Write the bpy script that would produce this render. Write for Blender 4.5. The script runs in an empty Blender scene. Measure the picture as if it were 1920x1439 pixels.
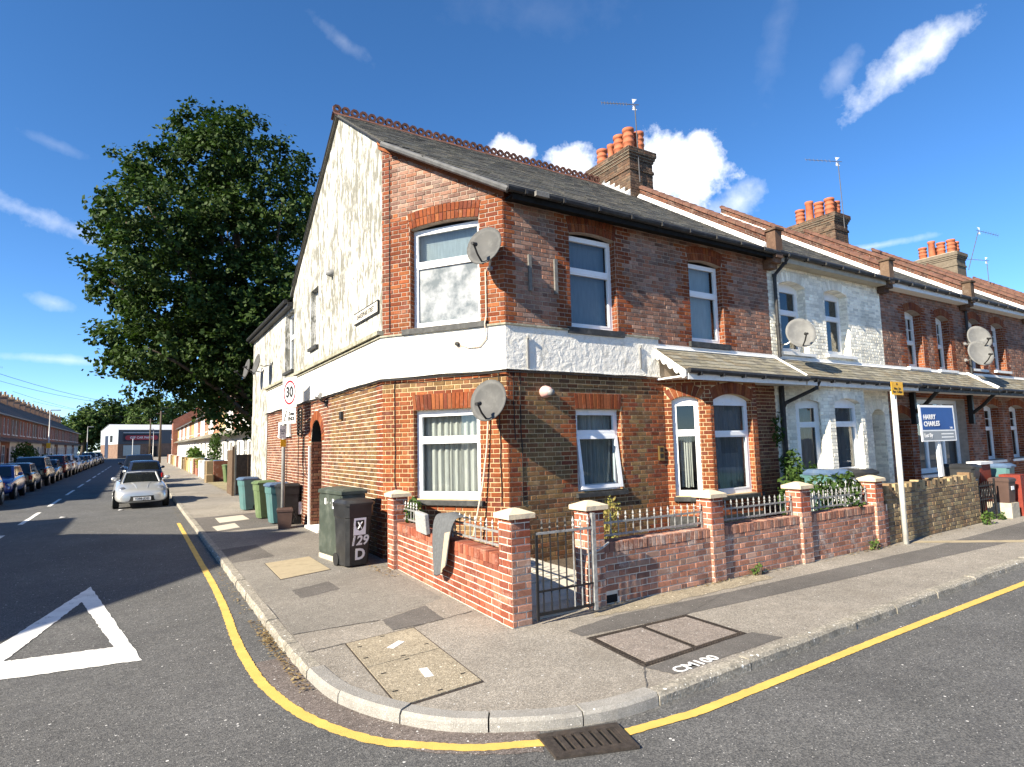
import bpy, math, random
from mathutils import Vector, Matrix, noise as mnoise
random.seed(7)
SC = bpy.context.scene
COL = SC.collection
R2 = math.radians
PI = math.pi

# ---------------------------------------------------------------- camera
CAM_H = 1.95
YAW, PITCH, ROLL, FPX = R2(31.902), R2(5.688), R2(-1.373), 1127.2
c_f = Vector((math.sin(YAW)*math.cos(PITCH), math.cos(YAW)*math.cos(PITCH), math.sin(PITCH)))
_r = Vector((math.cos(YAW), -math.sin(YAW), 0)); _u = _r.cross(c_f)
c_r = _r*math.cos(ROLL)+_u*math.sin(ROLL); c_u = -_r*math.sin(ROLL)+_u*math.cos(ROLL)
cam_d = bpy.data.cameras.new('camera'); cam = bpy.data.objects.new('camera', cam_d); COL.objects.link(cam)
M = Matrix((c_r, c_u, -c_f)).transposed().to_4x4(); M.translation = (0, 0, CAM_H); cam.matrix_world = M
cam_d.sensor_fit = 'HORIZONTAL'; cam_d.sensor_width = 36.0; cam_d.lens = FPX/1920*36.0
cam_d.clip_start = 0.05; cam_d.clip_end = 6000
SC.camera = cam
SC.render.resolution_x = 1024; SC.render.resolution_y = 767

# ---------------------------------------------------------------- sky and sun
TO_SUN = Vector((-1.0, -0.18, 0.62)).normalized()
SUN_EL = math.asin(TO_SUN.z); SUN_ROT = math.atan2(TO_SUN.x, TO_SUN.y)
world = bpy.data.worlds.new('World'); SC.world = world; world.use_nodes = True
wn = world.node_tree.nodes; wl = world.node_tree.links; wn.clear()

def wnode(t, **kw):
    n = wn.new(t)
    for k, v in kw.items(): setattr(n, k, v)
    return n
def wmath(op, a, b=None, clamp=False):
    n = wnode('ShaderNodeMath', operation=op, use_clamp=clamp)
    for i, x in enumerate((a, b)):
        if x is None: continue
        if isinstance(x, (int, float)): n.inputs[i].default_value = x
        else: wl.new(x, n.inputs[i])
    return n.outputs[0]
def wdot(vec_out, v):
    n = wnode('ShaderNodeVectorMath', operation='DOT_PRODUCT'); wl.new(vec_out, n.inputs[0]); n.inputs[1].default_value = v
    return n.outputs['Value']

sky = wnode('ShaderNodeTexSky', sky_type='NISHITA', sun_disc=False, sun_elevation=SUN_EL, sun_rotation=SUN_ROT,
            altitude=0.0, air_density=0.62, dust_density=0.0, ozone_density=3.0)
SKY_STRENGTH = 0.097
tc = wnode('ShaderNodeTexCoord')
wdir = tc.outputs['Generated']
n1 = wnode('ShaderNodeTexNoise'); n1.inputs['Scale'].default_value = 9.0; n1.inputs['Detail'].default_value = 9.0; n1.inputs['Roughness'].default_value = 0.62
wl.new(wdir, n1.inputs['Vector'])
n2 = wnode('ShaderNodeTexNoise'); n2.inputs['Scale'].default_value = 34.0; n2.inputs['Detail'].default_value = 6.0; n2.inputs['Roughness'].default_value = 0.6
wl.new(wdir, n2.inputs['Vector'])
n_mix = wmath('ADD', wmath('MULTIPLY', n1.outputs['Fac'], 0.6), wmath('MULTIPLY', n2.outputs['Fac'], 0.4))

def pix_dir(px, py):
    return (c_r*((px-960)/FPX) - c_u*((py-719.5)/FPX) + c_f).normalized()
# (pixel centre, half width px, half height px, turn deg, density, hardness)
CLOUDS = [(1268, 318, 92, 66, 25, 1.15, 3.2), (1075, 305, 60, 34, 0, 1.1, 3.2), (958, 282, 46, 28, 8, 1.1, 3.2), (1385, 378, 75, 30, -12, .62, 1.6),
          (1715, 112, 130, 30, -27, .85, 1.9), (1575, 140, 36, 20, -50, .3, 1.2), (640, 75, 55, 16, 30, .24, 1.0), (60, 400, 130, 22, 14, .55, 1.4),
          (100, 270, 50, 10, 12, .2, 1.0), (100, 568, 28, 12, 15, .4, 1.3), (1455, 70, 24, 110, 15, .12, .8), (1640, 462, 90, 7, -2, .5, 1.5),
          (120, 675, 130, 8, 1, .42, 1.3), (1000, 20, 160, 40, 8, .08, .8)]
# more of the same little clouds in the part of the sky behind the photographer
for _i in range(5):
    CLOUDS.append(None)
cl_sum = None
rs = random.Random(3)
for cdef in CLOUDS:
    if cdef is None:
        az = rs.uniform(R2(110), R2(300)); el = rs.uniform(R2(8), R2(45))
        c = Vector((math.sin(az)*math.cos(el), math.cos(az)*math.cos(el), math.sin(el)))
        hw, hh, turn, dens, hard = rs.uniform(.06, .16), rs.uniform(.03, .07), rs.uniform(-20, 20), rs.uniform(.5, 1.1), rs.uniform(1.4, 3)
    else:
        c = pix_dir(cdef[0], cdef[1]); hw, hh = cdef[2]/FPX, cdef[3]/FPX; turn, dens, hard = cdef[4], cdef[5], cdef[6]
    rr = c.cross(Vector((0, 0, 1))).normalized(); uu = rr.cross(c)
    a = R2(-turn); r2 = rr*math.cos(a)+uu*math.sin(a); u2 = -rr*math.sin(a)+uu*math.cos(a)
    da = wmath('DIVIDE', wdot(wdir, r2), hw); db = wmath('DIVIDE', wdot(wdir, u2), hh)
    r = wmath('SQRT', wmath('ADD', wmath('MULTIPLY', da, da), wmath('MULTIPLY', db, db)))
    m = wmath('SUBTRACT', 1.0, r)
    m = wmath('ADD', m, wmath('MULTIPLY', wmath('SUBTRACT', n_mix, 0.52), 3.6))
    m = wmath('MULTIPLY', m, hard*.5, True)
    front = wmath('GREATER_THAN', wdot(wdir, c), 0.5)
    m = wmath('MULTIPLY', wmath('MULTIPLY', m, dens), front)
    cl_sum = m if cl_sum is None else wmath('MAXIMUM', cl_sum, m)
cl_sum = wmath('MINIMUM', cl_sum, 1.0)
hs = wnode('ShaderNodeHueSaturation'); hs.inputs['Saturation'].default_value = 1.19; hs.inputs['Value'].default_value = 1.0
wl.new(sky.outputs[0], hs.inputs['Color'])
cmix = wnode('ShaderNodeMixRGB'); wl.new(cl_sum, cmix.inputs[0]); wl.new(hs.outputs[0], cmix.inputs[1])
cmix.inputs[2].default_value = (5.6, 5.75, 6.0, 1)
bg = wnode('ShaderNodeBackground'); bg.inputs['Strength'].default_value = SKY_STRENGTH
wl.new(cmix.outputs[0], bg.inputs['Color'])
wo = wnode('ShaderNodeOutputWorld'); wl.new(bg.outputs[0], wo.inputs['Surface'])

sun_d = bpy.data.lights.new('sun', 'SUN'); sun_d.energy = 5.0; sun_d.angle = R2(0.53); sun_d.color = (1.0, 0.90, 0.73)
sun = bpy.data.objects.new('sun', sun_d); COL.objects.link(sun); sun.location = (-60, -20, 60)
sun.rotation_euler = TO_SUN.to_track_quat('Z', 'Y').to_euler()

vs = SC.view_settings
SC.display_settings.display_device = 'sRGB'
vs.view_transform = 'Standard'; vs.look = 'None'; vs.exposure = 1.43; vs.gamma = 1.0; vs.use_curve_mapping = False
SC.cycles.max_bounces = 8; SC.cycles.transparent_max_bounces = 12
SC.cycles.use_denoising = True
world.cycles.sampling_method = 'MANUAL'; world.cycles.sample_map_resolution = 512

# ---------------------------------------------------------------- helpers
Z3 = Vector((0, 0, 1))
WM = {}
def V(*a): return Vector(a)
def wm_of(o): return WM.get(o.name, Matrix.Identity(4)) if o else Matrix.Identity(4)
def tag(o, label=None, cat=None, group=None, kind=None):
    if label: o['label'] = label
    if cat: o['category'] = cat
    if group: o['group'] = group
    if kind: o['kind'] = kind
    return o
def empty(name, loc, rz=0, label=None, cat=None, group=None, rx=0, ry=0):
    o = bpy.data.objects.new(name, None); COL.objects.link(o); o.empty_display_size = .2
    o.location = loc; o.rotation_euler = (rx, ry, rz)
    WM[o.name] = Matrix.Translation(Vector(loc)) @ o.rotation_euler.to_matrix().to_4x4()
    return tag(o, label, cat, group)
def link_mesh(name, me, parent=None, local=None):
    o = bpy.data.objects.new(name, me); COL.objects.link(o)
    if parent: o.parent = parent
    if local is not None: o.matrix_local = local
    WM[o.name] = wm_of(parent) @ (local if local is not None else Matrix.Identity(4))
    return o

class Fr:
    """wall frame: p(u, s, w): u along, s up, w out"""
    def __init__(s, O, U, S=None):
        s.O = Vector(O); s.U = Vector(U).normalized(); s.S = Vector(S).normalized() if S is not None else Z3.copy(); s.N = s.U.cross(s.S).normalized()
    def p(s, u, z, w=0.0): return s.O + s.U*u + s.S*z + s.N*w
    def mat(s, u=0, z=0, w=0):
        m = Matrix((s.U, s.S, s.N)).transposed().to_4x4(); m.translation = s.p(u, z, w); return m
WORLD = Fr((0, 0, 0), (1, 0, 0))       # u = x, s = z, w = -y

class MB:
    def __init__(s): s.v = []; s.f = []; s.m = []
    def poly(s, pts, mi=0):
        n = len(s.v); s.v += [tuple(p) for p in pts]; s.f.append(tuple(range(n, n+len(pts)))); s.m.append(mi)
    def geo(s, vs_, fs, mi=0):
        n = len(s.v); s.v += [tuple(p) for p in vs_]
        for f in fs: s.f.append(tuple(i+n for i in f)); s.m.append(mi)
    def hexa(s, p, mi=0):
        s.geo(p, [(0, 3, 2, 1), (4, 5, 6, 7), (0, 1, 5, 4), (1, 2, 6, 5), (2, 3, 7, 6), (3, 0, 4, 7)], mi)
    def box(s, x0, y0, z0, x1, y1, z1, mi=0, M=None):
        p = [V(x0, y0, z0), V(x1, y0, z0), V(x1, y1, z0), V(x0, y1, z0), V(x0, y0, z1), V(x1, y0, z1), V(x1, y1, z1), V(x0, y1, z1)]
        if M is not None: p = [M @ q for q in p]
        s.hexa(p, mi)
    def fbox(s, fr, u0, u1, z0, z1, w0, w1, mi=0):
        s.hexa([fr.p(u0, z0, w1), fr.p(u1, z0, w1), fr.p(u1, z0, w0), fr.p(u0, z0, w0), fr.p(u0, z1, w1), fr.p(u1, z1, w1), fr.p(u1, z1, w0), fr.p(u0, z1, w0)], mi)
    def bevbox(s, x0, y0, z0, x1, y1, z1, b=.01, mi=0, M=None):
        # box with bevelled vertical and top edges
        ring = [(x0+b, y0), (x1-b, y0), (x1, y0+b), (x1, y1-b), (x1-b, y1), (x0+b, y1), (x0, y1-b), (x0, y0+b)]
        ins = [(x0+2*b, y0+b), (x1-2*b, y0+b), (x1-b, y0+2*b), (x1-b, y1-2*b), (x1-2*b, y1-b), (x0+2*b, y1-b), (x0+b, y1-2*b), (x0+b, y0+2*b)]
        pts = [V(x, y, z0) for x, y in ring]+[V(x, y, z1-b) for x, y in ring]+[V(x, y, z1) for x, y in ins]
        if M is not None: pts = [M @ q for q in pts]
        fs = [tuple(range(7, -1, -1)), tuple(range(16, 24))]
        for i in range(8):
            j = (i+1) % 8; fs += [(i, j, j+8, i+8), (i+8, j+8, j+16, i+16)]
        s.geo(pts, fs, mi)
    def tube(s, p0, p1, r0, r1=None, seg=8, mi=0, caps=True):
        s.path([p0, p1], [r0, r0 if r1 is None else r1], seg, mi, caps)
    def path(s, pts, r, seg=6, mi=0, caps=True):
        pts = [Vector(p) for p in pts]; k = len(pts); rs_ = r if isinstance(r, (list, tuple)) else [r]*k
        n0 = len(s.v); prev = None
        for i, p in enumerate(pts):
            d = (pts[min(i+1, k-1)]-pts[max(i-1, 0)]).normalized()
            if prev is None:
                a = d.cross(Z3) if abs(d.z) < .95 else d.cross(V(1, 0, 0))
            else: a = prev - d*prev.dot(d)
            a.normalize(); prev = a; b = d.cross(a)
            for j in range(seg):
                t = 2*PI*j/seg; s.v.append(tuple(p+(a*math.cos(t)+b*math.sin(t))*rs_[i]))
        for i in range(k-1):
            for j in range(seg):
                a0 = n0+i*seg+j; a1 = n0+i*seg+(j+1) % seg
                s.f.append((a0, a1, a1+seg, a0+seg)); s.m.append(mi)
        if caps:
            s.f.append(tuple(n0+j for j in range(seg-1, -1, -1))); s.m.append(mi)
            s.f.append(tuple(n0+(k-1)*seg+j for j in range(seg))); s.m.append(mi)
    def lathe(s, prof, seg=16, M=None, mi=0):
        n0 = len(s.v)
        for r, z in prof:
            for j in range(seg):
                t = 2*PI*j/seg; p = V(r*math.cos(t), r*math.sin(t), z); s.v.append(tuple(M @ p if M is not None else p))
        for i in range(len(prof)-1):
            for j in range(seg):
                a0 = n0+i*seg+j; a1 = n0+i*seg+(j+1) % seg
                s.f.append((a0, a1, a1+seg, a0+seg)); s.m.append(mi)
    def loft(s, rings, mi=0, closed=True, caps=True):
        n0 = len(s.v); k = len(rings[0])
        for r in rings: s.v += [tuple(p) for p in r]
        for i in range(len(rings)-1):
            for j in range(k if closed else k-1):
                a0 = n0+i*k+j; a1 = n0+i*k+(j+1) % k
                s.f.append((a0, a1, a1+k, a0+k)); s.m.append(mi)
        if caps and closed:
            s.f.append(tuple(n0+j for j in range(k-1, -1, -1))); s.m.append(mi)
            s.f.append(tuple(n0+(len(rings)-1)*k+j for j in range(k))); s.m.append(mi)
    def strip(s, a, b, mi=0):
        for i in range(len(a)-1): s.poly([a[i], a[i+1], b[i+1], b[i]], mi)
    def build(s, name, mats, parent=None, smooth=False, local=False, kind=None):
        me = bpy.data.meshes.new(name)
        vv = s.v
        if parent is not None and not local:
            iv = wm_of(parent).inverted(); vv = [tuple(iv @ Vector(p)) for p in s.v]
        me.from_pydata(vv, [], s.f)
        if not isinstance(mats, (list, tuple)): mats = [mats]
        for m_ in mats: me.materials.append(m_)
        if len(mats) > 1: me.polygons.foreach_set('material_index', s.m)
        if smooth: me.polygons.foreach_set('use_smooth', [True]*len(s.f))
        me.update()
        o = link_mesh(name, me, parent)
        if kind: o['kind'] = kind
        return o

def smooth_by_angle(o, deg=35):
    me = o.data
    me.polygons.foreach_set('use_smooth', [True]*len(me.polygons))
    try: me.set_sharp_from_angle(angle=R2(deg))
    except Exception: pass
    return o

def text(s_, size, mat_, frame_m, parent, name='lettering', align='CENTER', depth=.001, shear=0, bold=0, sx=1.0):
    cu = bpy.data.curves.new('txt', 'FONT'); cu.body = s_; cu.size = size; cu.align_x = align; cu.align_y = 'CENTER'; cu.extrude = depth; cu.resolution_u = 3; cu.shear = shear; cu.offset = bold
    to = bpy.data.objects.new('txt', cu); COL.objects.link(to)
    dg = bpy.context.evaluated_depsgraph_get()
    me = bpy.data.meshes.new_from_object(to.evaluated_get(dg))
    bpy.data.objects.remove(to); bpy.data.curves.remove(cu)
    if sx != 1.0: me.transform(Matrix.Diagonal((sx, 1, 1, 1)))
    me.materials.clear(); me.materials.append(mat_); me.name = name
    return link_mesh(name, me, parent, wm_of(parent).inverted() @ frame_m)

def proj(p):
    d = Vector(p)-Vector((0, 0, CAM_H)); z = d.dot(c_f)
    if z < .1: return None
    return (960+FPX*d.dot(c_r)/z, 719.5-FPX*d.dot(c_u)/z)
def seen_area(q):
    P = [proj(p) for p in q]
    if any(x is None for x in P): return 0
    cx = sum(p[0] for p in P)/len(P); cy = sum(p[1] for p in P)/len(P)
    if not (0 <= cx <= 1920 and 0 <= cy <= 1439): return 0
    a = 0
    for i in range(len(P)):
        x0, y0 = P[i]; x1, y1 = P[(i+1) % len(P)]; a += x0*y1-x1*y0
    return max(0, -a/2)

class Pieces:
    """alike pieces of one thing: the largest in view become parts of their own, the rest one joined part"""
    def __init__(s, host, name, mats, rest, limit=300, minarea=60, smooth=False):
        s.host, s.name, s.mats, s.rest, s.limit, s.minarea = host, name, mats, rest, limit, minarea; s.it = []; s.cache = {}
    def add(s, M, vs_, fs, quad, mi=0, key=None, vis=True):
        a = seen_area([M @ Vector(q) for q in quad]) if vis else 0
        s.it.append((a, M, vs_, fs, mi, key))
    def finish(s):
        order = sorted(range(len(s.it)), key=lambda i: -s.it[i][0])
        top = [i for i in order if s.it[i][0] >= s.minarea][:s.limit]; ts = set(top)
        iv = wm_of(s.host).inverted()
        for i in top:
            a, M, vs_, fs, mi, key = s.it[i]
            k = (key, mi) if key else None
            me = s.cache.get(k) if k else None
            if me is None:
                me = bpy.data.meshes.new(s.name); me.from_pydata([tuple(p) for p in vs_], [], fs); me.materials.append(s.mats[mi]); me.update()
                if k: s.cache[k] = me
            link_mesh(s.name, me, s.host, iv @ M)
        mb = MB()
        for i in range(len(s.it)):
            if i in ts: continue
            a, M, vs_, fs, mi, key = s.it[i]; mb.geo([M @ Vector(p) for p in vs_], fs, mi)
        if mb.v: return mb.build(s.rest, s.mats, s.host, kind='stuff')
# ---------------------------------------------------------------- materials
class NB:
    def __init__(s, name):
        s.m = bpy.data.materials.new(name); s.m.use_nodes = True; s.t = s.m.node_tree; s.t.nodes.clear()
        s.out = s.t.nodes.new('ShaderNodeOutputMaterial')
        s.geo = s.t.nodes.new('ShaderNodeNewGeometry')
        s.pos = s.geo.outputs['Position']
    def n(s, t, **kw):
        x = s.t.nodes.new(t)
        for k, v in kw.items(): setattr(x, k, v)
        return x
    def put(s, sock, v):
        if v is None: return
        if isinstance(v, bpy.types.NodeSocket): s.t.links.new(v, sock)
        elif isinstance(v, (tuple, list)) and len(v) == 3 and sock.type == 'RGBA': sock.default_value = (*v, 1)
        else: sock.default_value = v
    def math(s, op, a, b=None, c=None, clamp=False):
        x = s.n('ShaderNodeMath', operation=op, use_clamp=clamp)
        for i, v in enumerate((a, b, c)): s.put(x.inputs[i], v)
        return x.outputs[0]
    def noise(s, scale, detail=3, rough=.55, stretch=None, vec=None, dist=0):
        x = s.n('ShaderNodeTexNoise'); x.inputs['Scale'].default_value = scale; x.inputs['Detail'].default_value = detail; x.inputs['Roughness'].default_value = rough; x.inputs['Distortion'].default_value = dist
        v = vec or s.pos
        if stretch:
            mp = s.n('ShaderNodeVectorMath', operation='MULTIPLY'); s.put(mp.inputs[0], v); mp.inputs[1].default_value = stretch; v = mp.outputs[0]
        s.put(x.inputs['Vector'], v); return x.outputs['Fac']
    def vor(s, scale, feature='F1', rand=1.0, vec=None):
        x = s.n('ShaderNodeTexVoronoi', feature=feature); x.inputs['Scale'].default_value = scale; x.inputs['Randomness'].default_value = rand; s.put(x.inputs['Vector'], vec or s.pos); return x
    def ramp(s, fac, stops, interp='LINEAR'):
        x = s.n('ShaderNodeValToRGB'); x.color_ramp.interpolation = interp; e = x.color_ramp.elements
        while len(e) < len(stops): e.new(.5)
        for i, (p, c) in enumerate(stops):
            e[i].position = p; c = (c, c, c) if isinstance(c, (int, float)) else c; e[i].color = (*c, 1)
        s.put(x.inputs[0], fac); return x.outputs[0]
    def mix(s, fac, a, b, mode='MIX'):
        x = s.n('ShaderNodeMixRGB', blend_type=mode); s.put(x.inputs[0], fac); s.put(x.inputs[1], a); s.put(x.inputs[2], b); return x.outputs[0]
    def step(s, v, lo, hi):
        x = s.n('ShaderNodeMapRange', clamp=True); s.put(x.inputs[0], v); x.inputs[1].default_value = lo; x.inputs[2].default_value = hi; return x.outputs[0]
    def bump(s, h, strength=.3, dist=.01):
        x = s.n('ShaderNodeBump'); x.inputs['Strength'].default_value = strength; x.inputs['Distance'].default_value = dist; s.put(x.inputs['Height'], h); return x.outputs[0]
    def bsdf(s, col, rough=.8, metal=0, nor=None, spec=.35, **kw):
        b = s.n('ShaderNodeBsdfPrincipled'); s.put(b.inputs['Base Color'], col); s.put(b.inputs['Roughness'], rough); s.put(b.inputs['Metallic'], metal)
        s.put(b.inputs['Specular IOR Level'], spec)
        if nor is not None: s.put(b.inputs['Normal'], nor)
        for k, v in kw.items(): s.put(b.inputs[k.replace('_', ' ')], v)
        s.t.links.new(b.outputs[0], s.out.inputs['Surface']); s.b = b; return s.m

def plain(name, col, rough=.6, metal=0, var=.12, scale=6, bump=.0, bscale=60, spec=.35, dirt=None, **kw):
    nb = NB(name); f = nb.noise(scale, 4)
    lo = tuple(c*(1-var) for c in col); hi = tuple(min(1, c*(1+var)) for c in col)
    c = nb.ramp(f, [(.3, lo), (.7, hi)])
    if dirt:
        d = nb.step(nb.noise(dirt[1], 6, .65), .5, .72); c = nb.mix(nb.math('MULTIPLY', d, dirt[2] if len(dirt) > 2 else .6), c, dirt[0])
    nor = nb.bump(nb.noise(bscale, 4), bump, .01) if bump else None
    return nb.bsdf(c, rough, metal, nor, spec, **kw)

def brick_mat(name, pal, pale=.12, palecol=(.55, .48, .40), dark=.3, rough=.9, bump=.5, grime=.35):
    nb = NB(name)
    oi = nb.n('ShaderNodeObjectInfo')
    r = nb.math('FRACT', nb.math('ADD', nb.geo.outputs['Random Per Island'], nb.math('MULTIPLY', oi.outputs['Random'], 7.31)))
    k = len(pal); c = nb.ramp(r, [(i/k, p) for i, p in enumerate(pal)], 'CONSTANT')
    r2 = nb.math('FRACT', nb.math('MULTIPLY', r, 17.17))
    c = nb.mix(1.0, c, nb.ramp(r2, [(0, .78), (1, 1.18)]), 'MULTIPLY')
    f = nb.noise(28, 5, .6); c = nb.mix(1.0, c, nb.ramp(f, [(.25, 1-dark), (.7, 1.12)]), 'MULTIPLY')
    big = nb.noise(1.3, 4, .6); c = nb.mix(1.0, c, nb.ramp(big, [(.3, .8), (.7, 1.12)]), 'MULTIPLY')
    p = nb.step(nb.math('ADD', nb.noise(3.5, 5, .7), nb.math('MULTIPLY', nb.noise(60, 2), .25)), .68, .86)
    c = nb.mix(nb.math('MULTIPLY', p, pale*4, clamp=True), c, palecol)
    g = nb.step(nb.math('ADD', nb.math('MULTIPLY', nb.noise(1.1, 6, .68), .7), nb.math('MULTIPLY', nb.noise(17, 4, .6), .3)), .50, .66)
    c = nb.mix(nb.math('MULTIPLY', g, grime), c, nb.mix(1.0, c, (.42, .40, .38), 'MULTIPLY'))
    return nb.bsdf(c, rough, 0, nb.bump(nb.noise(95, 4, .65), bump, .006), .25)

RED = brick_mat('red_rubbed_brick', [(0.236, 0.065, 0.022), (0.210, 0.054, 0.017), (0.267, 0.085, 0.029), (0.185, 0.046, 0.017), (0.225, 0.070, 0.028), (0.153, 0.040, 0.020)], .03)
STOCK = brick_mat('yellow_stock_brick', [(0.190, 0.110, 0.044), (0.219, 0.135, 0.059), (0.150, 0.081, 0.035), (0.121, 0.063, 0.033), (0.207, 0.115, 0.050), (0.173, 0.075, 0.033)], .05, grime=.55)
UPPER = brick_mat('plum_brick', [(0.280, 0.151, 0.106), (0.235, 0.125, 0.090), (0.335, 0.198, 0.145), (0.178, 0.099, 0.076), (0.301, 0.139, 0.088), (0.246, 0.164, 0.133)], .14, (.36, .29, .25), grime=.75)
QUOIN = brick_mat('dark_red_quoin_brick', [(0.208, 0.060, 0.028), (0.160, 0.048, 0.028), (0.240, 0.068, 0.028), (0.120, 0.044, 0.028)], .04)
SIDEB = brick_mat('side_brown_red_brick', [(0.190, 0.071, 0.040), (0.161, 0.056, 0.034), (0.219, 0.094, 0.056), (0.127, 0.047, 0.031), (0.202, 0.101, 0.056)], .07)
GARDEN = brick_mat('garden_wall_brick', [(0.302, 0.095, 0.051), (0.259, 0.071, 0.039), (0.331, 0.124, 0.075), (0.216, 0.063, 0.039), (0.288, 0.108, 0.070)], .10, (.62, .50, .40))
GARDENF = brick_mat('weathered_garden_wall_brick', [(0.401, 0.182, 0.119), (0.337, 0.154, 0.101), (0.454, 0.230, 0.157), (0.259, 0.134, 0.101), (0.376, 0.230, 0.172)], .22, (.46, .41, .37), grime=.3)
OLDST = brick_mat('mossy_stock_brick', [(0.285, 0.209, 0.114), (0.228, 0.162, 0.090), (0.332, 0.257, 0.142), (0.171, 0.123, 0.076), (0.266, 0.171, 0.095)], .10, (.48, .45, .36))
CHIMB = brick_mat('sooty_chimney_brick', [(0.112, 0.067, 0.045), (0.089, 0.053, 0.037), (0.140, 0.078, 0.048), (0.061, 0.042, 0.031), (0.134, 0.089, 0.059)], .05)
WBRICK = brick_mat('white_painted_brick', [(0.840, 0.799, 0.680), (0.820, 0.780, 0.658), (0.860, 0.819, 0.698)], .02, (.6, .6, .58), .10, .6, .25, grime=.1)
DARKB = brick_mat('dark_red_brick', [(0.120, 0.049, 0.030), (0.099, 0.040, 0.026), (0.146, 0.060, 0.036), (0.078, 0.035, 0.026)], .04)
REDP = brick_mat('red_painted_brick', [(0.191, 0.034, 0.017), (0.173, 0.028, 0.017)], .02, (.5, .3, .2), .15, .6, .25)

def mortar_mat(name, col): return plain(name, col, .95, 0, .18, 9, .5, 120, .1)
MORT_Y = mortar_mat('yellow_mortar', (.52, .38, .22))
MORT_G = mortar_mat('grey_mortar', (.30, .25, .21))
MORT_W = mortar_mat('pale_mortar', (.66, .58, .48))
MORT_D = mortar_mat('sooty_mortar', (.15, .125, .095))

def render_mat(name, base, stain, amt, stretch=(3, 3, .55), sc=2.2, lo=.47, hi=.66, bump=.35):
    nb = NB(name)
    f = nb.math('ADD', nb.math('MULTIPLY', nb.noise(sc, 7, .68, stretch, dist=.5), .6), nb.math('MULTIPLY', nb.noise(3.2, 6, .7, (2.2, 2.2, 1)), .4))
    d = nb.math('MULTIPLY', nb.step(f, lo, hi), amt)
    c = nb.mix(d, base, stain)
    c = nb.mix(1.0, c, nb.ramp(nb.noise(45, 3), [(.3, .93), (.7, 1.03)]), 'MULTIPLY')
    h = nb.math('ADD', nb.math('ADD', nb.noise(14, 5, .6), nb.math('MULTIPLY', nb.noise(5, 3, .5, dist=1.2), 1.6)), nb.math('MULTIPLY', nb.noise(70, 3), .3))
    return nb.bsdf(c, .92, 0, nb.bump(h, bump, .022), .2)
def gable_mat():
    nb = NB('stained_white_render')
    big = nb.noise(.75, 4, .6); fine = nb.noise(1.0, 6, .72, (8.5, 8.5, 3.2), dist=.4); mid = nb.noise(1.0, 4, .6, (3.2, 3.2, 1.1))
    f = nb.math('ADD', nb.math('ADD', nb.math('MULTIPLY', fine, .62), nb.math('MULTIPLY', mid, .26)), nb.math('MULTIPLY', big, .12))
    d = nb.step(f, .465, .54); d2 = nb.step(fine, .60, .72)
    c = nb.mix(nb.math('MULTIPLY', d, .85), (.50, .49, .45), (.125, .122, .098)); c = nb.mix(nb.math('MULTIPLY', d2, .6), c, (.085, .085, .055))
    return nb.bsdf(c, .92, 0, nb.bump(nb.math('ADD', nb.noise(14, 5, .6), nb.math('MULTIPLY', fine, 1.2)), .6, .02), .15)
GABLE_R = gable_mat()
BAND_R = render_mat('cracked_white_render', (.76, .73, .66), (.22, .20, .14), .55, (2, 2, 1.0), 2.4, .53, .68, .8)
WHITE_R = render_mat('white_render', (.84, .83, .79), (.5, .48, .42), .3, (2, 2, .6), 1.2, .56, .85, .25)
CREAM_R = render_mat('cream_render', (.72, .64, .46), (.4, .35, .25), .4)
LEDGE = render_mat('mossy_ledge_render', (.36, .34, .27), (.14, .14, .09), .8, (1, 1, 1), 6, .42, .6)
CONC = render_mat('weathered_concrete', (.43, .39, .31), (.20, .18, .13), .5, (1, 1, 1), 5, .46, .7, .5)
CAPST = render_mat('cast_stone', (.58, .48, .34), (.30, .26, .18), .35, (1, 1, 1), 7, .52, .75, .25)
SILLD = plain('dark_painted_sill', (.035, .036, .036), .6, 0, .3, 14, .3, 50, dirt=((.12, .12, .11), 9, .5))
SILLW = plain('white_painted_sill', (.72, .72, .70), .6, 0, .08, 10)

def slate_mat(name, cols, moss=.3):
    nb = NB(name); oi = nb.n('ShaderNodeObjectInfo')
    r = nb.math('FRACT', nb.math('ADD', nb.geo.outputs['Random Per Island'], nb.math('MULTIPLY', oi.outputs['Random'], 5.3)))
    c = nb.ramp(r, [(i/len(cols), x) for i, x in enumerate(cols)], 'CONSTANT')
    c = nb.mix(1.0, c, nb.ramp(nb.noise(24, 5, .65), [(.3, .7), (.7, 1.2)]), 'MULTIPLY')
    m = nb.step(nb.noise(5, 6, .7), .5, .7); c = nb.mix(nb.math('MULTIPLY', m, moss), c, (.17, .16, .075))
    m2 = nb.step(nb.noise(11, 6, .75), .62, .75); c = nb.mix(nb.math('MULTIPLY', m2, .4), c, (.34, .34, .29))
    return nb.bsdf(c, .75, 0, nb.bump(nb.noise(60, 4), .35, .006), .3)
SLATE = slate_mat('old_slate', [(.085, .082, .073), (.10, .097, .085), (.07, .068, .064), (.12, .112, .095), (.09, .092, .087)])
SLATE2 = slate_mat('weathered_canopy_slate', [(.19, .175, .135), (.23, .21, .16), (.15, .14, .115), (.25, .235, .19), (.20, .17, .12)], .35)
TERRA = plain('terracotta', (.125, .06, .042), .8, 0, .35, 5, .3, 40, dirt=((.12, .09, .06), 7, .6))
TERRAD = plain('sooty_terracotta', (.13, .055, .038), .85, 0, .35, 8, .3, 40, dirt=((.05, .045, .04), 7, .6))
POT = plain('clay_pot', (.36, .11, .05), .75, 0, .25, 6, .2, 40, dirt=((.16, .10, .07), 5, .5))
LEADW = plain('white_flashing', (.80, .79, .76), .7, 0, .1, 6, .2, 30, dirt=((.4, .38, .33), 6, .4))
LEAD = plain('lead_grey', (.22, .22, .215), .6, .2, .2, 8, .2, 30)
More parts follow.
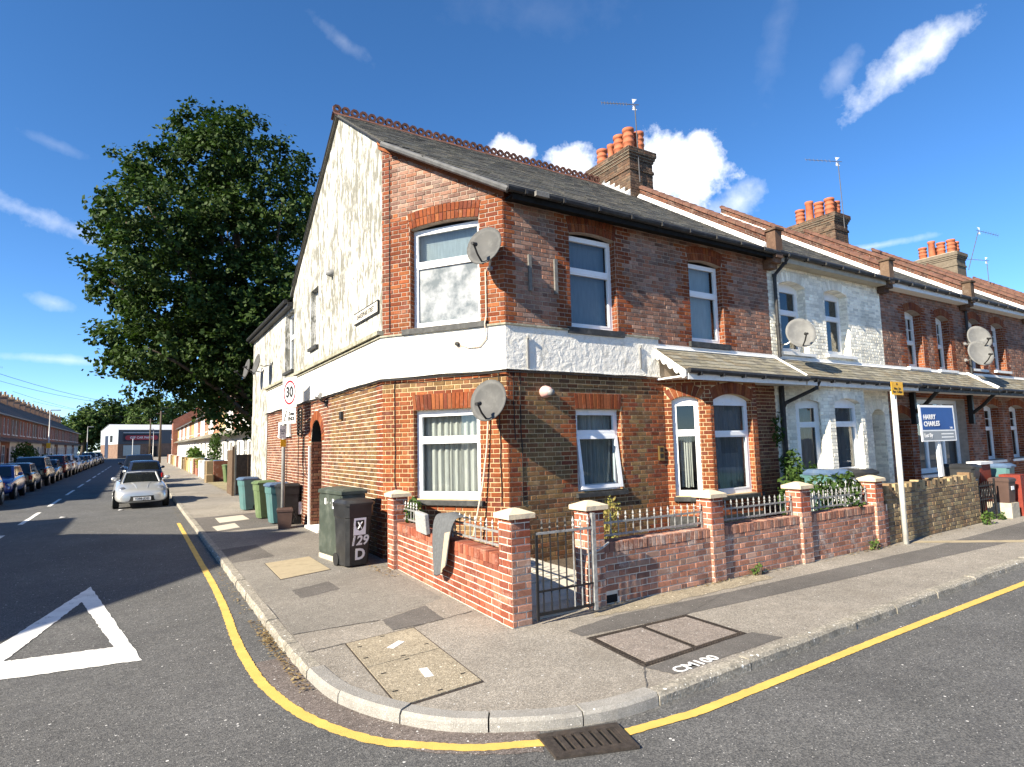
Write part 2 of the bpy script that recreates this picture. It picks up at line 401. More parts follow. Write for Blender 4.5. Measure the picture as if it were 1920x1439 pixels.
UPVC = plain('white_upvc', (.80, .81, .82), .35, 0, .03, 3, dirt=((.5, .5, .47), 8, .25))
EAVEB = plain('eaves_shadow_black', (.014, .014, .014), .85, 0, .3, 8, spec=.1)  # matt near-black stands in for the shadow gap under the front eaves
GUTTER = plain('black_gutter', (.020, .020, .021), .55, 0, .3, 8, dirt=((.09, .09, .08), 6, .4))
GUTG = plain('grey_gutter', (.10, .10, .10), .45, 0, .25, 8)
BLKP = plain('black_plastic', (.022, .023, .025), .4, 0, .25, 5, .15, 90, dirt=((.05, .05, .048), 5, .45))
TEAL = plain('teal_plastic', (.075, .165, .165), .45, 0, .1, 4, .1, 90, dirt=((.15, .20, .19), 5, .4))
BLUEL = plain('blue_lid_plastic', (.075, .12, .20), .42, 0, .12, 4, dirt=((.17, .20, .23), 5, .4))
GREENP = plain('green_plastic', (.105, .155, .07), .45, 0, .12, 4, .1, 90, dirt=((.19, .23, .15), 5, .4))
BROWNP = plain('brown_plastic', (.075, .045, .036), .5, 0, .15, 5, .1, 90)
CABG = plain('dark_green_cabinet_paint', (.050, .062, .050), .5, 0, .2, 4, .2, 60, dirt=((.14, .15, .13), 4, .5))
STEEL = plain('galvanised_steel', (.42, .42, .41), .45, .6, .15, 9)
GREYPOST = plain('grey_post_paint', (.27, .27, .26), .5, .1, .15, 9)
PALEPOST = plain('pale_post_paint', (.58, .57, .52), .5, 0, .12, 7, dirt=((.3, .29, .25), 6, .4))
IRON = plain('black_iron', (.02, .02, .021), .45, .3, .25, 20)
IRONG = plain('silver_painted_iron', (.30, .30, .29), .5, .3, .3, 25, dirt=((.10, .07, .05), 20, .5))
DISH = plain('grey_dish_paint', (.08, .08, .078), .6, .0, .1, 6, dirt=((.17, .17, .16), 7, .4), spec=.2)
AERIAL = plain('dull_aerial_metal', (.10, .10, .105), .55, .3, .15, 9)
DISHP = plain('pale_dish_paint', (.16, .16, .155), .6, 0, .1, 6, dirt=((.28, .28, .26), 7, .4), spec=.2)
CABLE = plain('black_cable', (.015, .015, .015), .6)
CABLEW = plain('pale_cable', (.55, .45, .36), .6)
WOODD = plain('dark_fence_wood', (.10, .065, .04), .85, 0, .3, 8, .4, 40)
WHITEW = plain('white_painted_wood', (.76, .76, .74), .55, 0, .06, 10, dirt=((.45, .44, .4), 8, .35))
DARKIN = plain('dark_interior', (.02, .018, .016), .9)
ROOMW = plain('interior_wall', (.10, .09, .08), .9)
CLOTHG = plain('charcoal_felt', (.105, .110, .115), .95, 0, .15, 30, .5, 250, .1)
CLOTHB = plain('carpet_backing', (.42, .33, .24), .95, 0, .12, 40, .5, 250, .1)
GREYST = plain('grey_speckled_foam', (.30, .30, .29), .9, 0, .25, 40, .4, 120)
PINKB = plain('pale_pink_plastic', (.58, .35, .32), .5)
BRASS = plain('brass_plate', (.38, .27, .10), .35, .8)
TIMBG = plain('grey_timber_strip', (.15, .145, .135), .85, 0, .25, 20)
STUMP = plain('white_sticker', (.82, .82, .82), .5, 0, .03)
PAINTW_S = plain('white_sign_face', (.80, .80, .79), .4, 0, .03)
PAINTR_S = plain('red_sign_ring', (.50, .02, .03), .4, 0, .05)
PAINTK_S = plain('black_sign_print', (.015, .015, .015), .5)
SIGNY = plain('yellow_sign', (.80, .42, .02), .45, 0, .05)
SIGNB = plain('blue_board_print', (.018, .075, .27), .4, 0, .05)
SIGNG = plain('grey_board_print', (.26, .28, .30), .4, 0, .05)

def glass_mat(name, tint=(.92, .95, .95), refl=1.0, dark=None):
    nb = NB(name); tr = nb.n('ShaderNodeBsdfTransparent'); nb.put(tr.inputs[0], tint)
    gl = nb.n('ShaderNodeBsdfGlossy'); gl.inputs['Roughness'].default_value = .01; nb.put(gl.inputs[0], (.95, .97, 1.0))
    nb.put(gl.inputs['Normal'], nb.bump(nb.noise(1.7, 2), .06, .02))
    lw = nb.n('ShaderNodeLayerWeight'); lw.inputs[0].default_value = .5; fz = nb.math('ADD', nb.math('MULTIPLY', nb.math('POWER', lw.outputs['Facing'], 4.0), .85), .06)
    mx = nb.n('ShaderNodeMixShader'); nb.put(mx.inputs[0], nb.math('MULTIPLY', fz, refl, clamp=True)); nb.t.links.new(tr.outputs[0], mx.inputs[1]); nb.t.links.new(gl.outputs[0], mx.inputs[2])
    nb.t.links.new(mx.outputs[0], nb.out.inputs['Surface']); return nb.m
GLASS = glass_mat('window_glass', (.80, .86, .86))
GLASSD = glass_mat('dim_window_glass', (.40, .44, .46))
GLASSO = glass_mat('clear_casement_glass', (.7, .76, .78), .45)
def frosted_mat():
    nb = NB('filmed_glass')
    m = nb.step(nb.math('ADD', nb.noise(2.4, 5, .6), nb.math('MULTIPLY', nb.noise(11, 5, .7), .3)), .55, .72)
    c = nb.mix(m, (.13, .145, .145), (.30, .31, .31))
    return nb.bsdf(c, .12, 0, nb.bump(nb.noise(3, 3), .05, .02), .6)
FILMED = frosted_mat()
def cloth_mat(name, col, trans=.35):
    nb = NB(name); c = nb.mix(1.0, col, nb.ramp(nb.noise(30, 3, .6, (1, 1, .15)), [(.3, .82), (.7, 1.08)]), 'MULTIPLY')
    d = nb.n('ShaderNodeBsdfDiffuse'); nb.put(d.inputs[0], c); t = nb.n('ShaderNodeBsdfTranslucent'); nb.put(t.inputs[0], c)
    mx = nb.n('ShaderNodeMixShader'); mx.inputs[0].default_value = trans; nb.t.links.new(d.outputs[0], mx.inputs[1]); nb.t.links.new(t.outputs[0], mx.inputs[2]); nb.t.links.new(mx.outputs[0], nb.out.inputs['Surface']); return nb.m
NET = cloth_mat('net_curtain', (.62, .60, .56)); NETD = cloth_mat('grey_net_curtain', (.20, .205, .22)); BLIND = cloth_mat('blue_grey_blind', (.26, .31, .38), .1); BLINDW = cloth_mat('pale_blind', (.50, .54, .56), .1)

# ground
def asphalt(name, lo, hi, speck, spcol=(.45, .44, .42), big=None, gs=130):
    nb = NB(name)
    v = nb.vor(gs); rnd = nb.n('ShaderNodeSeparateColor'); nb.put(rnd.inputs[0], v.outputs['Color'])
    c = nb.ramp(rnd.outputs[0], [(0, lo), (.6, tuple((a+b)/2 for a, b in zip(lo, hi))), (1, hi)])
    c = nb.mix(1.0, c, nb.ramp(nb.noise(.55, 6, .6), [(.3, .80), (.7, 1.16)]), 'MULTIPLY')
    c = nb.mix(1.0, c, nb.ramp(nb.noise(7, 5, .6), [(.3, .88), (.7, 1.1)]), 'MULTIPLY')
    sp = nb.math('MULTIPLY', nb.math('GREATER_THAN', rnd.outputs[1], 1-speck), nb.math('LESS_THAN', v.outputs['Distance'], .42))
    c = nb.mix(sp, c, spcol)
    v2 = nb.vor(gs*.33); r2 = nb.n('ShaderNodeSeparateColor'); nb.put(r2.inputs[0], v2.outputs['Color'])
    sp2 = nb.math('MULTIPLY', nb.math('GREATER_THAN', r2.outputs[0], 1-speck*.5), nb.math('LESS_THAN', v2.outputs['Distance'], .3))
    c = nb.mix(sp2, c, tuple(min(.8, x*1.3) for x in spcol))
    if big: c = nb.mix(nb.math('MULTIPLY', nb.step(nb.noise(big[0], 6, .65), .52, .68), big[2]), c, big[1])
    h = nb.math('ADD', v.outputs['Distance'], nb.math('MULTIPLY', nb.noise(240, 3), .5))
    return nb.bsdf(c, .88, 0, nb.bump(h, .55, .006), .3)
ROADM = asphalt('road_asphalt', (.055, .056, .057), (.155, .152, .145), .02, big=(2.0, (.07, .07, .072), .4), gs=95)
ROADP = asphalt('brown_road_patch', (.085, .070, .062), (.22, .185, .165), .03, gs=95)
PAVEM = asphalt('pavement_asphalt', (.158, .143, .121), (.375, .338, .285), .035, big=(1.6, (.17, .148, .12), .35), gs=110)
PAVE2 = asphalt('older_pavement_asphalt', (.13, .120, .105), (.305, .283, .245), .025, big=(2.2, (.15, .135, .115), .4), gs=120)
PAVED = asphalt('dark_pavement_patch', (.085, .080, .074), (.165, .15, .135), .012, gs=160)
PAVEY = asphalt('pale_aggregate_cover', (.20, .17, .12), (.39, .335, .245), .06, (.55, .49, .38), gs=80)
PAVEG = asphalt('grit_cover', (.16, .135, .115), (.34, .29, .25), .04, gs=90)
KERBM = asphalt('granite_kerb', (.19, .175, .145), (.40, .365, .30), .05, (.7, .66, .58), big=(5, (.14, .13, .10), .6), gs=60)
KERBC = asphalt('concrete_kerb', (.24, .228, .205), (.35, .335, .305), .02, (.6, .58, .55), big=(6, (.22, .2, .17), .4), gs=150)
SLAB = render_mat('pale_paving', (.50, .46, .38), (.30, .28, .2), .5, (1, 1, 1), 4, .48, .7, .3)
COVERY = render_mat('pale_cover_slab', (.36, .30, .20), (.17, .145, .095), .7, (.6, 2.5, 1), 3, .5, .68, .3)
def worn_paint(name, col, under, amt=.5):
    nb = NB(name)
    w = nb.step(nb.math('ADD', nb.math('MULTIPLY', nb.noise(5, 5, .7), .55), nb.math('MULTIPLY', nb.noise(85, 3, .6), .45)), .56, .66)
    c = nb.mix(1.0, col, nb.ramp(nb.noise(4, 5), [(.3, .85), (.7, 1.08)]), 'MULTIPLY')
    c = nb.mix(nb.math('MULTIPLY', w, amt), c, under)
    return nb.bsdf(c, .75, 0, nb.bump(nb.noise(150, 3), .4, .005), .3)
PAINTY = worn_paint('yellow_road_paint', (.62, .41, .10), (.25, .19, .10), .6)
PAINTW = worn_paint('white_road_paint', (.74, .73, .69), (.12, .12, .118), .75)
CHALK = worn_paint('white_spray_paint', (.75, .74, .72), (.25, .22, .2), .8)
RUST = plain('rusty_cast_iron', (.055, .045, .038), .7, .35, .35, 30, .4, 120, dirt=((.10, .072, .05), 12, .5))
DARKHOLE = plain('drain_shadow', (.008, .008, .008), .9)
SOIL = asphalt('garden_soil', (.05, .038, .026), (.13, .10, .07), .01, gs=60)
DRYGRASS = asphalt('dry_yard_ground', (.20, .165, .09), (.40, .34, .20), .03, gs=50)

def leaf_mat(name, cols, trans=.35, rough=.6):
    nb = NB(name); r = nb.geo.outputs['Random Per Island']
    c = nb.ramp(r, [(i/(max(1, len(cols)-1)), x) for i, x in enumerate(cols)])
    c = nb.mix(1.0, c, nb.ramp(nb.noise(.5, 3), [(.3, .8), (.7, 1.2)]), 'MULTIPLY')
    b = nb.n('ShaderNodeBsdfPrincipled'); nb.put(b.inputs['Base Color'], c); b.inputs['Roughness'].default_value = rough; b.inputs['Specular IOR Level'].default_value = .15
    t = nb.n('ShaderNodeBsdfTranslucent'); nb.put(t.inputs[0], nb.mix(1.0, c, (1.0, 1.2, .5), 'MULTIPLY'))
    mx = nb.n('ShaderNodeMixShader'); mx.inputs[0].default_value = trans; nb.t.links.new(b.outputs[0], mx.inputs[1]); nb.t.links.new(t.outputs[0], mx.inputs[2]); nb.t.links.new(mx.outputs[0], nb.out.inputs['Surface']); return nb.m
LEAF = leaf_mat('maple_leaf', [(.016, .034, .008), (.028, .054, .012), (.046, .076, .016), (.022, .042, .010)], .22)
LEAFB = leaf_mat('hedge_leaf', [(.022, .050, .012), (.045, .085, .018), (.075, .12, .03)], .25)
LEAFY = leaf_mat('light_shrub_leaf', [(.05, .10, .02), (.09, .15, .035), (.13, .19, .05)], .3)
LEAFF = leaf_mat('far_tree_leaf', [(.030, .058, .014), (.05, .085, .02), (.08, .115, .03)], .2)
LEAFD = leaf_mat('fallen_leaf', [(.22, .14, .05), (.30, .22, .10), (.14, .08, .035), (.38, .31, .17)], .1, .8)
DRYPL = leaf_mat('dry_plant', [(.30, .24, .08), (.22, .22, .06), (.40, .30, .10)], .3)
BARK = plain('bark', (.085, .065, .048), .9, 0, .3, 10, .8, 30)
LITTERW = plain('white_litter', (.75, .73, .70), .7)  # one even off-white for paper scraps and pale litter

def paint_mat(name, col, metal=.0, rough=.22): return plain(name, col, rough, metal, .03, 3, spec=.5, Coat_Weight=.6, Coat_Roughness=.08)
CAR_SILVER = paint_mat('silver_car_paint', (.55, .56, .56), .55, .32); CAR_BLUE = paint_mat('blue_car_paint', (.025, .05, .22), .3); CAR_BLACK = paint_mat('black_car_paint', (.010, .011, .013), .2)
CAR_GREY = paint_mat('grey_car_paint', (.07, .075, .08), .4); CAR_WHITE = paint_mat('white_car_paint', (.66, .67, .66)); CAR_RED = paint_mat('dark_red_car_paint', (.10, .012, .012), .2); CAR_NAVY = paint_mat('navy_car_paint', (.02, .03, .06), .3)
CARGLASS = plain('car_glass', (.010, .012, .014), .04, 0, .05, spec=.8)
TYRE = plain('tyre_rubber', (.018, .018, .018), .85, 0, .2, 30); RIM = plain('alloy_rim', (.45, .45, .45), .3, .8)
LAMP_C = plain('clear_lamp', (.62, .63, .62), .12, .2, .15, 12, spec=.7); LAMP_R = plain('red_lamp', (.35, .012, .010), .15, spec=.7)
SOFTTOP = plain('soft_top_fabric', (.045, .047, .05), .9)
CLADG = plain('grey_cladding', (.075, .085, .10), .5, .1, .06, 2); CLADW = plain('white_cladding', (.42, .47, .52), .5, 0, .06, 2); ROOFW = plain('pale_metal_roof', (.62, .63, .64), .45, .2, .06, 3)
# ---------------------------------------------------------------- ground, roads, pavements
def gz(y): return 0.0 if y < 24 else 0.0048*(min(y, 190)-24)
PZ = 0.08
def structure(o): o['kind'] = 'structure'; return o
ys = [-400, -60, -20, 0, 10, 24]+[24+i*8 for i in range(1, 22)]+[230, 400, 1500, 4000]
mb = MB()
xs_ = [-3000, -300, -60, -20, 20, 60, 300, 3000]
for i in range(len(ys)-1):
    for j in range(len(xs_)-1):
        mb.poly([V(xs_[j], ys[i], gz(ys[i])), V(xs_[j+1], ys[i], gz(ys[i])), V(xs_[j+1], ys[i+1], gz(ys[i+1])), V(xs_[j], ys[i+1], gz(ys[i+1]))])
structure(mb.build('road', ROADM))

KO = [(1.26, 175), (1.26, 60), (1.26, 24), (1.26, 10.65), (1.25, 7.2), (1.265, 6.0), (1.31, 5.11), (1.42, 4.65), (1.62, 4.24), (1.91, 3.88), (2.38, 3.58), (2.73, 3.45), (3.04, 3.40), (3.67, 3.41), (5.58, 3.50), (7.85, 3.6), (10.86, 3.70), (16, 3.86), (60, 5.2)]
def smooth_line(pts, n=6):
    out = []; P = [Vector((*p, 0)) for p in pts]
    for i in range(len(P)-1):
        p0, p1, p2, p3 = P[max(i-1, 0)], P[i], P[i+1], P[min(i+2, len(P)-1)]
        if (p2-p1).length > 3 or i in (0, len(P)-2):
            out.append(p1); continue
        for k in range(n):
            t = k/n; out.append(.5*((2*p1)+(p2-p0)*t+(2*p0-5*p1+4*p2-p3)*t*t+(-p0+3*p1-3*p2+p3)*t**3))
    out.append(P[-1]); return out
KL = smooth_line(KO)
def offset_line(L, d):
    o = []
    for i, p in enumerate(L):
        t = (L[min(i+1, len(L)-1)]-L[max(i-1, 0)]).normalized(); o.append(p+V(-t.y, t.x, 0)*d)
    return o
def arclen(L):
    s = [0]
    for i in range(1, len(L)): s.append(s[-1]+(L[i]-L[i-1]).length)
    return s
def at_len(L, S, s):
    s = max(0, min(S[-1]-1e-4, s))
    for i in range(1, len(L)):
        if S[i] >= s:
            t = (s-S[i-1])/max(1e-6, S[i]-S[i-1]); return L[i-1].lerp(L[i], t), (L[i]-L[i-1]).normalized()
def ribbon(L, s0, s1, off0, off1, z, step=.12, jit=0.0, seed=1):
    S = arclen(L); n = max(2, int((s1-s0)/step)); a = []; b = []; r = random.Random(seed)
    for i in range(n+1):
        p, t = at_len(L, S, s0+(s1-s0)*i/n); nn = V(-t.y, t.x, 0)
        a.append(p+nn*(off0+r.uniform(-jit, jit))+V(0, 0, z+gz(p.y))); b.append(p+nn*(off1+r.uniform(-jit, jit))+V(0, 0, z+gz(p.y)))
    m = MB(); m.strip(a, b); return m

# pavement sheet (inside of the kerb line, under the houses)
KI = offset_line(KL, .125)
mb = MB()
near = [p for p in KI if p.y <= 24.01 and p.x < 59]
poly = [V(p.x, p.y, PZ) for p in near]+[V(60, 5.3, PZ), V(60, 24, PZ)]
mb.poly(poly)
yy = [24]+[24+8*i for i in range(1, 20)]
for i in range(len(yy)-1):
    mb.poly([V(1.385, yy[i], PZ+gz(yy[i])), V(60, yy[i], PZ+gz(yy[i])), V(60, yy[i+1], PZ+gz(yy[i+1])), V(1.385, yy[i+1], PZ+gz(yy[i+1]))])
pavement = structure(mb.build('pavement', PAVEM))
mb = MB()
yl = [-60, 0, 4.2, 24]+[24+8*i for i in range(1, 20)]
for i in range(len(yl)-1):
    if yl[i+1] <= 4.2: continue
    y0, y1 = yl[i], yl[i+1]
    mb.poly([V(-40, y0, PZ+gz(y0)), V(-6.35, y0, PZ+gz(y0)), V(-6.35, y1, PZ+gz(y1)), V(-40, y1, PZ+gz(y1))])
    mb.poly([V(-6.35, y0, PZ+gz(y0)), V(-6.2, y0, PZ+gz(y0)), V(-6.2, y1, PZ+gz(y1)), V(-6.35, y1, PZ+gz(y1))], 1)
    mb.poly([V(-6.2, y0, PZ+gz(y0)), V(-6.2, y0, gz(y0)-.02), V(-6.2, y1, gz(y1)-.02), V(-6.2, y1, PZ+gz(y1))], 1)
mb.poly([V(-40, 4.2, -.02), V(-6.2, 4.2, -.02), V(-6.2, 4.2, PZ), V(-40, 4.2, PZ)], 1)
structure(mb.build('far_pavement', [PAVEM, KERBM]))
# pavement on the camera's side of the main road
mb = MB(); mb.box(-60, -12, -.05, 60, -4.6, .08); structure(mb.build('near_pavement', PAVEM))

# kerb stones
kerb = MB()
S = arclen(KL)
i0 = next(i for i, p in enumerate(KL) if p.y < 24.5)
s_start = next(S[i] for i, p in enumerate(KL) if p.y <= 60.1)
a = ribbon(KL, 0, s_start, .0, .125, PZ+.006, 4.0); a2 = MB(); kerb = structure(a.build('kerb', KERBM))
s = s_start; r = random.Random(5)
corner_s0 = next(S[i] for i, p in enumerate(KL) if p.y < 6.1); corner_s1 = next(S[i] for i, p in enumerate(KL) if p.x > 3.6 and p.y < 4)
s_end = next(S[i] for i, p in enumerate(KL) if p.x > 15 and p.y < 5)+14
while s < s_end:
    concrete = corner_s0-.2 < s < corner_s1-.4
    ln = .66 if concrete else r.uniform(.85, 1.25) if s > corner_s1-.5 else r.uniform(.75, .95)
    nseg = 5; rings = []; dz = r.uniform(-.006, .006); wd = .125 if not concrete else .14
    for k in range(nseg+1):
        p, t = at_len(KL, S, s+.006+(ln-.012)*k/nseg); nn = V(-t.y, t.x, 0); z0 = gz(p.y)-.03; top = PZ+.010+gz(p.y)+dz
        e = .0 if concrete else r.uniform(-.008, .008); f_ = .0 if concrete else r.uniform(-.006, .006)
        rings.append([p+nn*(.0+e)+V(0, 0, z0), p+nn*(.004+e)+V(0, 0, top-.025+f_), p+nn*(.024+e)+V(0, 0, top), p+nn*wd+V(0, 0, top-.002), p+nn*wd+V(0, 0, z0)])
    m = MB(); m.loft(rings[::-1])
    m.build('kerb_stone', KERBC if concrete else KERBM, kerb)
    s += ln
# yellow line, broken at the drain
YL = smooth_line([(1.01, 19.0), (1.0, 10.03), (.93, 7.2), (.92, 6.3), (.96, 5.48), (1.11, 4.72), (1.375, 4.135), (1.63, 3.86), (1.95, 3.6), (2.31, 3.43)], 8)
YS = arclen(YL)
structure(ribbon(YL, 0, YS[-1], -.045, .045, .006, .03, .006, 2).build('yellow_line', PAINTY))
YL2 = smooth_line([(2.84, 3.23), (3.4, 3.17), (4.08, 3.18), (6.5, 3.25), (9.7, 3.31), (16, 3.5), (60, 4.85)], 8)
structure(ribbon(YL2, 0, arclen(YL2)[-1]-1, -.045, .045, .006, .03, .004, 3).build('yellow_line', PAINTY))
# brown patch in the gutter round the bend
GL = [p for p in KL if p.y < 6.2 and p.x < 2.4]
structure(ribbon(GL, 0, arclen(GL)[-1], -.28, .02, .003, .05, .01, 4).build('road_patch', ROADP))
# give-way triangle
tri_o = [V(-.52, 11.0, 0), V(.10, 6.86, 0), V(-1.42, 7.10, 0)]
def inset(T, d):
    o = []
    for i in range(3):
        a, b, c = T[i-1], T[i], T[(i+1) % 3]; e0 = (b-a).normalized(); e1 = (c-b).normalized()
        n0 = V(e0.y, -e0.x, 0); n1 = V(e1.y, -e1.x, 0); cr = e0.cross(e1).z
        k = 1/(1+n0.dot(n1)); o.append(b+(n0+n1)*k*d)
    return o
tri_i = [V(-.56, 9.95, 0), V(-.14, 7.48, 0), V(-1.02, 7.62, 0)]
mb = MB(); r = random.Random(9)
for i in range(3):
    a, b, c, d = tri_o[i], tri_o[(i+1) % 3], tri_i[(i+1) % 3], tri_i[i]; n = 40
    A = [a.lerp(b, k/n)+V(r.uniform(-.008, .008), r.uniform(-.012, .012), .006) if 0 < k < n else a.lerp(b, k/n)+V(0, 0, .006) for k in range(n+1)]
    B = [d.lerp(c, k/n)+V(r.uniform(-.008, .008), r.uniform(-.012, .012), .006) if 0 < k < n else d.lerp(c, k/n)+V(0, 0, .006) for k in range(n+1)]
    mb.strip(A, B)
structure(mb.build('give_way_triangle', PAINTW))
# centre dashes of the side street
for k in range(12):
    y0 = 19.5+k*7.0 if k else 18.9
    y0 = [15.3, 21.9, 28.4][k] if k < 3 else 28.4+6.5*(k-2)
    mb = MB(); A = []; B = []
    for q in range(9):
        y = y0+4.0*q/8; A.append(V(-2.80+r.uniform(-.006, .006), y, gz(y)+.008)); B.append(V(-2.68+r.uniform(-.006, .006), y, gz(y)+.008))
    mb.strip(B, A); structure(mb.build('centre_dash', PAINTW))
# white stop dashes seen at the bottom edge of the road
for (x, y, w, h, t) in [(.62, 4.0, .20, .07, .3), (.83, 3.72, .16, .05, .2), (1.25, 3.70, .13, .06, -.4)]:
    mb = MB(); pts = []
    for q in range(14):
        a = 2*PI*q/14; rr = 1+r.uniform(-.25, .25); pts.append(V(x+w*.5*math.cos(a)*rr*math.cos(t)-h*.5*math.sin(a)*rr*math.sin(t), y+w*.5*math.cos(a)*rr*math.sin(t)+h*.5*math.sin(a)*rr*math.cos(t), .0055))
    mb.poly(pts); structure(mb.build('paint_spot', PAINTW))

# patches and covers in the pavement
def sheet(name, pts, mat_, z=PZ+.004, parent=None, n=10, jit=.008):
    m = MB(); P = []
    rr = random.Random(len(pts)*7+int(pts[0][0]*100))
    for i in range(len(pts)):
        a = V(*pts[i], 0); b = V(*pts[(i+1) % len(pts)], 0)
        for k in range(n): P.append(a.lerp(b, k/n)+V(rr.uniform(-jit, jit) if k else 0, rr.uniform(-jit, jit) if k else 0, z))
    m.poly(P); o = m.build(name, mat_, parent)
    return o
structure(sheet('pavement_patch', [(1.395, 6.55), (2.28, 6.50), (2.95, 6.80), (3.24, 6.95), (3.36, 8.9), (3.5, 10), (3.5, 15.6), (1.395, 15.2)], PAVE2, PZ+.0018, None, 12, .012))
for sa, sb in (((1.39, 6.54), (2.29, 6.49)), ((1.38, 5.9), (1.74, 5.95)), ((2.4, 6.03), (3.26, 6.2)), ((3.62, 3.85), (3.30, 3.50)), ((5.04, 4.70), (6.1, 5.05)), ((1.4, 11.2), (2.1, 11.38)), ((1.40, 13.9), (3.5, 14.1))):
    a_ = V(*sa, 0); b_ = V(*sb, 0); n_ = 14; rr_ = random.Random(int(sa[1]*10)); A_ = []; B_ = []
    for k_ in range(n_+1):
        q_ = a_.lerp(b_, k_/n_)+V(rr_.uniform(-.006, .006), rr_.uniform(-.01, .01), PZ+.0052); w_ = rr_.uniform(.004, .011); A_.append(q_-V(0, w_, 0)); B_.append(q_+V(0, w_, 0))
    m = MB(); m.strip(A_, B_); structure(m.build('pavement_seam', PAVED))
structure(sheet('pavement_patch', [(1.8, 8.0), (2.35, 8.21), (2.34, 8.77), (1.79, 8.52)], PAVED))
structure(sheet('pavement_patch', [(2.27, 6.06), (2.87, 6.11), (2.93, 6.75), (2.3, 6.48)], PAVED))
structure(sheet('pavement_patch', [(1.40, 15.6), (3.5, 15.9), (3.5, 19.6), (1.40, 19.2)], PAVED))
structure(sheet('pavement_patch', [(1.40, 11.2), (2.1, 11.4), (2.05, 13.0), (1.40, 12.8)], PAVED, PZ+.003))
structure(sheet('pavement_patch', [(3.7, 4.78), (4.6, 4.72), (12.0, 4.45), (17.5, 4.3), (17.5, 5.3), (11, 5.0), (6.2, 5.05), (4.4, 5.12), (3.7, 5.0)], PAVED, PZ+.003))
structure(sheet('pavement_patch', [(3.7, 3.60), (5.2, 3.65), (5.1, 3.92), (3.62, 3.84)], PAVED, PZ+.003))
structure(sheet('pavement_patch', [(11.3, 5.45), (11.7, 5.4), (13.6, 3.95), (13.2, 3.95)], COVERY, PZ+.004))
# litter of pale lime at the foot of the wall
structure(sheet('pavement_patch', [(4.2, 5.2), (5.2, 5.12), (7.3, 5.2), (7.3, 5.45), (4.4, 5.5)], PAVEY, PZ+.004, None, 14, .03))
def cover(name, c4, rows, mat_, label, gap=.012, frame=None, fw=.05, z=PZ+.006, split=(1,)):
    cx = sum(p[0] for p in c4)/4; cy = sum(p[1] for p in c4)/4
    th = empty(name, (cx, cy, PZ), 0, label, 'manhole cover')
    P = [V(*p, 0) for p in c4]
    def bil(s_, t_): return P[0].lerp(P[1], s_).lerp(P[3].lerp(P[2], s_), t_)
    m = MB(); e = .02
    m.hexa([bil(-.012, -.012)+V(0, 0, z-.02), bil(1.012, -.012)+V(0, 0, z-.02), bil(1.012, 1.012)+V(0, 0, z-.02), bil(-.012, 1.012)+V(0, 0, z-.02)]+[bil(a_, b_)+V(0, 0, z-.004) for a_, b_ in ((-.012, -.012), (1.012, -.012), (1.012, 1.012), (-.012, 1.012))])
    m.build('cover_frame', frame or RUST, th)
    for i in range(rows):
        s0, s1 = (i+.0)/rows, (i+1.0)/rows; g = gap; a_ = fw if frame else .006
        m = MB(); q = [(a_, s0+(a_ if i == 0 else g)), (1-a_, s0+(a_ if i == 0 else g)), (1-a_, s1-(a_ if i == rows-1 else g)), (a_, s1-(a_ if i == rows-1 else g))]
        m.hexa([bil(x, y)+V(0, 0, z-.02) for x, y in q]+[bil(x, y)+V(0, 0, z+.002) for x, y in q]); m.build('cover_slab', mat_, th)
    return th, bil
big, bil = cover('inspection_cover', [(1.75, 5.93), (1.66, 4.30), (2.38, 4.37), (2.48, 6.02)][::-1], 1, PAVEY, 'large double pale aggregate pavement cover inside the kerb bend')
for o in list(big.children):
    if o.name.startswith('cover_slab'): bpy.data.objects.remove(o)
for k in range(2):
    m = MB(); P = [V(1.66, 4.30, 0), V(2.38, 4.37, 0), V(2.48, 6.02, 0), V(1.75, 5.93, 0)]
    def bl(s_, t_): return P[0].lerp(P[1], s_).lerp(P[3].lerp(P[2], s_), t_)
    t0, t1 = (.006, .545) if k == 0 else (.551, .994)
    q = [(.008, t0), (.992, t0), (.992, t1), (.008, t1)]
    m.hexa([bl(x, y)+V(0, 0, PZ-.014) for x, y in q]+[bl(x, y)+V(0, 0, PZ+.008) for x, y in q]); sl = m.build('cover_slab', PAVEY, big)
    c = bl(.55, (t0+t1)/2); m = MB(); m.box(c.x-.035, c.y-.10, PZ+.0085, c.x+.035, c.y+.10, PZ+.0105, 0, Matrix.Translation(c) @ Matrix.Rotation(-.9 if k else -.15, 4, 'Z') @ Matrix.Translation(-c))
    m.build('painted_dash', STUMP, sl)
    for (x, y) in [(.08, .3), (.9, .25), (.5, .06), (.5, .94), (.12, .75)]:
        c = bl(x, t0+(t1-t0)*y); m = MB(); m.box(c.x-.022, c.y-.01, PZ+.0085, c.x+.022, c.y+.01, PZ+.0095); m.build('key_hole', DARKHOLE, sl)
cover('inspection_cover', [(1.84, 10.77), (1.81, 9.31), (2.59, 9.58), (2.59, 10.94)][::-1], 1, COVERY, 'pale concrete slab cover in pavement beside green cabinet')
cover('inspection_cover', [(1.88, 18.76), (1.86, 17.43), (2.63, 17.76), (2.63, 19.07)][::-1], 1, SLAB, 'larger white slab cover in pavement beside wheelie bins')
cover('inspection_cover', [(1.62, 16.72), (1.64, 15.74), (2.17, 16.1), (2.18, 17.14)][::-1], 1, SLAB, 'smaller white slab cover in pavement near kerb by wheelie bins')
gc, bil = cover('grated_cover', [(3.64, 3.86), (5.02, 3.93), (5.04, 4.69), (3.72, 4.71)], 1, PAVEG, 'rusty framed twin pavement cover outside garden gate', frame=RUST)
for o in list(gc.children):
    if o.name.startswith('cover_slab'): bpy.data.objects.remove(o)
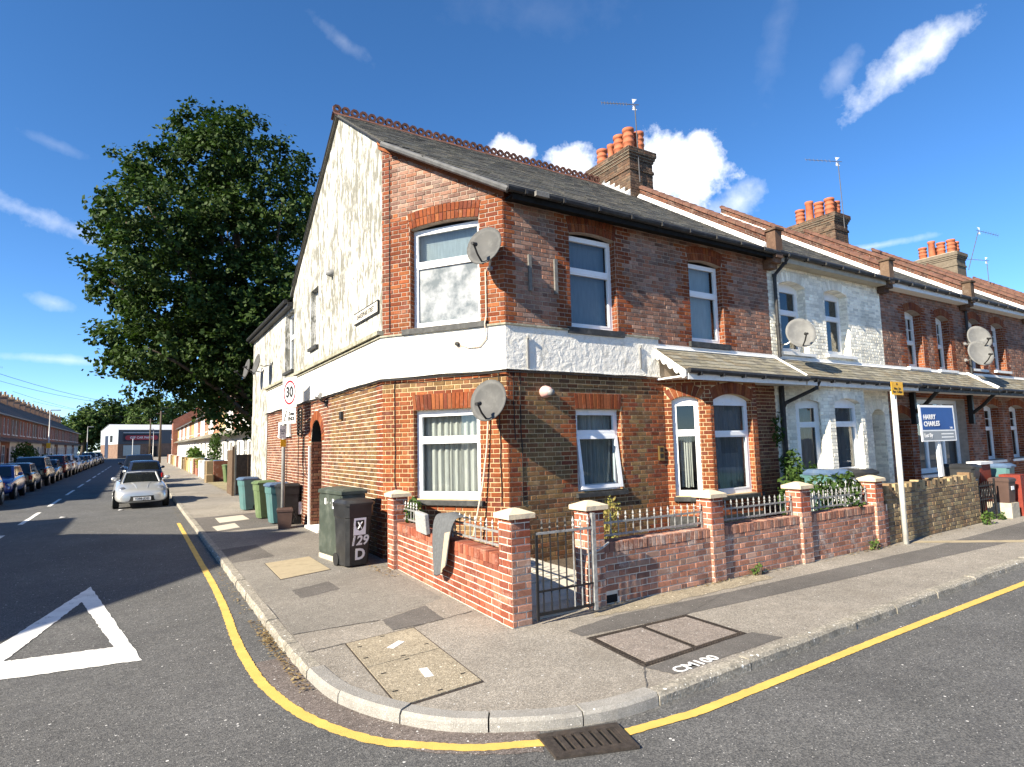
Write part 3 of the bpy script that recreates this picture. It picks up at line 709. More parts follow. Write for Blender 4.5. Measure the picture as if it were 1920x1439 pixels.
for k in range(2):
    s0, s1 = (.045, .475) if k == 0 else (.525, .955)
    m = MB(); q = [(s0, .07), (s1, .07), (s1, .93), (s0, .93)]
    m.hexa([bil(x, y)+V(0, 0, PZ-.014) for x, y in q]+[bil(x, y)+V(0, 0, PZ+.006) for x, y in q]); m.build('cover_slab', PAVEG, gc)
def teeth(a, b, w):     # chequered rim: little raised studs
    m = MB(); L = (b-a).length; t = (b-a).normalized(); nn = V(-t.y, t.x, 0); n = int(L/.035)
    for i in range(n):
        for s_ in (-.25, .25):
            c = a+t*(L*(i+.5)/n)+nn*w*s_; m.box(c.x-.011, c.y-.008, PZ, c.x+.011, c.y+.008, PZ+.009)
    m.build('studded_rim', RUST, gc)
for (a, b) in [((.0, .03), (1, .03)), ((.0, .97), (1, .97)), ((.02, 0), (.02, 1)), ((.98, 0), (.98, 1)), ((.5, 0), (.5, 1))]: teeth(bil(*a), bil(*b), .05)
# sprayed letters on the pavement by the kerb
text('CM100', .155, CHALK, Matrix.Translation((4.02, 3.655, PZ+.0055)) @ Matrix.Rotation(.05, 4, 'Z'), pavement, 'sprayed_lettering', sx=1.15, bold=.003)

# storm drain in the road at the bend
D4 = [V(2.27, 3.22, 0), V(2.76, 3.04, 0), V(2.85, 3.34, 0), V(2.33, 3.50, 0)]
dr = empty('storm_drain', (2.55, 3.27, 0), 0, 'rusty slotted iron gully grate in the road gutter', 'drain')
def dbl(s_, t_): return D4[0].lerp(D4[1], s_).lerp(D4[3].lerp(D4[2], s_), t_)
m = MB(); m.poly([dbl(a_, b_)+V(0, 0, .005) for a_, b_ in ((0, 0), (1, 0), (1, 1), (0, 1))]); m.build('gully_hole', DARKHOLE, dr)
def dbar(m, s0, s1, t0, t1, z0=.003, z1=.02): m.hexa([dbl(a_, b_)+V(0, 0, z0) for a_, b_ in ((s0, t0), (s1, t0), (s1, t1), (s0, t1))]+[dbl(a_, b_)+V(0, 0, z1) for a_, b_ in ((s0, t0), (s1, t0), (s1, t1), (s0, t1))])
m = MB(); dbar(m, -.03, .06, -.05, 1.05); dbar(m, .94, 1.03, -.05, 1.05); dbar(m, .06, .94, -.05, .16); dbar(m, .06, .94, .86, 1.05); m.build('grate_frame', RUST, dr)
for k in range(8):
    s0 = .06+.88*(k+.0)/7.55; m = MB(); dbar(m, s0, s0+.066, .16, .86, .006, .018); m.build('grate_bar', RUST, dr)

# fallen leaves along the kerb
def flat_leaves(name, spots, n, seed, mat_, label, sz=(.018, .04)):
    rr = random.Random(seed); m = MB()
    for i in range(n):
        (x0, x1, y0, y1) = spots[rr.randrange(len(spots))]; x = rr.uniform(x0, x1); y = rr.uniform(y0, y1); a = rr.uniform(0, 6.3); l = rr.uniform(*sz); t = rr.uniform(-.5, .5)
        z = .008+rr.uniform(0, .02)+(PZ if x > 1.39 and y > 3.7 else 0)+gz(y); c, s_ = math.cos(a), math.sin(a)
        q = [(-l, 0, 0), (0, -l*.55, l*.3*t), (l, 0, l*.5*t), (0, l*.55, 0)]
        m.poly([V(x+u*c-v*s_, y+u*s_+v*c, z+w) for u, v, w in q])
    o = m.build(name, mat_); return tag(o, label, 'leaves', kind='stuff')
flat_leaves('fallen_leaves', [(1.12, 1.25, 6.2, 7.6), (1.14, 1.24, 6.4, 7.1), (1.10, 1.25, 8, 12), (1.0, 1.25, 14, 24), (1.05, 1.24, 17, 24), (1.16, 1.25, 5.2, 6.3)], 800, 3, LEAFD, 'dry fallen leaves gathered in the gutter against the kerb', (.010, .022))
flat_leaves('wall_foot_litter', [(4.6, 11.0, 5.38, 5.5), (6, 8, 5.4, 5.48), (9.5, 11.2, 5.4, 5.5), (3.05, 3.3, 8.4, 9.4), (11.2, 14.5, 5.45, 5.62)], 320, 4, LEAFD, 'dry leaf litter along the foot of the garden walls', (.012, .03))
# ---------------------------------------------------------------- masonry and window makers
CO = .075
def arch_z(h, u):
    """height of the intrados of opening h = dict(u0,u1,z1,rise) above its springing at u"""
    w = (h['u1']-h['u0'])/2; r = h.get('rise', 0)
    if r <= 0: return h['z1']
    R = (w*w+r*r)/(2*r); c = (h['u0']+h['u1'])/2; d = R*R-(u-c)**2
    return h['z1']+r-R+math.sqrt(max(0, d))
def brick_geo(c4, d, ins=.004):
    cx = sum(p[0] for p in c4)/4; cz = sum(p[1] for p in c4)/4
    vs_ = [(x, z, -.004) for x, z in c4]+[(x, z, d-.004) for x, z in c4]
    for x, z in c4:
        dx, dz = cx-x, cz-z; vs_.append((x+math.copysign(min(ins, abs(dx)), dx), z+math.copysign(min(ins, abs(dz)), dz), d))
    fs = [(8, 9, 10, 11)]
    for i in range(4):
        j = (i+1) % 4; fs += [(i, j, j+4, i+4), (i+4, j+4, j+8, i+8)]
    return vs_, fs
def put_brick(P, fr, c4, mi, d=.011, rnd=random, vis=True):
    xs = [p[0] for p in c4]; zs = [p[1] for p in c4]; w = max(xs)-min(xs); h = max(zs)-min(zs); cx = (max(xs)+min(xs))/2; cz = (max(zs)+min(zs))/2
    rect = abs(c4[0][1]-c4[1][1]) < 1e-6 and abs(c4[2][1]-c4[3][1]) < 1e-6 and abs(c4[0][0]-c4[3][0]) < 1e-6
    loc = [(x-cx, z-cz) for x, z in c4]; dd = d
    vs_, fs = brick_geo(loc, dd)
    M = fr.mat(cx, cz, rnd.uniform(-.003, .003)) @ Matrix.Rotation(rnd.gauss(0, .006), 4, 'Z') @ Matrix.Rotation(rnd.gauss(0, .008), 4, 'Y')
    key = (round(w, 3), round(h, 3)) if rect else None
    P.add(M, vs_, fs, [vs_[8], vs_[9], vs_[10], vs_[11]], mi, key, vis)
def lay(P, fr, u0, u1, z0, z1, zone, holes=(), top=None, bond='flemish', d=.009, seed=1, vis=None, ph=0.0):
    """courses of brick on frame fr. zone(u, z, k) -> material index or None"""
    rnd = random.Random(seed); k0 = int(math.floor((z0)/CO)); k1 = int(math.ceil(z1/CO))
    for k in range(k0, k1):
        a, b = k*CO+.0062, (k+1)*CO-.0062; a = max(a, z0); b = min(b, z1)
        if b-a < .02: continue
        if bond == 'flemish': seq, sh = [.2112, .0987], .16875*(k % 2)
        elif bond == 'header': seq, sh = [.0987], .05625*(k % 2)
        else: seq, sh = [.2112], .1125*(k % 2)
        u = u0-.5-sh+ph; i = 0
        # keep the pattern running from a fixed origin
        while u < u1:
            w = seq[i % len(seq)]; s0, s1 = u, u+w; u += w+.0138; i += 1
            s0 = max(s0, u0); s1 = min(s1, u1)
            if s1-s0 < .02: continue
            segs = [(s0, s1)]
            zm = (a+b)/2; lift = a
            for h in holes:
                ex = h.get('ring', 0)
                if b <= h['z0']+.002: continue
                n = []
                for (p, q) in segs:
                    if zm <= h['z1'] or (not ex and zm <= h['z1']+h.get('rise', 0)):
                        hu0, hu1 = h['u0'], h['u1']
                        if zm > h['z1']:
                            # curved head without ring
                            ww = (hu1-hu0)/2; cc = (hu0+hu1)/2; rr = h['rise']; RR = (ww*ww+rr*rr)/(2*rr); t = zm-(h['z1']+rr-RR); hw = math.sqrt(max(0, RR*RR-t*t)); hu0, hu1 = cc-hw, cc+hw
                        if q <= hu0 or p >= hu1: n.append((p, q))
                        else:
                            if p < hu0: n.append((p, hu0-.004))
                            if q > hu1: n.append((hu1+.004, q))
                    elif ex:
                        ww = (h['u1']-h['u0'])/2; cc = (h['u0']+h['u1'])/2; rr = max(h.get('rise', 0), .004)
                        if h.get('flat'):
                            fl = h.get('flare', .06)*(zm-h['z1'])/ex; hw = ww+fl if zm < h['z1']+ex else -1
                        else:
                            RR = (ww*ww+rr*rr)/(2*rr); zc = h['z1']+rr-RR; RE = RR+ex; t = zm-zc
                            hw = math.sqrt(max(0, RE*RE-t*t)) if t < RE else -1
                            # radial skewback limits the ring sideways
                            hw = min(hw, ww*(t)/max(.01, (RR-rr)) if RR > rr*1.01 else hw)
                            hw = max(hw, -1)
                        if hw <= 0 or q <= cc-hw or p >= cc+hw: n.append((p, q))
                        else:
                            if p < cc-hw: n.append((p, cc-hw-.005))
                            if q > cc+hw: n.append((cc+hw+.005, q))
                    else: n.append((p, q))
                segs = n
            for (p, q) in segs:
                if q-p < .018: continue
                bb0 = bb1 = b
                if top:
                    t0, t1 = top(p), top(q)
                    if min(t0, t1) < a+.015: continue
                    bb0, bb1 = min(b, t0), min(b, t1)
                mi = zone((p+q)/2, zm, k)
                if mi is None: continue
                put_brick(P, fr, [(p, a), (q, a), (q, bb1), (p, bb0)], mi, d, rnd, vis((p+q)/2, zm) if vis else True)
def ring(P, fr, h, mi, d=.013, bw=.066, seed=1, rows=1):
    """voussoirs over an opening"""
    rnd = random.Random(seed); ex = h['ring']; w = (h['u1']-h['u0'])/2; c = (h['u0']+h['u1'])/2; r = h.get('rise', 0)
    if h.get('flat'):
        fl = h.get('flare', .06); n = int(round(2*w/(bw+.009)))
        for i in range(n):
            a0 = -w+2*w*i/n+.004; a1 = -w+2*w*(i+1)/n-.004; k = (w+fl)/w
            for q in range(rows):
                t0 = q/rows; t1 = (q+1)/rows; e = .004
                put_brick(P, fr, [(c+a0*(1+(k-1)*t0), h['z1']+ex*t0+e), (c+a1*(1+(k-1)*t0), h['z1']+ex*t0+e), (c+a1*(1+(k-1)*t1), h['z1']+ex*t1-e), (c+a0*(1+(k-1)*t1), h['z1']+ex*t1-e)], mi, d, rnd)
        return
    R = (w*w+r*r)/(2*r); zc = h['z1']+r-R; th = math.asin(min(1, w/R)) if r <= w else PI/2+math.asin(min(1, (r-w)/R))
    n = max(5, int(round(2*th*R/(bw+.009))))
    for i in range(n):
        a0 = -th+2*th*i/n; a1 = -th+2*th*(i+1)/n; g = .004/R
        for q in range(rows):
            r0 = R+ex*q/rows+.003; r1 = R+ex*(q+1)/rows-.003
            pts = [(c+r0*math.sin(a0+g), zc+r0*math.cos(a0+g)), (c+r0*math.sin(a1-g), zc+r0*math.cos(a1-g)), (c+r1*math.sin(a1-g), zc+r1*math.cos(a1-g)), (c+r1*math.sin(a0+g), zc+r1*math.cos(a0+g))]
            put_brick(P, fr, pts, mi, d, rnd)
def backing(mb, fr, u0, u1, z0, top, holes=(), mi=0, rev=.11, revmi=None, brk=()):
    """wall sheet with openings and their reveals"""
    revmi = mi if revmi is None else revmi
    cuts = sorted(set([u0, u1]+[h['u0'] for h in holes]+[h['u1'] for h in holes]+[b for b in brk if u0 < b < u1]))
    T = top if callable(top) else (lambda u: top)
    for a, b in zip(cuts[:-1], cuts[1:]):
        m = (a+b)/2; hs_ = sorted([h for h in holes if h['u0'] < m < h['u1']], key=lambda h: h['z0']); z = z0
        for h in hs_:
            if h['z0'] > z+1e-4: mb.poly([fr.p(a, z), fr.p(b, z), fr.p(b, h['z0']), fr.p(a, h['z0'])], mi)
            z = h['z1']+h.get('rise', 0)
        mb.poly([fr.p(a, z), fr.p(b, z), fr.p(b, T(b-1e-5)), fr.p(a, T(a+1e-5))], mi)
    for h in holes:
        a, b, c, d, r = h['u0'], h['u1'], h['z0'], h['z1'], h.get('rise', 0); dp = h.get('rev', rev)
        mb.poly([fr.p(a, c), fr.p(a, d), fr.p(a, d, -dp), fr.p(a, c, -dp)][::-1], revmi)
        mb.poly([fr.p(b, c), fr.p(b, d), fr.p(b, d, -dp), fr.p(b, c, -dp)], revmi)
        mb.poly([fr.p(a, c), fr.p(b, c), fr.p(b, c, -dp), fr.p(a, c, -dp)][::-1], revmi)
        n = 1 if r <= 0 else 14
        for i in range(n):
            ua, ub = a+(b-a)*i/n, a+(b-a)*(i+1)/n; za, zb = arch_z(h, ua), arch_z(h, ub)
            mb.poly([fr.p(ua, za), fr.p(ub, zb), fr.p(ub, zb, -dp), fr.p(ua, za, -dp)], revmi)
            if r > 0: mb.poly([fr.p(ua, za), fr.p(ub, zb), fr.p(ub, d+r), fr.p(ua, d+r)], mi)
def jambs(P, fr, h, mi, seed=3, rev=.11):
    """bricks on the cheeks of an opening"""
    dp = h.get('rev', rev)
    for side in (0, 1):
        if side == 0: f2 = Fr(fr.p(h['u0'], 0, 0), -fr.N); 
        else: f2 = Fr(fr.p(h['u1'], 0, -dp), fr.N)
        lay(P, f2, .0 if side else .004, dp-.004 if side else dp, h['z0'], h['z1'], lambda u, z, k: mi, bond='stretcher', d=.009, seed=seed+side)

def folds(fr, u0, u1, z0, z1, w, n=9, amp=.022, seed=1, lift=.0):
    rnd = random.Random(seed); m = MB(); k = n*6; A = []; B = []
    ph = rnd.uniform(0, 6); f2 = rnd.uniform(.6, .9)
    for i in range(k+1):
        t = i/k; x = u0+(u1-u0)*t; o = amp*(math.sin(t*n*2*PI+ph+1.3*math.sin(t*9+ph))+.4*math.sin(t*n*2*PI*f2*2.3+2))
        A.append(fr.p(x+.004*math.sin(i), z0+.01*math.sin(t*n*2+ph), w+o*1.15)); B.append(fr.p(x, z1, w+o*.8))
    m.strip(A, B); return m
def window(house, fr, h, setback=.11, frame=UPVC, fw=.055, trans=(.72,), mull=(), glass=GLASS, curtain=None, sill=SILLD, sill_ex=.10, bars=0, label=None, sash=False, sill_h=.09, sill_d=.07, cseed=1, arch_fill=True, vent=False, room=True):
    """frame mesh = the window part; panes, curtain, sill and vent are its pieces"""
    u0, u1, z0, z1 = h['u0'], h['u1'], h['z0'], h['z1']; r = h.get('rise', 0); w1 = -setback; w0 = -setback-.06
    mb = MB()
    mb.fbox(fr, u0, u0+fw, z0, z1, w0, w1); mb.fbox(fr, u1-fw, u1, z0, z1, w0, w1)
    mb.fbox(fr, u0+fw, u1-fw, z0, z0+fw*1.15, w0, w1); mb.fbox(fr, u0+fw, u1-fw, z1-fw, z1, w0, w1)
    zc = [z0+fw*1.15]+[z0+(z1-z0)*t for t in trans]+[z1-fw]
    for t in trans: mb.fbox(fr, u0+fw, u1-fw, z0+(z1-z0)*t-.032, z0+(z1-z0)*t+.032, w0-.002, w1+.012)
    uc = [u0+fw]+[u0+(u1-u0)*t for t in mull]+[u1-fw]
    for t in mull: mb.fbox(fr, u0+(u1-u0)*t-.028, u0+(u1-u0)*t+.028, z0+fw, z1-fw, w0-.004, w1+.008)
    if r > 0 and arch_fill:
        n = 12
        for i in range(n):
            ua, ub = u0+(u1-u0)*i/n, u0+(u1-u0)*(i+1)/n
            mb.poly([fr.p(ua, z1, w1-.004), fr.p(ub, z1, w1-.004), fr.p(ub, arch_z(h, ub)+.002, w1-.004), fr.p(ua, arch_z(h, ua)+.002, w1-.004)])
    win = mb.build('window', frame, house)
    if label: win['label'] = label
    for i in range(len(zc)-1):
        for j in range(len(uc)-1):
            a, b = uc[j]+(.028 if j else 0), uc[j+1]-(.028 if j < len(uc)-2 else 0); c = zc[i]+(.032 if i else 0); d = zc[i+1]-(.032 if i < len(zc)-2 else 0)
            g = glass[min(i, len(glass)-1)] if isinstance(glass, (list, tuple)) else glass
            # inner casement bead
            m = MB(); q = .028
            for (x0, x1, y0, y1) in ((a, a+q, c, d), (b-q, b, c, d), (a+q, b-q, c, c+q), (a+q, b-q, d-q, d)): m.fbox(fr, x0, x1, y0, y1, w0+.012, w1+.005)
            if bars and (i == len(zc)-2 or bars > 9):
                nb_ = bars % 10
                for s_ in range(1, nb_): x = a+(b-a)*s_/nb_; m.fbox(fr, x-.010, x+.010, c, d, w0+.012, w1-.004)
                y = (c+d)/2; m.fbox(fr, a, b, y-.010, y+.010, w0+.014, w1-.006)
            m.build('casement', frame, win)
            m = MB(); m.poly([fr.p(a, c, w0+.03), fr.p(b, c, w0+.03), fr.p(b, d, w0+.03), fr.p(a, d, w0+.03)]); m.build('pane', g, win)
    if vent:
        m = MB(); m.fbox(fr, (u0+u1)/2-.17, (u0+u1)/2+.17, z1-.045, z1-.018, w1, w1+.014); m.build('trickle_vent', frame, win)
    if curtain:
        kind = curtain if isinstance(curtain, str) else curtain[0]; cw = w0-.10
        if kind == 'net':
            folds(fr, u0+.02, u1-.02, z0+.02, z1, cw, max(5, int((u1-u0)*9)), .025, cseed).build('curtain', NET, win, True)
        elif kind == 'grey':
            folds(fr, u0+.02, u1-.02, z0+.02, z1, cw, max(6, int((u1-u0)*12)), .014, cseed).build('curtain', NETD, win, True)
        elif kind == 'half':
            folds(fr, u0+.12, u1-.14, z0+.14, z0+(z1-z0)*.66, cw, 6, .02, cseed).build('curtain', NET, win, True)
        elif kind in ('blind', 'blindw'):
            m = MB(); n = int((z1-z0)/.035)
            for i in range(n):
                z = z0+.03+(z1-z0-.05)*i/n; m.poly([fr.p(u0+.03, z, cw-.012), fr.p(u1-.03, z, cw-.012), fr.p(u1-.03, z+.030, cw+.010), fr.p(u0+.03, z+.030, cw+.010)])
            m.poly([fr.p(u0, z0, cw-.05), fr.p(u1, z0, cw-.05), fr.p(u1, z1, cw-.05), fr.p(u0, z1, cw-.05)])
            m.build('blind', BLIND if kind == 'blind' else BLINDW, win)
        elif kind == 'pair':
            ww = (u1-u0)*.24
            for a, b in ((u0+.01, u0+ww), (u1-ww, u1-.01)): folds(fr, a, b, z0, z1, cw, 4, .025, cseed+int(a*10)).build('curtain', NET, win, True)
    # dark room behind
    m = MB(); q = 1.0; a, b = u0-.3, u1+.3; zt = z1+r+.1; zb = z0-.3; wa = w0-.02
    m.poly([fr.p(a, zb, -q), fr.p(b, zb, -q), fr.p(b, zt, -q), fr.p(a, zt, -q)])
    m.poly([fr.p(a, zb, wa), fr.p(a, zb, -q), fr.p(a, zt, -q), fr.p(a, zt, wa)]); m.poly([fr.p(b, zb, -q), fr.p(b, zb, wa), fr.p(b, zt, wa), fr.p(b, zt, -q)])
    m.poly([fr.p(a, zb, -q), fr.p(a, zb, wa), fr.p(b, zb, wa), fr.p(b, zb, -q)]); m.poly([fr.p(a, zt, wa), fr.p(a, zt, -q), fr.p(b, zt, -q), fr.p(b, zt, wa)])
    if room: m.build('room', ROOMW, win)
    if sill:
        m = MB(); e = sill_ex; sd = sill_d
        m.hexa([fr.p(u0-e, z0-sill_h, sd), fr.p(u1+e, z0-sill_h, sd), fr.p(u1+e, z0-sill_h, -setback-.04), fr.p(u0-e, z0-sill_h, -setback-.04),
                fr.p(u0-e, z0-.018, sd), fr.p(u1+e, z0-.018, sd), fr.p(u1+e, z0-.002, -setback-.04), fr.p(u0-e, z0-.002, -setback-.04)])
        m.build('sill', sill, win)
    return win

def slates(P, fr, u0, u1, s1, mi=0, sw=.26, ex=.20, inside=None, seed=1, th=.007):
    """fr: u along the eave, s up the slope"""
    rnd = random.Random(seed); n = int(math.ceil(s1/ex))
    for k in range(n):
        u = u0-(sw*.5 if k % 2 else 0)
        while u < u1:
            a, b = max(u0, u+.003), min(u1, u+sw-.003); u += sw
            if b-a < .03: continue
            s0 = k*ex+rnd.uniform(-.006, .006); sl = min(ex*1.35, s1-k*ex)
            if inside and not inside((a+b)/2, s0+ex*.5): continue
            w, l = b-a, sl; lift = rnd.uniform(.010, .016)
            vs_ = [(-w/2, 0, lift), (w/2, 0, lift), (w/2, l, .001), (-w/2, l, .001), (-w/2, 0, lift-th), (w/2, 0, lift-th)]
            fs = [(0, 1, 2, 3), (4, 5, 1, 0), (4, 0, 3), (5, 2, 1)]
            M_ = fr.mat((a+b)/2, s0, 0) @ Matrix.Rotation(rnd.gauss(0, .008), 4, 'Z')
            P.add(M_, vs_, fs, [vs_[0], vs_[1], (w/2, min(l, ex), .0), (-w/2, min(l, ex), 0)], mi, (round(w, 3), round(l, 3)))

def pot_mesh(x, y, z, h=.55, r=.15, style=0, seg=16):
    m = MB(); T = Matrix.Translation((x, y, z))
    if style == 0: pr = [(r*1.02, 0), (r*.98, h*.30), (r*1.10, h*.32), (r*1.10, h*.40), (r*.97, h*.42), (r*.95, h*.58), (r*1.08, h*.60), (r*1.08, h*.68), (r*.93, h*.70), (r*.92, h*.84), (r*1.10, h*.86), (r*1.10, h), (r*.82, h), (r*.80, h*.6), (0, h*.6)]
    elif style == 1: pr = [(r*.95, 0), (r*.86, h*.85), (r*1.0, h*.88), (r*1.0, h), (r*.72, h), (r*.72, h*.6), (0, h*.6)]
    else: pr = [(r*.9, 0), (r*.9, h*.2), (r*.72, h*.26), (r*.72, h*.8), (r*.86, h*.83), (r*.86, h), (r*.62, h), (r*.6, h*.6), (0, h*.6)]
    m.lathe(pr, seg, T); return m
def chimney(house, x0, x1, y0, y1, zb, zt, pots, seed=1, limit=60, bricks=True, pot_mat=POT):
    """brick stack with oversailing courses; flaunching and pots"""
    m = MB(); e = .0
    m.box(x0, y0, zb, x1, y1, zt)
    lv = [(zt-.62, zt-.54, .03), (zt-.30, zt-.225, .03), (zt-.225, zt-.15, .06), (zt-.15, zt-.0, .09)]
    for a, b, o in lv: m.box(x0-o, y0-o, a, x1+o, y1+o, b)
    st = m.build('chimney_stack', MORT_D, house)
    if bricks:
        P = Pieces(st, 'brick', [CHIMB], 'stack_bricks', limit, 55)
        for (a, b, o) in [(zb, zt, 0)]+lv:
            sides = [(Fr((x0-o, y0-o, 0), (1, 0, 0)), x1-x0+2*o), (Fr((x0-o, y1+o, 0), (0, -1, 0)), y1-y0+2*o)]
            for q, (f_, L) in enumerate(sides): lay(P, f_, 0, L, a, b, lambda u, z, k: 0, seed=seed+q+int(o*100))
        P.finish()
    m = MB(); m.hexa([V(x0-.05, y0-.05, zt), V(x1+.05, y0-.05, zt), V(x1+.05, y1+.05, zt), V(x0-.05, y1+.05, zt), V(x0+.1, y0+.1, zt+.07), V(x1-.1, y0+.1, zt+.07), V(x1-.1, y1-.1, zt+.07), V(x0+.1, y1-.1, zt+.07)]); m.build('flaunching', CONC, st)
    for (x, y, h, r, sty) in pots: pot_mesh(x, y, zt+.04, h, r, sty).build('chimney_pot', pot_mat, st, True)
    return st
# ---------------------------------------------------------------- the corner house
RIDGE_Y, RIDGE_Z, SLP = 12.66, 9.27, .67
def zr(y): return RIDGE_Z-SLP*abs(y-RIDGE_Y)
A2, B2 = V(3.55, 9.92, 0), V(4.88, 8.0, 0)
FC = Fr(A2, B2-A2); LC = (B2-A2).length
FF = Fr((0, 8.0, 0), (1, 0, 0)); FS = Fr((3.55, 0, 0), (0, -1, 0))
RF = Fr((0, 7.72, zr(7.72)), (1, 0, 0), (0, 1, SLP))
H1X = 11.65
house1 = empty('corner_house', (6.5, 12, 0), 0, 'red and yellow brick corner house with splayed corner and stained white gable', 'house')

def hole(u0, u1, z0, z1, **k): d = dict(u0=u0, u1=u1, z0=z0, z1=z1); d.update(k); return d
h_cu = hole(.57, 1.90, 3.93, 5.66, rise=.055, ring=.29, rev=.13)
h_cl = hole(.62, 1.86, 1.08, 2.53, ring=.27, flat=1, flare=.03, rev=.13)
h_f1 = hole(6.20, 7.24, 3.90, 5.55, rise=.055, ring=.29, rev=.13)
h_f2 = hole(9.15, 10.13, 3.86, 5.47, rise=.055, ring=.29, rev=.13)
h_fl = hole(6.22, 7.22, 1.12, 2.50, ring=.27, flat=1, flare=.03, rev=.13)
h_door = hole(-14.92, -13.92, .05, 2.11, rise=.495, ring=.225, rev=2.6)
h_g = hole(-15.06, -14.33, 4.40, 5.82, rev=.16)
h_w = hole(-18.1, -16.97, 4.13, 5.80, rev=.16)
BAYP = [V(8.3, 8.0, 0), V(8.87, 7.42, 0), V(10.2, 7.42, 0), V(10.78, 8.0, 0)]
BF = [Fr(BAYP[i], BAYP[i+1]-BAYP[i]) for i in range(3)]
BLN = [(BAYP[i+1]-BAYP[i]).length for i in range(3)]
h_b0 = hole(.13, .62, .92, 2.66, rise=.08, ring=.22, rev=.12)
h_b1 = hole(.09, 1.18, .92, 2.66, rise=.12, ring=.22, rev=.12)
h_b2 = hole(.13, .62, .92, 2.66, rise=.08, ring=.22, rev=.12)

def topC(u): return zr(FC.p(u, 0).y)-.09
def topS(u):
    y = -u
    return zr(y)-.06 if y <= 17.05 else 6.12
mb = MB()
BZ0, BZ1 = 3.12, 3.82
backing(mb, FC, 0, LC, .0, BZ0, [h_cl]); backing(mb, FC, 0, LC, BZ0, topC, [h_cu], 3)
backing(mb, FF, B2.x, 8.3, .0, BZ0, [h_fl]); backing(mb, FF, B2.x, H1X, BZ0, 6.06, [h_f1, h_f2], 3); backing(mb, FF, 10.78, H1X, 0, BZ0)
backing(mb, FS, -20.7, -A2.y, 0, BZ0, [h_door], 1, .11, 4)
backing(mb, FS, -23.8, -A2.y, BZ0, topS, [h_g, h_w], 2, .16, 2, brk=(-RIDGE_Y, -17.05))
backing(mb, Fr((3.53, 0, 0), (0, -1, 0)), -23.8, -20.7, 0, BZ0+.02, [], 2)
for i, hh in enumerate((h_b0, h_b1, h_b2)): backing(mb, BF[i], 0, BLN[i], 0, 3.06, [hh])
# unseen sides, so that the house is closed
mb.poly([V(3.55, 23.8, 0), V(7, 23.8, 0), V(7, 23.8, 6.1), V(3.55, 23.8, 6.1)], 2); mb.poly([V(7, 17.05, 0), V(7, 23.8, 0), V(7, 23.8, 6.1), V(7, 17.05, 6.1)], 2)
mb.poly([V(7, 17.05, 0), V(H1X, 17.05, 0), V(H1X, 17.05, 6.3), V(7, 17.05, 6.3)], 2)
MORT_U = mortar_mat('upper_mortar', (.36, .29, .23))
wall1 = mb.build('wall', [MORT_Y, MORT_W, GABLE_R, MORT_U, DARKIN], house1)

P = Pieces(wall1, 'brick', [RED, STOCK, UPPER, QUOIN, SIDEB], 'brickwork')
def tooth(k, base, ext=.11): return base+(ext if (k//3) % 2 else 0)
def z_cl(u, z, k):
    if z > 2.86: return 1 if (k % 5) else 0
    if z < 1.0 and .55 < u < 1.9: return 1 if k % 3 else 0
    return 0
def z_cu(u, z, k):
    if u < .20: return 3
    if z > 6.0 or z > topC(u)-.10: return 0 if z > topC(u)-.12 else 2
    return 0 if z < 5.95 and (u < .57 or u > 1.8) else (2 if (u > tooth(k, .40) and u < LC-.2) else 0)
lay(P, FC, 0, LC, .06, BZ0, z_cl, [h_cl], seed=11, vis=lambda u, z: z > 1.0)
lay(P, FC, 0, LC, BZ1, 7.6, z_cu, [h_cu], top=lambda u: topC(u), seed=12)
ring(P, FC, h_cu, 0, rows=2); ring(P, FC, h_cl, 0); jambs(P, FC, h_cu, 0); jambs(P, FC, h_cl, 0)
def z_fl(u, z, k):
    e = tooth(k, .20)
    if u < B2.x+e or u > 8.3-tooth(k, .34): return 0
    if z < 2.8 and (h_fl['u0']-e < u < h_fl['u1']+e) and z > 1.1: return 0
    return 1
def z_fu(u, z, k):
    e = tooth(k, .22)
    if u < B2.x+tooth(k, .14, .1): return 0
    for h in (h_f1, h_f2):
        if h['u0']-e < u < h['u1']+e and z < h['z1']+.3 and (z < h['z1'] or True): return 0 if z < 5.86 else 2
    return 2
lay(P, FF, B2.x, 8.3, .06, BZ0, z_fl, [h_fl], seed=13, vis=lambda u, z: z > .9)
lay(P, FF, B2.x, H1X, 3.66, 6.06, z_fu, [h_f1, h_f2], seed=14, vis=lambda u, z: z > BZ1 or u > 8.3)
for h in (h_f1, h_f2): ring(P, FF, h, 0, rows=2); jambs(P, FF, h, 0)
ring(P, FF, h_fl, 0); jambs(P, FF, h_fl, 0)
lay(P, FF, 10.78, H1X, .06, 3.1, lambda u, z, k: 4, seed=15, vis=lambda u, z: False)
def z_s(u, z, k):
    y = -u
    if y < 10.16+(.11 if (k//3) % 2 else 0): return 0
    return 1 if y < 13.15+(.1 if k % 2 else 0) else 4
lay(P, FS, -20.7, -A2.y, .06, BZ0, z_s, [h_door], seed=16)
ring(P, FS, h_door, 0, bw=.062); jambs(P, FS, h_door, 4)
for i, hh in enumerate((h_b0, h_b1, h_b2)):
    lay(P, BF[i], 0, BLN[i], .55 if i < 2 else .1, 3.06, lambda u, z, k: 0, [hh], seed=20+i, vis=lambda u, z: z > 1.0); ring(P, BF[i], hh, 0); jambs(P, BF[i], hh, 0)
P.finish()
m = MB()
for i in range(2): m.fbox(BF[i], 0 if i == 0 else -.02, BLN[i]+.015, .05, .56, -.02, .02)
m.build('bay_plinth', SILLD, house1)
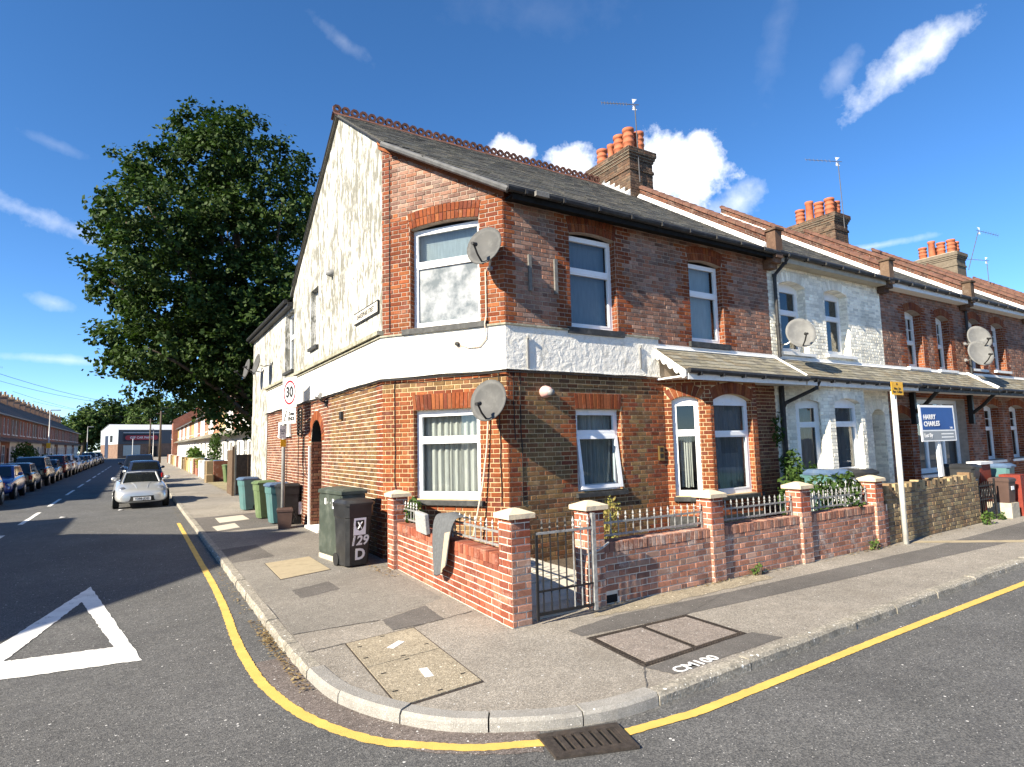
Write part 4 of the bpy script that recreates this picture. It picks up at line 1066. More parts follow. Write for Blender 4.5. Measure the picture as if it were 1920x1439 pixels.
# cheek courses under the sloping gutter
m = MB()
g0, g1 = FC.p(-.05, topC(-.05)-.02, .0), FC.p(LC+.05, topC(LC+.05)-.02, .0)
for (dz0, dz1, o) in ((-.13, -.06, .035), (-.06, .03, .07)):
    m.hexa([FC.p(-.06, topC(-.06)+dz0, o), FC.p(LC+.04, topC(LC+.04)+dz0, o), FC.p(LC+.04, topC(LC+.04)+dz0, -.05), FC.p(-.06, topC(-.06)+dz0, -.05),
            FC.p(-.06, topC(-.06)+dz1, o), FC.p(LC+.04, topC(LC+.04)+dz1, o), FC.p(LC+.04, topC(LC+.04)+dz1, -.05), FC.p(-.06, topC(-.06)+dz1, -.05)])
m.build('eaves_course', RED, house1)

# windows
window(house1, FC, h_cu, .13, fw=.06, trans=(.64,), glass=[FILMED, GLASS], curtain='blindw', arch_fill=False, label='upper splayed-corner window with cloudy film on its lower pane', sill_ex=.13, sill_h=.11)
window(house1, FC, h_cl, .10, fw=.075, trans=(.66,), curtain='net', label='ground floor splayed-corner window with white net curtains', vent=True, cseed=3, sill_ex=.06)
window(house1, FF, h_f1, .13, fw=.06, trans=(.62,), glass=GLASS, curtain='blind', arch_fill=False, label='upper front window with blue-grey venetian blind', sill_ex=.10, sill_h=.12)
window(house1, FF, h_f2, .13, fw=.06, trans=(.62,), glass=GLASS, curtain='blindw', arch_fill=False, label='upper front window with pale blind above the slate canopy', sill_ex=.10, sill_h=.12)
window(house1, FF, h_fl, .10, fw=.07, trans=(.70,), curtain='net', label='ground floor front window with casement ajar', vent=True, cseed=5, sill_ex=.05)
window(house1, BF[0], h_b0, .10, fw=.06, trans=(.66,), glass=[GLASS, GLASSD], curtain='half', label='narrow bay window with short white curtain', cseed=6, room=False, sill_ex=.03)
window(house1, BF[1], h_b1, .10, fw=.065, trans=(.64,), curtain='grey', label='front bay window with grey net curtain', cseed=7, room=False, sill_ex=.03, vent=True)
window(house1, BF[2], h_b2, .10, fw=.06, trans=(.66,), curtain='grey', cseed=8, room=False, sill_ex=.03)
window(house1, FS, h_g, .14, fw=.05, trans=(), glass=GLASSD, curtain='net', sill_ex=.05, cseed=9)
window(house1, FS, h_w, .14, fw=.05, trans=(.6,), mull=(.5,), glass=GLASSD, curtain='net', sill_ex=.05, cseed=10)
# open casement of the front window
m = MB(); uo, ui = h_fl['u0']+.05, h_fl['u1']-.05
za, zb = h_fl['z0']+.04, h_fl['z0']+.93; ow = .03
fo = Fr(FF.p(uo, zb, -.085), FF.U, (FF.p(0, za, ow)-FF.p(0, zb, -.085)))
fo.N = -fo.N; L = (FF.p(0, za, ow)-FF.p(0, zb, -.085)).length; wdt = ui-uo
for (x0, x1, y0, y1) in ((0, .06, 0, L), (wdt-.06, wdt, 0, L), (.06, wdt-.06, 0, .06), (.06, wdt-.06, L-.06, L)): m.fbox(fo, x0, x1, y0, y1, -.02, .025)
oc = m.build('open_casement', UPVC, house1)
m = MB(); m.poly([fo.p(.06, .06), fo.p(wdt-.06, .06), fo.p(wdt-.06, L-.06), fo.p(.06, L-.06)]); m.build('pane', GLASSO, oc)
# side door deep in the arched passage
fd = Fr((3.55+2.58, 0, 0), (0, -1, 0)); m = MB(); m.fbox(fd, -14.95, -13.89, .05, 2.65, -.05, 0)
for zz in (.3, 1.25): m.fbox(fd, -14.75, -14.1, zz, zz+.75, .0, .02)
dr_ = m.build('door', plain('brown_door_paint', (.06, .028, .02), .5), house1)
m = MB(); m.fbox(FS, -14.97, -13.80, .0, .14, -.5, .12); m.build('door_step', WHITE_R, house1)
m = MB(); m.fbox(FS, -14.99, -14.93, .05, 2.0, .012, .05); m.build('white_pipe', WHITEW, house1)

# white band round the house, its ledge and cables
def offset_chain(pts, nrm, d):
    out = []
    for i, p in enumerate(pts):
        if i == 0: out.append(p+nrm[0]*d)
        elif i == len(pts)-1: out.append(p+nrm[-1]*d)
        else:
            n0, n1 = nrm[i-1], nrm[i]; out.append(p+(n0+n1)*(d/(1+n0.dot(n1))))
    return out
chain = [V(3.55, 20.7, 0), A2, B2, V(8.2, 8.0, 0)]; nrm = [FS.N, FC.N, FF.N]
def band(name, z0, z1, d, mat_, parent=house1, ch=chain, nr=nrm, slope=0, back=-.05):
    o = offset_chain(ch, nr, d); i_ = offset_chain(ch, nr, back); m = MB()
    rings = [[i_[k]+V(0, 0, z0), o[k]+V(0, 0, z0), o[k]+V(0, 0, z1-slope), i_[k]+V(0, 0, z1)] for k in range(len(ch))]
    # subdivide so that the render can be uneven
    R = []
    for k in range(len(rings)-1):
        n = max(2, int((ch[k+1]-ch[k]).length/.25))
        for q in range(n): R.append([a.lerp(b, q/n) for a, b in zip(rings[k], rings[k+1])])
    R.append(rings[-1]); m.loft(R); return m.build(name, mat_, parent)
band('render_band', BZ0, BZ1, .028, BAND_R)
band('band_ledge', BZ1, BZ1+.05, .06, LEDGE, slope=.02)
band('band_lip', BZ0-.02, BZ0, .05, BAND_R)
band('side_cornice', BZ1+.05, BZ1+.12, .11, LEDGE, ch=[V(3.55, 20.9, 0), A2+V(0, -.03, 0)], nr=[FS.N])
m = MB(); r = random.Random(2)
for q in range(3):
    o = offset_chain(chain, nrm, .055+.012*q); pts = []
    for k in range(3):
        n = max(3, int((o[k+1]-o[k]).length/.35))
        for j in range(n): pts.append(o[k].lerp(o[k+1], j/n)+V(0, 0, BZ0-.025-.02*q+r.uniform(-.012, .012)))
    m.path(pts, .008, 5)
for (fr_, u, za, zb) in [(FC, .26, 1.3, 3.08), (FC, 2.22, 1.0, 3.08), (FF, 5.12, 1.0, 3.1), (FF, 5.0, 2.0, 3.1), (FC, .17, 3.9, 7.0), (FS, -17.6, .1, 3.05), (FS, -16.2, .3, 3.05)]:
    pts = [fr_.p(u+r.uniform(-.012, .012), za+(zb-za)*j/9, .018) for j in range(10)]; m.path(pts, .008, 5)
pts = [FC.p(.26, 1.3, .02), FC.p(.30, 1.15, .03), FC.p(.42, 1.0, .05), FC.p(.46, .85, .04)]; m.path(pts, .008, 5)
m.build('cables', CABLE, house1)
m = MB(); pts = [FC.p(2.02, 4.75, .03), FC.p(2.02, 4.0, .03), FC.p(2.02, 3.86, .09), FC.p(2.02, 3.62, .05), FC.p(1.9, 3.50, .05), FC.p(1.7, 3.50, .05), FC.p(1.55, 3.56, .04)]; m.path(pts, .011, 6); m.build('dish_cable', CABLEW, house1); m = MB()
pts = [FC.p(2.03, 2.4, .05), FC.p(2.0, 1.9, .06), FC.p(1.93, 1.3, .10), FC.p(1.88, 1.0, .14), FC.p(1.80, .55, .18)]; m.path(pts, .013, 6); m.build('dish_cable', CABLEW, house1)
m = MB(); m.lathe([(.001, .0), (.09, .0), (.085, .006), (.001, .007)], 12, FC.mat(1.5, 3.58, .03) @ Matrix.Identity(4)); m.build('stain_patch', CABLEW, house1)
m = MB(); m.lathe([(.035, .0), (.035, .05), (.0, .055)], 10, FC.mat(1.5, 3.58, .03)); m.build('cable_gland', CABLE, house1)
# timber strips and odd fixings on the front wall
for u, za, zb in ((5.36, 4.42, 5.02), (5.88, 4.42, 5.02)):
    m = MB(); m.fbox(FF, u-.03, u+.03, za, zb, .01, .045); m.build('timber_strip', TIMBG, house1)
for u, za, zb in ((5.27, 3.14, 3.62), (7.72, 3.25, 3.62)):
    m = MB(); m.fbox(FF, u-.016, u+.016, za, zb, .028, .055); m.tube(FF.p(u, zb, .06), FF.p(u, zb+.05, .06), .02); m.build('vent_pipe', LEAD, house1)
m = MB(); m.lathe([(.10, 0), (.10, .04), (.085, .10), (.06, .16), (.0, .17)], 16, FF.mat(5.59, 2.77, .01)); a_ = m.build('alarm_siren', PINKB, house1, True)
m = MB(); m.lathe([(.055, .14), (.05, .22), (.0, .225)], 12, FF.mat(5.59, 2.75, .01)); m.build('siren_lens', LEAD, a_, True)
m = MB(); m.fbox(FF, 8.08, 8.20, 1.58, 1.84, .01, .045); a_ = m.build('intercom_panel', BRASS, house1)
for k in range(2): m = MB(); m.fbox(FF, 8.10, 8.18, 1.62+.11*k, 1.70+.11*k, .045, .052); m.build('call_button', DARKIN, a_)
# street name plate on the gable, floodlights, wall boxes on the side
m = MB(); m.fbox(FS, -11.42, -10.05, 4.30, 4.53, .012, .035); a_ = m.build('street_name_plate', PAINTK_S, house1)
m = MB(); m.fbox(FS, -11.395, -10.075, 4.325, 4.505, .035, .039); b_ = m.build('plate_face', plain('worn_plate_white', (.60, .56, .47), .6, 0, .2, 30), a_)
text('SHAKESPEARE STREET', .125, PAINTK_S, FS.mat(-10.735, 4.415, .041), a_, sx=.80, bold=.002)
def floodlight(u, z):
    m = MB(); m.fbox(FS, u-.05, u+.05, z-.14, z-.02, .01, .06); m.path([FS.p(u, z-.05, .06), FS.p(u, z, .15), FS.p(u, z+.03, .18)], .02, 6); a_ = m.build('floodlight', GUTTER, house1)
    T = FS.mat(u+.0, z+.10, .2) @ Matrix.Rotation(-.5, 4, 'X'); m = MB(); m.bevbox(-.10, -.07, -.05, .10, .07, .05, .012, 0, T); b_ = m.build('lamp_head', STEEL, a_)
floodlight(-13.45, 3.0)
m = MB(); m.lathe([(.09, 0), (.09, .03), (.06, .14), (.0, .15)], 12, FS.mat(-13.1, 5.79, .0)); m.build('wall_boss', LEAD, house1, True)
m = MB(); m.fbox(FS, -12.35, -12.22, 2.52, 2.68, .012, .06); m.build('wall_socket', GUTTER, house1)
m = MB()
for k in range(7): m.lathe([(.10, 0), (.11, .03), (.10, .06), (.08, .06), (.08, 0)], 10, FS.mat(-15.9, 2.35+.09*k, .02) @ Matrix.Rotation(.4, 4, 'Y'))
m.build('cable_coil', CABLE, house1)
m = MB(); m.path([FS.p(-15.55, 2.3, .02), FS.p(-15.52, 1.9, .03), FS.p(-15.3, 1.35, .02), FS.p(-15.0, 1.25, .02)], .01, 5); m.path([FS.p(-15.7, 2.4, .02), FS.p(-15.72, 1.6, .02), FS.p(-15.6, 1.3, .02), FS.p(-15.0, 1.2, .02)], .009, 5); m.build('loose_cable', CABLE, house1)
m = MB(); m.fbox(FS, -15.92, -15.78, .32, .62, .012, .09); m.build('meter_box', WHITEW, house1)

# main roof
def roof_slab(house, pts, name='roof', mat_=SLATE, th=.07, z=zr):
    m = MB(); top = [V(x, y, z(y)-.004) for x, y in pts]; bot = [V(x, y, z(y)-th) for x, y in pts]
    m.poly(top); m.poly(bot[::-1]); n = len(pts)
    for i in range(n): m.poly([bot[i], bot[(i+1) % n], top[(i+1) % n], top[i]])
    return m.build(name, mat_, house)
cutA, cutB = A2+FC.N*.22, B2+FC.N*.22
def on_cut_y(y): t = (y-cutA.y)/(cutB.y-cutA.y); return cutA.lerp(cutB, t)
def on_cut_x(x): t = (x-cutA.x)/(cutB.x-cutA.x); return cutA.lerp(cutB, t)
cE, cV = on_cut_y(7.72), on_cut_x(3.48)
roof1 = roof_slab(house1, [(cE.x, 7.72), (H1X, 7.72), (H1X, RIDGE_Y), (3.48, RIDGE_Y), (3.48, cV.y)])
roof_slab(house1, [(3.48, RIDGE_Y), (H1X, RIDGE_Y), (H1X, 17.2), (3.48, 17.2)], 'rear_roof')
m = MB(); m.poly([V(3.38, 17.1, 6.02), V(3.38, 23.9, 6.02), V(5.6, 23.9, 7.3), V(5.6, 17.1, 7.3)][::-1]); m.poly([V(7.2, 17.1, 6.02), V(7.2, 23.9, 6.02), V(5.6, 23.9, 7.3), V(5.6, 17.1, 7.3)]); m.poly([V(3.55, 23.8, 6.0), V(7, 23.8, 6.0), V(5.6, 23.8, 7.28)]); m.build('wing_roof', SLATE, house1)
m = MB(); m.path([V(3.36, 17.15, 6.02), V(3.36, 23.95, 6.0)], .06, 8); m.box(3.40, 17.1, 5.88, 3.56, 23.9, 6.0); m.build('wing_gutter', GUTTER, house1)
m = MB(); m.path([V(3.475, 16.9, zr(16.9)-.03), V(3.475, RIDGE_Y+.02, RIDGE_Z-.03), V(3.475, cV.y+.05, zr(cV.y+.05)-.05)], .024, 5); m.build('verge', GUTTER, house1)
P = Pieces(roof1, 'slate', [SLATE], 'slating')
def in1(u, s):
    q = RF.p(u, s); return q.x > 3.48 and (Vector((q.x, q.y, 0))-A2).dot(FC.N) < .13
slates(P, RF, 3.48, H1X, (RIDGE_Y-7.72)*math.sqrt(1+SLP*SLP), 0, .27, .21, in1, 3); P.finish()
def ridge_tile(x, k):
    m = MB(); w = .098
    # saddle
    for s_ in (-1, 1):
        m.poly([V(x-w, RIDGE_Y, RIDGE_Z+.045), V(x+w, RIDGE_Y, RIDGE_Z+.045), V(x+w, RIDGE_Y+s_*.13, zr(RIDGE_Y+.13)+.02), V(x-w, RIDGE_Y+s_*.13, zr(RIDGE_Y+.13)+.02)][::-s_])
        m.poly([V(x-w, RIDGE_Y+s_*.13, zr(RIDGE_Y+.13)+.02), V(x+w, RIDGE_Y+s_*.13, zr(RIDGE_Y+.13)+.02), V(x+w, RIDGE_Y+s_*.13, zr(RIDGE_Y+.13)-.01), V(x-w, RIDGE_Y+s_*.13, zr(RIDGE_Y+.13)-.01)][::-s_])
    n = 8; ro, ri, t = .098, .042, .024; cz = RIDGE_Z+.12
    for i in range(n):
        a0 = 2*PI*(i+.5)/n; a1 = 2*PI*(i+1.5)/n
        q = lambda r_, a, y: V(x+r_*math.cos(a), RIDGE_Y+y, cz+r_*math.sin(a))
        m.poly([q(ro, a1, -t), q(ro, a0, -t), q(ri, a0, -t), q(ri, a1, -t)][::-1]); m.poly([q(ro, a0, t), q(ro, a1, t), q(ri, a1, t), q(ri, a0, t)])
        m.poly([q(ro, a0, -t), q(ro, a1, -t), q(ro, a1, t), q(ro, a0, t)]); m.poly([q(ri, a1, -t), q(ri, a0, -t), q(ri, a0, t), q(ri, a1, t)])
    return m
rt = ridge_tile(0, 0).build('ridge_tile', TERRAD, roof1); rme = rt.data; bpy.data.objects.remove(rt)
k = 0; x = 3.50
while x < 11.05:
    link_mesh('ridge_tile', rme, roof1, Matrix.Translation((x, random.uniform(-.008, .008), random.uniform(-.006, .006))) @ Matrix.Identity(4)); x += .2
m = MB()
m.box(cE.x+.12, 7.74, zr(7.72)-.10, H1X, 8.0, zr(7.72)-.06); m.box(cE.x+.1, 7.72, zr(7.72)-.17, H1X, 7.74, zr(7.72)-.03); m.build('eaves_board', EAVEB, house1); m = MB()
m.path([V(cE.x-.03, 7.68, zr(7.72)-.02), V(H1X, 7.68, zr(7.72)-.05)], .058, 8)
for q in range(9): x = 5.1+q*.75; m.box(x-.02, 7.60, zr(7.72)-.09, x+.02, 7.74, zr(7.72)-.02)
m.build('front_gutter', GUTTER, house1)
m = MB(); m.path([V(cV.x-.02, cV.y+.04, zr(cV.y)-.035), V(cE.x+.0, 7.70, zr(7.70)-.03)], .055, 8); m.build('splay_gutter', GUTG, house1)
m = MB(); m.box(5.25, 7.56, zr(7.72)-.10, 5.50, 7.62, zr(7.72)-.02); m.build('bracket_block', TIMBG, house1)
# stack on the party wall
cs = chimney(house1, 11.17, 12.03, 11.60, 13.28, 8.3, 9.95, [(11.38, 11.82, .62, .15, 0), (11.75, 11.80, .60, .14, 0), (11.40, 12.22, .60, .155, 0), (11.78, 12.2, .5, .12, 2), (11.42, 12.60, .52, .13, 2), (11.45, 13.02, .55, .15, 0)], 31, 120)
m = MB()
for q in range(7):
    y = 11.60+q*.2; m.poly([V(11.158, y, zr(y)+.0), V(11.158, y+.2, zr(y+.2)), V(11.158, y+.2, zr(y+.2)+.06), V(11.158, y, zr(y)+.20)])
    m.poly([V(11.158, y, zr(y)), V(11.158, y, zr(y)+.2), V(11.0, y-.0, zr(y)+.01)])
m.build('stepped_flashing', LEADW, house1)

# party-wall parapets
def parapet(house, X, mats=(DARKB,), y0=7.86, y1=12.66, hgt=.30, flash=True, cop=TERRA, bricks=True):
    L = (y1-y0)*math.sqrt(1+SLP*SLP); fr_ = Fr((X-.115, y1, zr(y1)), (0, -1, -SLP), (0, 0, 1)); fr_.N = V(-1, 0, 0)
    m = MB(); d = V(0, y1-y0, (y1-y0)*SLP); a = V(X-.115, y0, zr(y0)-.1); b = V(X+.115, y0, zr(y0)-.1); h = V(0, 0, hgt+.1)
    m.hexa([a, b, b+d, a+d, a+h, b+h, b+d+h, a+d+h]); pb = m.build('parapet', MORT_G, house)
    if bricks:
        P = Pieces(pb, 'brick', list(mats), 'parapet_bricks', 40, 60)
        f2 = Fr((X-.115, y1, zr(y1)), (0, -1, -SLP), (0, SLP*-1, 1)); f2.S = V(0, 0, 1); f2.N = V(-1, 0, 0)
        for k in range(3):
            u = 0 if k % 2 else -.11
            while u < L:
                a_, b_ = max(0, u), min(L, u+.215); u += .225
                if b_-a_ < .03: continue
                put_brick(P, f2, [(a_, .12+k*.062), (b_, .12+k*.062), (b_, .12+k*.062+.054), (a_, .12+k*.062+.054)], 0, .01)
        P.finish()
    if flash:
        m = MB(); o = V(-.135, 0, 0); c0 = V(X, y0, zr(y0)+.0); m.hexa([c0+V(-.24, 0, .012), c0+V(-.11, 0, .012), c0+d+V(-.11, 0, .012), c0+d+V(-.24, 0, .012), c0+V(-.135, 0, .125), c0+V(-.11, 0, .125), c0+d+V(-.11, 0, .125), c0+d+V(-.135, 0, .125)])
        m.build('flashing', LEADW, pb)
    n = int(L/.30); tb = None
    for k in range(n):
        p0 = V(X, y0, zr(y0)+hgt)+d*(k/n); dd = d*(1/n)*1.02
        m = MB(); rings = []
        for (t_, gr) in ((0, .012), (.82, .0), (.83, .014), (1.0, .014)):
            q = p0+dd*t_; rings.append([q+V(-.16-gr, 0, -.02), q+V(-.16-gr, 0, .035), q+V(-.06, 0, .085+gr), q+V(.06, 0, .085+gr), q+V(.16+gr, 0, .035), q+V(.16+gr, 0, -.02)])
        m.loft(rings); m.build('coping_tile', cop, pb)
    m = MB(); zt_ = zr(y0)+hgt+.10
    m.box(X-.115, y0-.22, 5.80, X+.115, y0+.03, zt_-.05); m.box(X-.15, y0-.26, zt_-.05, X+.15, y0+.06, zt_); m.box(X-.13, y0-.16, 5.70, X+.13, y0+.1, 5.80); m.box(X-.12, y0-.06, 5.60, X+.12, y0+.12, 5.70)
    m.build('kneeler', CHIMB, pb)
    return pb
parapet(house1, H1X-.02)

# slate canopy over the bay
CZ0, CZ1, CY = 3.17, 3.66, 7.27
def canopy(house, x0, x1, scallop=False, fascia=WHITEW, lim=300, dz=0, hip=False):
    rise = CZ1-CZ0; f_ = Fr((0, CY, CZ0+dz), (1, 0, 0), (0, 8.0-CY, rise)); L = math.hypot(8.0-CY, rise)
    m = MB(); m.hexa([V(x0, CY, CZ0-.05+dz), V(x1, CY, CZ0-.05+dz), V(x1, 8.0, CZ1-.06+dz), V(x0, 8.0, CZ1-.06+dz), V(x0, CY, CZ0-.005+dz), V(x1, CY, CZ0-.005+dz), V(x1, 8.0, CZ1-.005+dz), V(x0, 8.0, CZ1-.005+dz)])
    m.box(x0+.02, CY+.1, CZ0-.12+dz, x1-.02, 8.0, CZ0-.09+dz)
    c = m.build('canopy', WHITEW, house)
    P = Pieces(c, 'slate', [SLATE2], 'canopy_slates', lim, 45); slates(P, f_, x0-.03, x1+.0, L-.02, 0, .24, .145, None, int(x0*10)); P.finish()
    m = MB(); m.box(x0+.06, CY-.004, CZ0-.17+dz, x1, CY+.035, CZ0-.03+dz); m.build('fascia', fascia, c)
    m = MB(); m.path([V(x0+.02, CY-.05, CZ0-.02+dz), V(x1, CY-.05, CZ0-.05+dz)], .048, 8)
    q = x0+.3
    while q < x1: m.box(q-.015, CY-.1, CZ0-.10+dz, q+.015, CY+.01, CZ0-.04+dz); q += .6
    m.build('gutter', GUTTER, c)
    m = MB(); m.fbox(f_, x0, x1, L-.06, L+.02, .012, .03); m.box(x0, 7.975, CZ1+dz-.01, x1, 7.998, CZ1+.07+dz); m.build('lead_flashing', LEADW, c)
    if scallop:
        m = MB(); n = 5
        for k in range(n):
            t0, t1 = k/n, (k+1)/n; p = lambda t, dz_=0: V(x0-.02, 8.0+(CY-8.0)*t, CZ1+(CZ0-CZ1)*t+dz_)
            pts = [p(t0, .0), p(t1, .0)]
            for j in range(9): a = PI*j/8; tt = t1-(t1-t0)*j/8; pts.append(p(tt, -.12-.07*math.sin(a)))
            m.poly([q_ for q_ in pts]); m.poly([q_+V(.03, 0, 0) for q_ in pts][::-1])
            for j in range(len(pts)): a_, b_ = pts[j], pts[(j+1) % len(pts)]; m.poly([a_, b_, b_+V(.03, 0, 0), a_+V(.03, 0, 0)])
        m.build('scalloped_bargeboard', WHITEW, c)
    return c
canopy(house1, 8.12, H1X, True)
# ---------------------------------------------------------------- the terrace along the main road
def terrace_house(x0, x1, label, palette, mortar, ups, lows, door=None, painted=False, limit=300, sillu=SILLW, upk={}, lowk={}, jamb=True, canopy_=True, parap=True, fascia=WHITEW, group=None, detail=True, stack=None, bay=None):
    H = empty('terraced_house', ((x0+x1)/2, 12, 0), 0, label, 'house', group)
    hu = [hole(a, b, z0, z1, rise=.10, ring=.22, rev=.22) for a, b, z0, z1 in ups]
    hl = [hole(a, b, z0, z1, rise=r_, ring=.22 if r_ else .0, rev=.24) for a, b, z0, z1, r_ in lows]
    hd = [hole(door[0], door[1], .05, door[2], rise=.14, ring=.22, rev=1.0)] if door else []
    mb = MB(); backing(mb, FF, x0, x1, 0, 3.12, hl+hd, rev=.24); backing(mb, FF, x0, x1, 3.12, 6.06, hu, rev=.22)
    mb.poly([V(x0, 17.05, 0), V(x1, 17.05, 0), V(x1, 17.05, 6.3), V(x0, 17.05, 6.3)]); mb.poly([V(x1, 8.02, 0), V(x1, 17.05, 0), V(x1, 17.05, 6.2), V(x1, 12.66, 9.3), V(x1, 8.02, 6.05)])
    w = mb.build('wall', mortar, H)
    if detail:
        P = Pieces(w, 'brick', palette, 'brickwork', limit, 60)
        def zn(u, z, k):
            if not jamb: return 0
            e = tooth(k, .2, .11)
            for h in (hu if z > 3.4 else hl):
                if h['u0']-e < u < h['u1']+e and z < h['z1']+.25: return 1
            return 0
        lay(P, FF, x0+.005, x1-.005, 3.66, 6.06, zn, hu, seed=int(x0*10)); lay(P, FF, x0+.005, x1-.005, .06, 3.12, zn, hl+hd, seed=int(x0*10)+1, vis=lambda u, z: z > 1.1)
        for h in hu+[q for q in hl+hd if q.get('ring')]: ring(P, FF, h, 1 if jamb else 0); jambs(P, FF, h, 1 if jamb else 0)
        P.finish()
    for i, h in enumerate(hu): window(H, FF, h, .20, sill=sillu, cseed=int(x0)+i, **{**dict(fw=.06, trans=(.62,), curtain='pair', sill_d=.09, sill_ex=.12), **upk})
    for i, h in enumerate(hl if not bay else []): window(H, FF, h, .22, sill=sillu, cseed=int(x0)+5+i, **{**dict(fw=.06, trans=(.70,), curtain='grey', sill_d=.05), **lowk})
    if door:
        m = MB(); m.fbox(FF, door[0]-.02, door[1]+.02, .05, door[2]+.2, -1.05, -.98); d_ = m.build('door', plain('front_door_paint', (.05, .03, .03), .4) if not painted else WHITEW, H)
        m = MB(); m.fbox(FF, door[0]+.12, door[1]-.12, 1.2, door[2]-.1, -.98, -.965); m.build('door_light', CARGLASS, d_)
        m = MB(); m.fbox(FF, door[0], door[1], 0, .16, -1, .1); m.build('door_step', CONC, H)
    rf = roof_slab(H, [(x0, 7.72), (x1, 7.72), (x1, RIDGE_Y), (x0, RIDGE_Y)]); roof_slab(H, [(x0, RIDGE_Y), (x1, RIDGE_Y), (x1, 17.2), (x0, 17.2)], 'rear_roof')
    if detail:
        P = Pieces(rf, 'slate', [SLATE], 'slating', 80, 60); slates(P, RF, x0, x1, (RIDGE_Y-7.72)*math.sqrt(1+SLP*SLP), 0, .27, .21, None, int(x0)); P.finish()
    n = int((x1-x0)/.4)
    for k in range(n):
        m = MB(); a = x0+(x1-x0)*k/n; b = x0+(x1-x0)*(k+1)/n-.008
        m.hexa([V(a, RIDGE_Y-.14, zr(RIDGE_Y+.14)), V(b, RIDGE_Y-.14, zr(RIDGE_Y+.14)), V(b, RIDGE_Y+.14, zr(RIDGE_Y+.14)), V(a, RIDGE_Y+.14, zr(RIDGE_Y+.14)), V(a, RIDGE_Y-.03, RIDGE_Z+.09), V(b, RIDGE_Y-.03, RIDGE_Z+.09), V(b, RIDGE_Y+.03, RIDGE_Z+.09), V(a, RIDGE_Y+.03, RIDGE_Z+.09)]); m.build('ridge_tile', TERRAD, rf)
    m = MB(); m.path([V(x0, 7.68, zr(7.72)-.03), V(x1, 7.68, zr(7.72)-.05)], .058, 8)
    q = x0+.3
    while q < x1: m.box(q-.02, 7.60, zr(7.72)-.10, q+.02, 7.72, zr(7.72)-.04); q += .7
    m.build('gutter', GUTTER, H)
    m = MB(); m.box(x0+.16, 7.725, zr(7.72)-.20, x1-.16, 7.75, zr(7.72)-.055); m.box(x0+.16, 7.75, zr(7.72)-.20, x1-.16, 8.0, zr(7.72)-.17); m.build('fascia', fascia, H)
    if canopy_: canopy(H, x0, x1, False, WHITEW if painted else SILLD, 150)
    if parap: parapet(H, x1, bricks=detail)
    if stack: chimney(H, *stack[0], 8.3, 9.95, stack[1], int(x0), 60, detail, POT)
    return H
H2 = terrace_house(H1X, 16.33, 'white painted brick terraced house next to the corner house', [WBRICK, WBRICK], WBRICK, [(12.05, 13.03, 3.84, 5.36), (13.80, 14.78, 3.88, 5.36)], [(12.25, 14.55, .3, 3.0, 0)], (15.5, 16.12, 2.45), True, 300, WHITEW, dict(fw=.075, curtain=None, glass=GLASS), dict(curtain='grey', fw=.08), False, fascia=CONC, bay=True)
B2P = [V(12.06, 8.0, 0), V(12.66, 7.42, 0), V(14.08, 7.42, 0), V(14.68, 8.0, 0)]
m = MB(); P = None; bfr = [Fr(B2P[i], B2P[i+1]-B2P[i]) for i in range(3)]; bln = [(B2P[i+1]-B2P[i]).length for i in range(3)]
bh = [hole(.16, .66, 1.14, 2.66, rise=.08, ring=.12, rev=.14), hole(.22, 1.26, 1.14, 2.66, rise=.11, ring=.12, rev=.14), hole(.16, .66, 1.14, 2.66, rise=.08, ring=.12, rev=.14)]
for i in range(3): backing(m, bfr[i], 0, bln[i], 0, 3.06, [bh[i]])
bw = m.build('bay', WBRICK, H2); P = Pieces(bw, 'brick', [WBRICK], 'bay_bricks', 120)
for i in range(3): lay(P, bfr[i], 0, bln[i], .06, 3.06, lambda u, z, k: 0, [bh[i]], seed=90+i, vis=lambda u, z: z > 1.1); ring(P, bfr[i], bh[i], 0); jambs(P, bfr[i], bh[i], 0)
P.finish()
for i in range(3): window(H2, bfr[i], bh[i], .12, fw=.07, trans=(.70,), curtain='grey', sill=WHITEW, sill_ex=.04, cseed=95+i, room=False)
stk = lambda X: ((X-.43, X+.43, 11.6, 13.28), [(X-.2, 11.85, .6, .16, 0), (X+.2, 11.85, .55, .15, 0), (X-.2, 12.25, .58, .16, 0), (X-.2, 12.62, .75, .15, 1), (X-.2, 13.0, .55, .16, 0), (X+.2, 12.5, .5, .14, 0)])
H3 = terrace_house(16.33, 21.0, 'plum brick terraced house with sash windows behind the estate agent board', [UPPER, RED], MORT_G, [(17.58, 18.47, 3.76, 5.24), (19.32, 20.15, 3.76, 5.24)], [(17.72, 20.65, .86, 2.90, 0)], (16.5, 17.4, 2.35), False, 160, WHITEW, dict(bars=3, trans=(.48,), curtain='pair', frame=WHITEW, fw=.07), dict(mull=(.33, .67), trans=(.72,), fw=.09, curtain='grey', sill_ex=.02), stack=stk(21.45))
H4 = terrace_house(21.0, 25.7, 'plum brick terraced house with two satellite dishes by its downpipe', [UPPER, RED], MORT_G, [(21.42, 22.2, 3.88, 5.34), (23.05, 23.95, 3.9, 5.34)], [(21.9, 23.0, 1.1, 2.7, .1), (23.75, 24.9, 1.1, 2.7, .1)], None, False, 120, WHITEW, dict(bars=12, curtain='net'), dict(bars=2, curtain='net', trans=(.6,)))
H5 = terrace_house(25.7, 30.4, 'plain plum brick terraced house past the satellite dishes', [UPPER, RED], MORT_G, [(26.3, 27.2, 3.88, 5.34), (28.1, 29.0, 3.9, 5.34)], [(26.6, 27.6, 1.1, 2.7, .1), (28.3, 29.5, 1.1, 2.7, .1)], None, False, 40, WHITEW, detail=False, stack=stk(31.0))
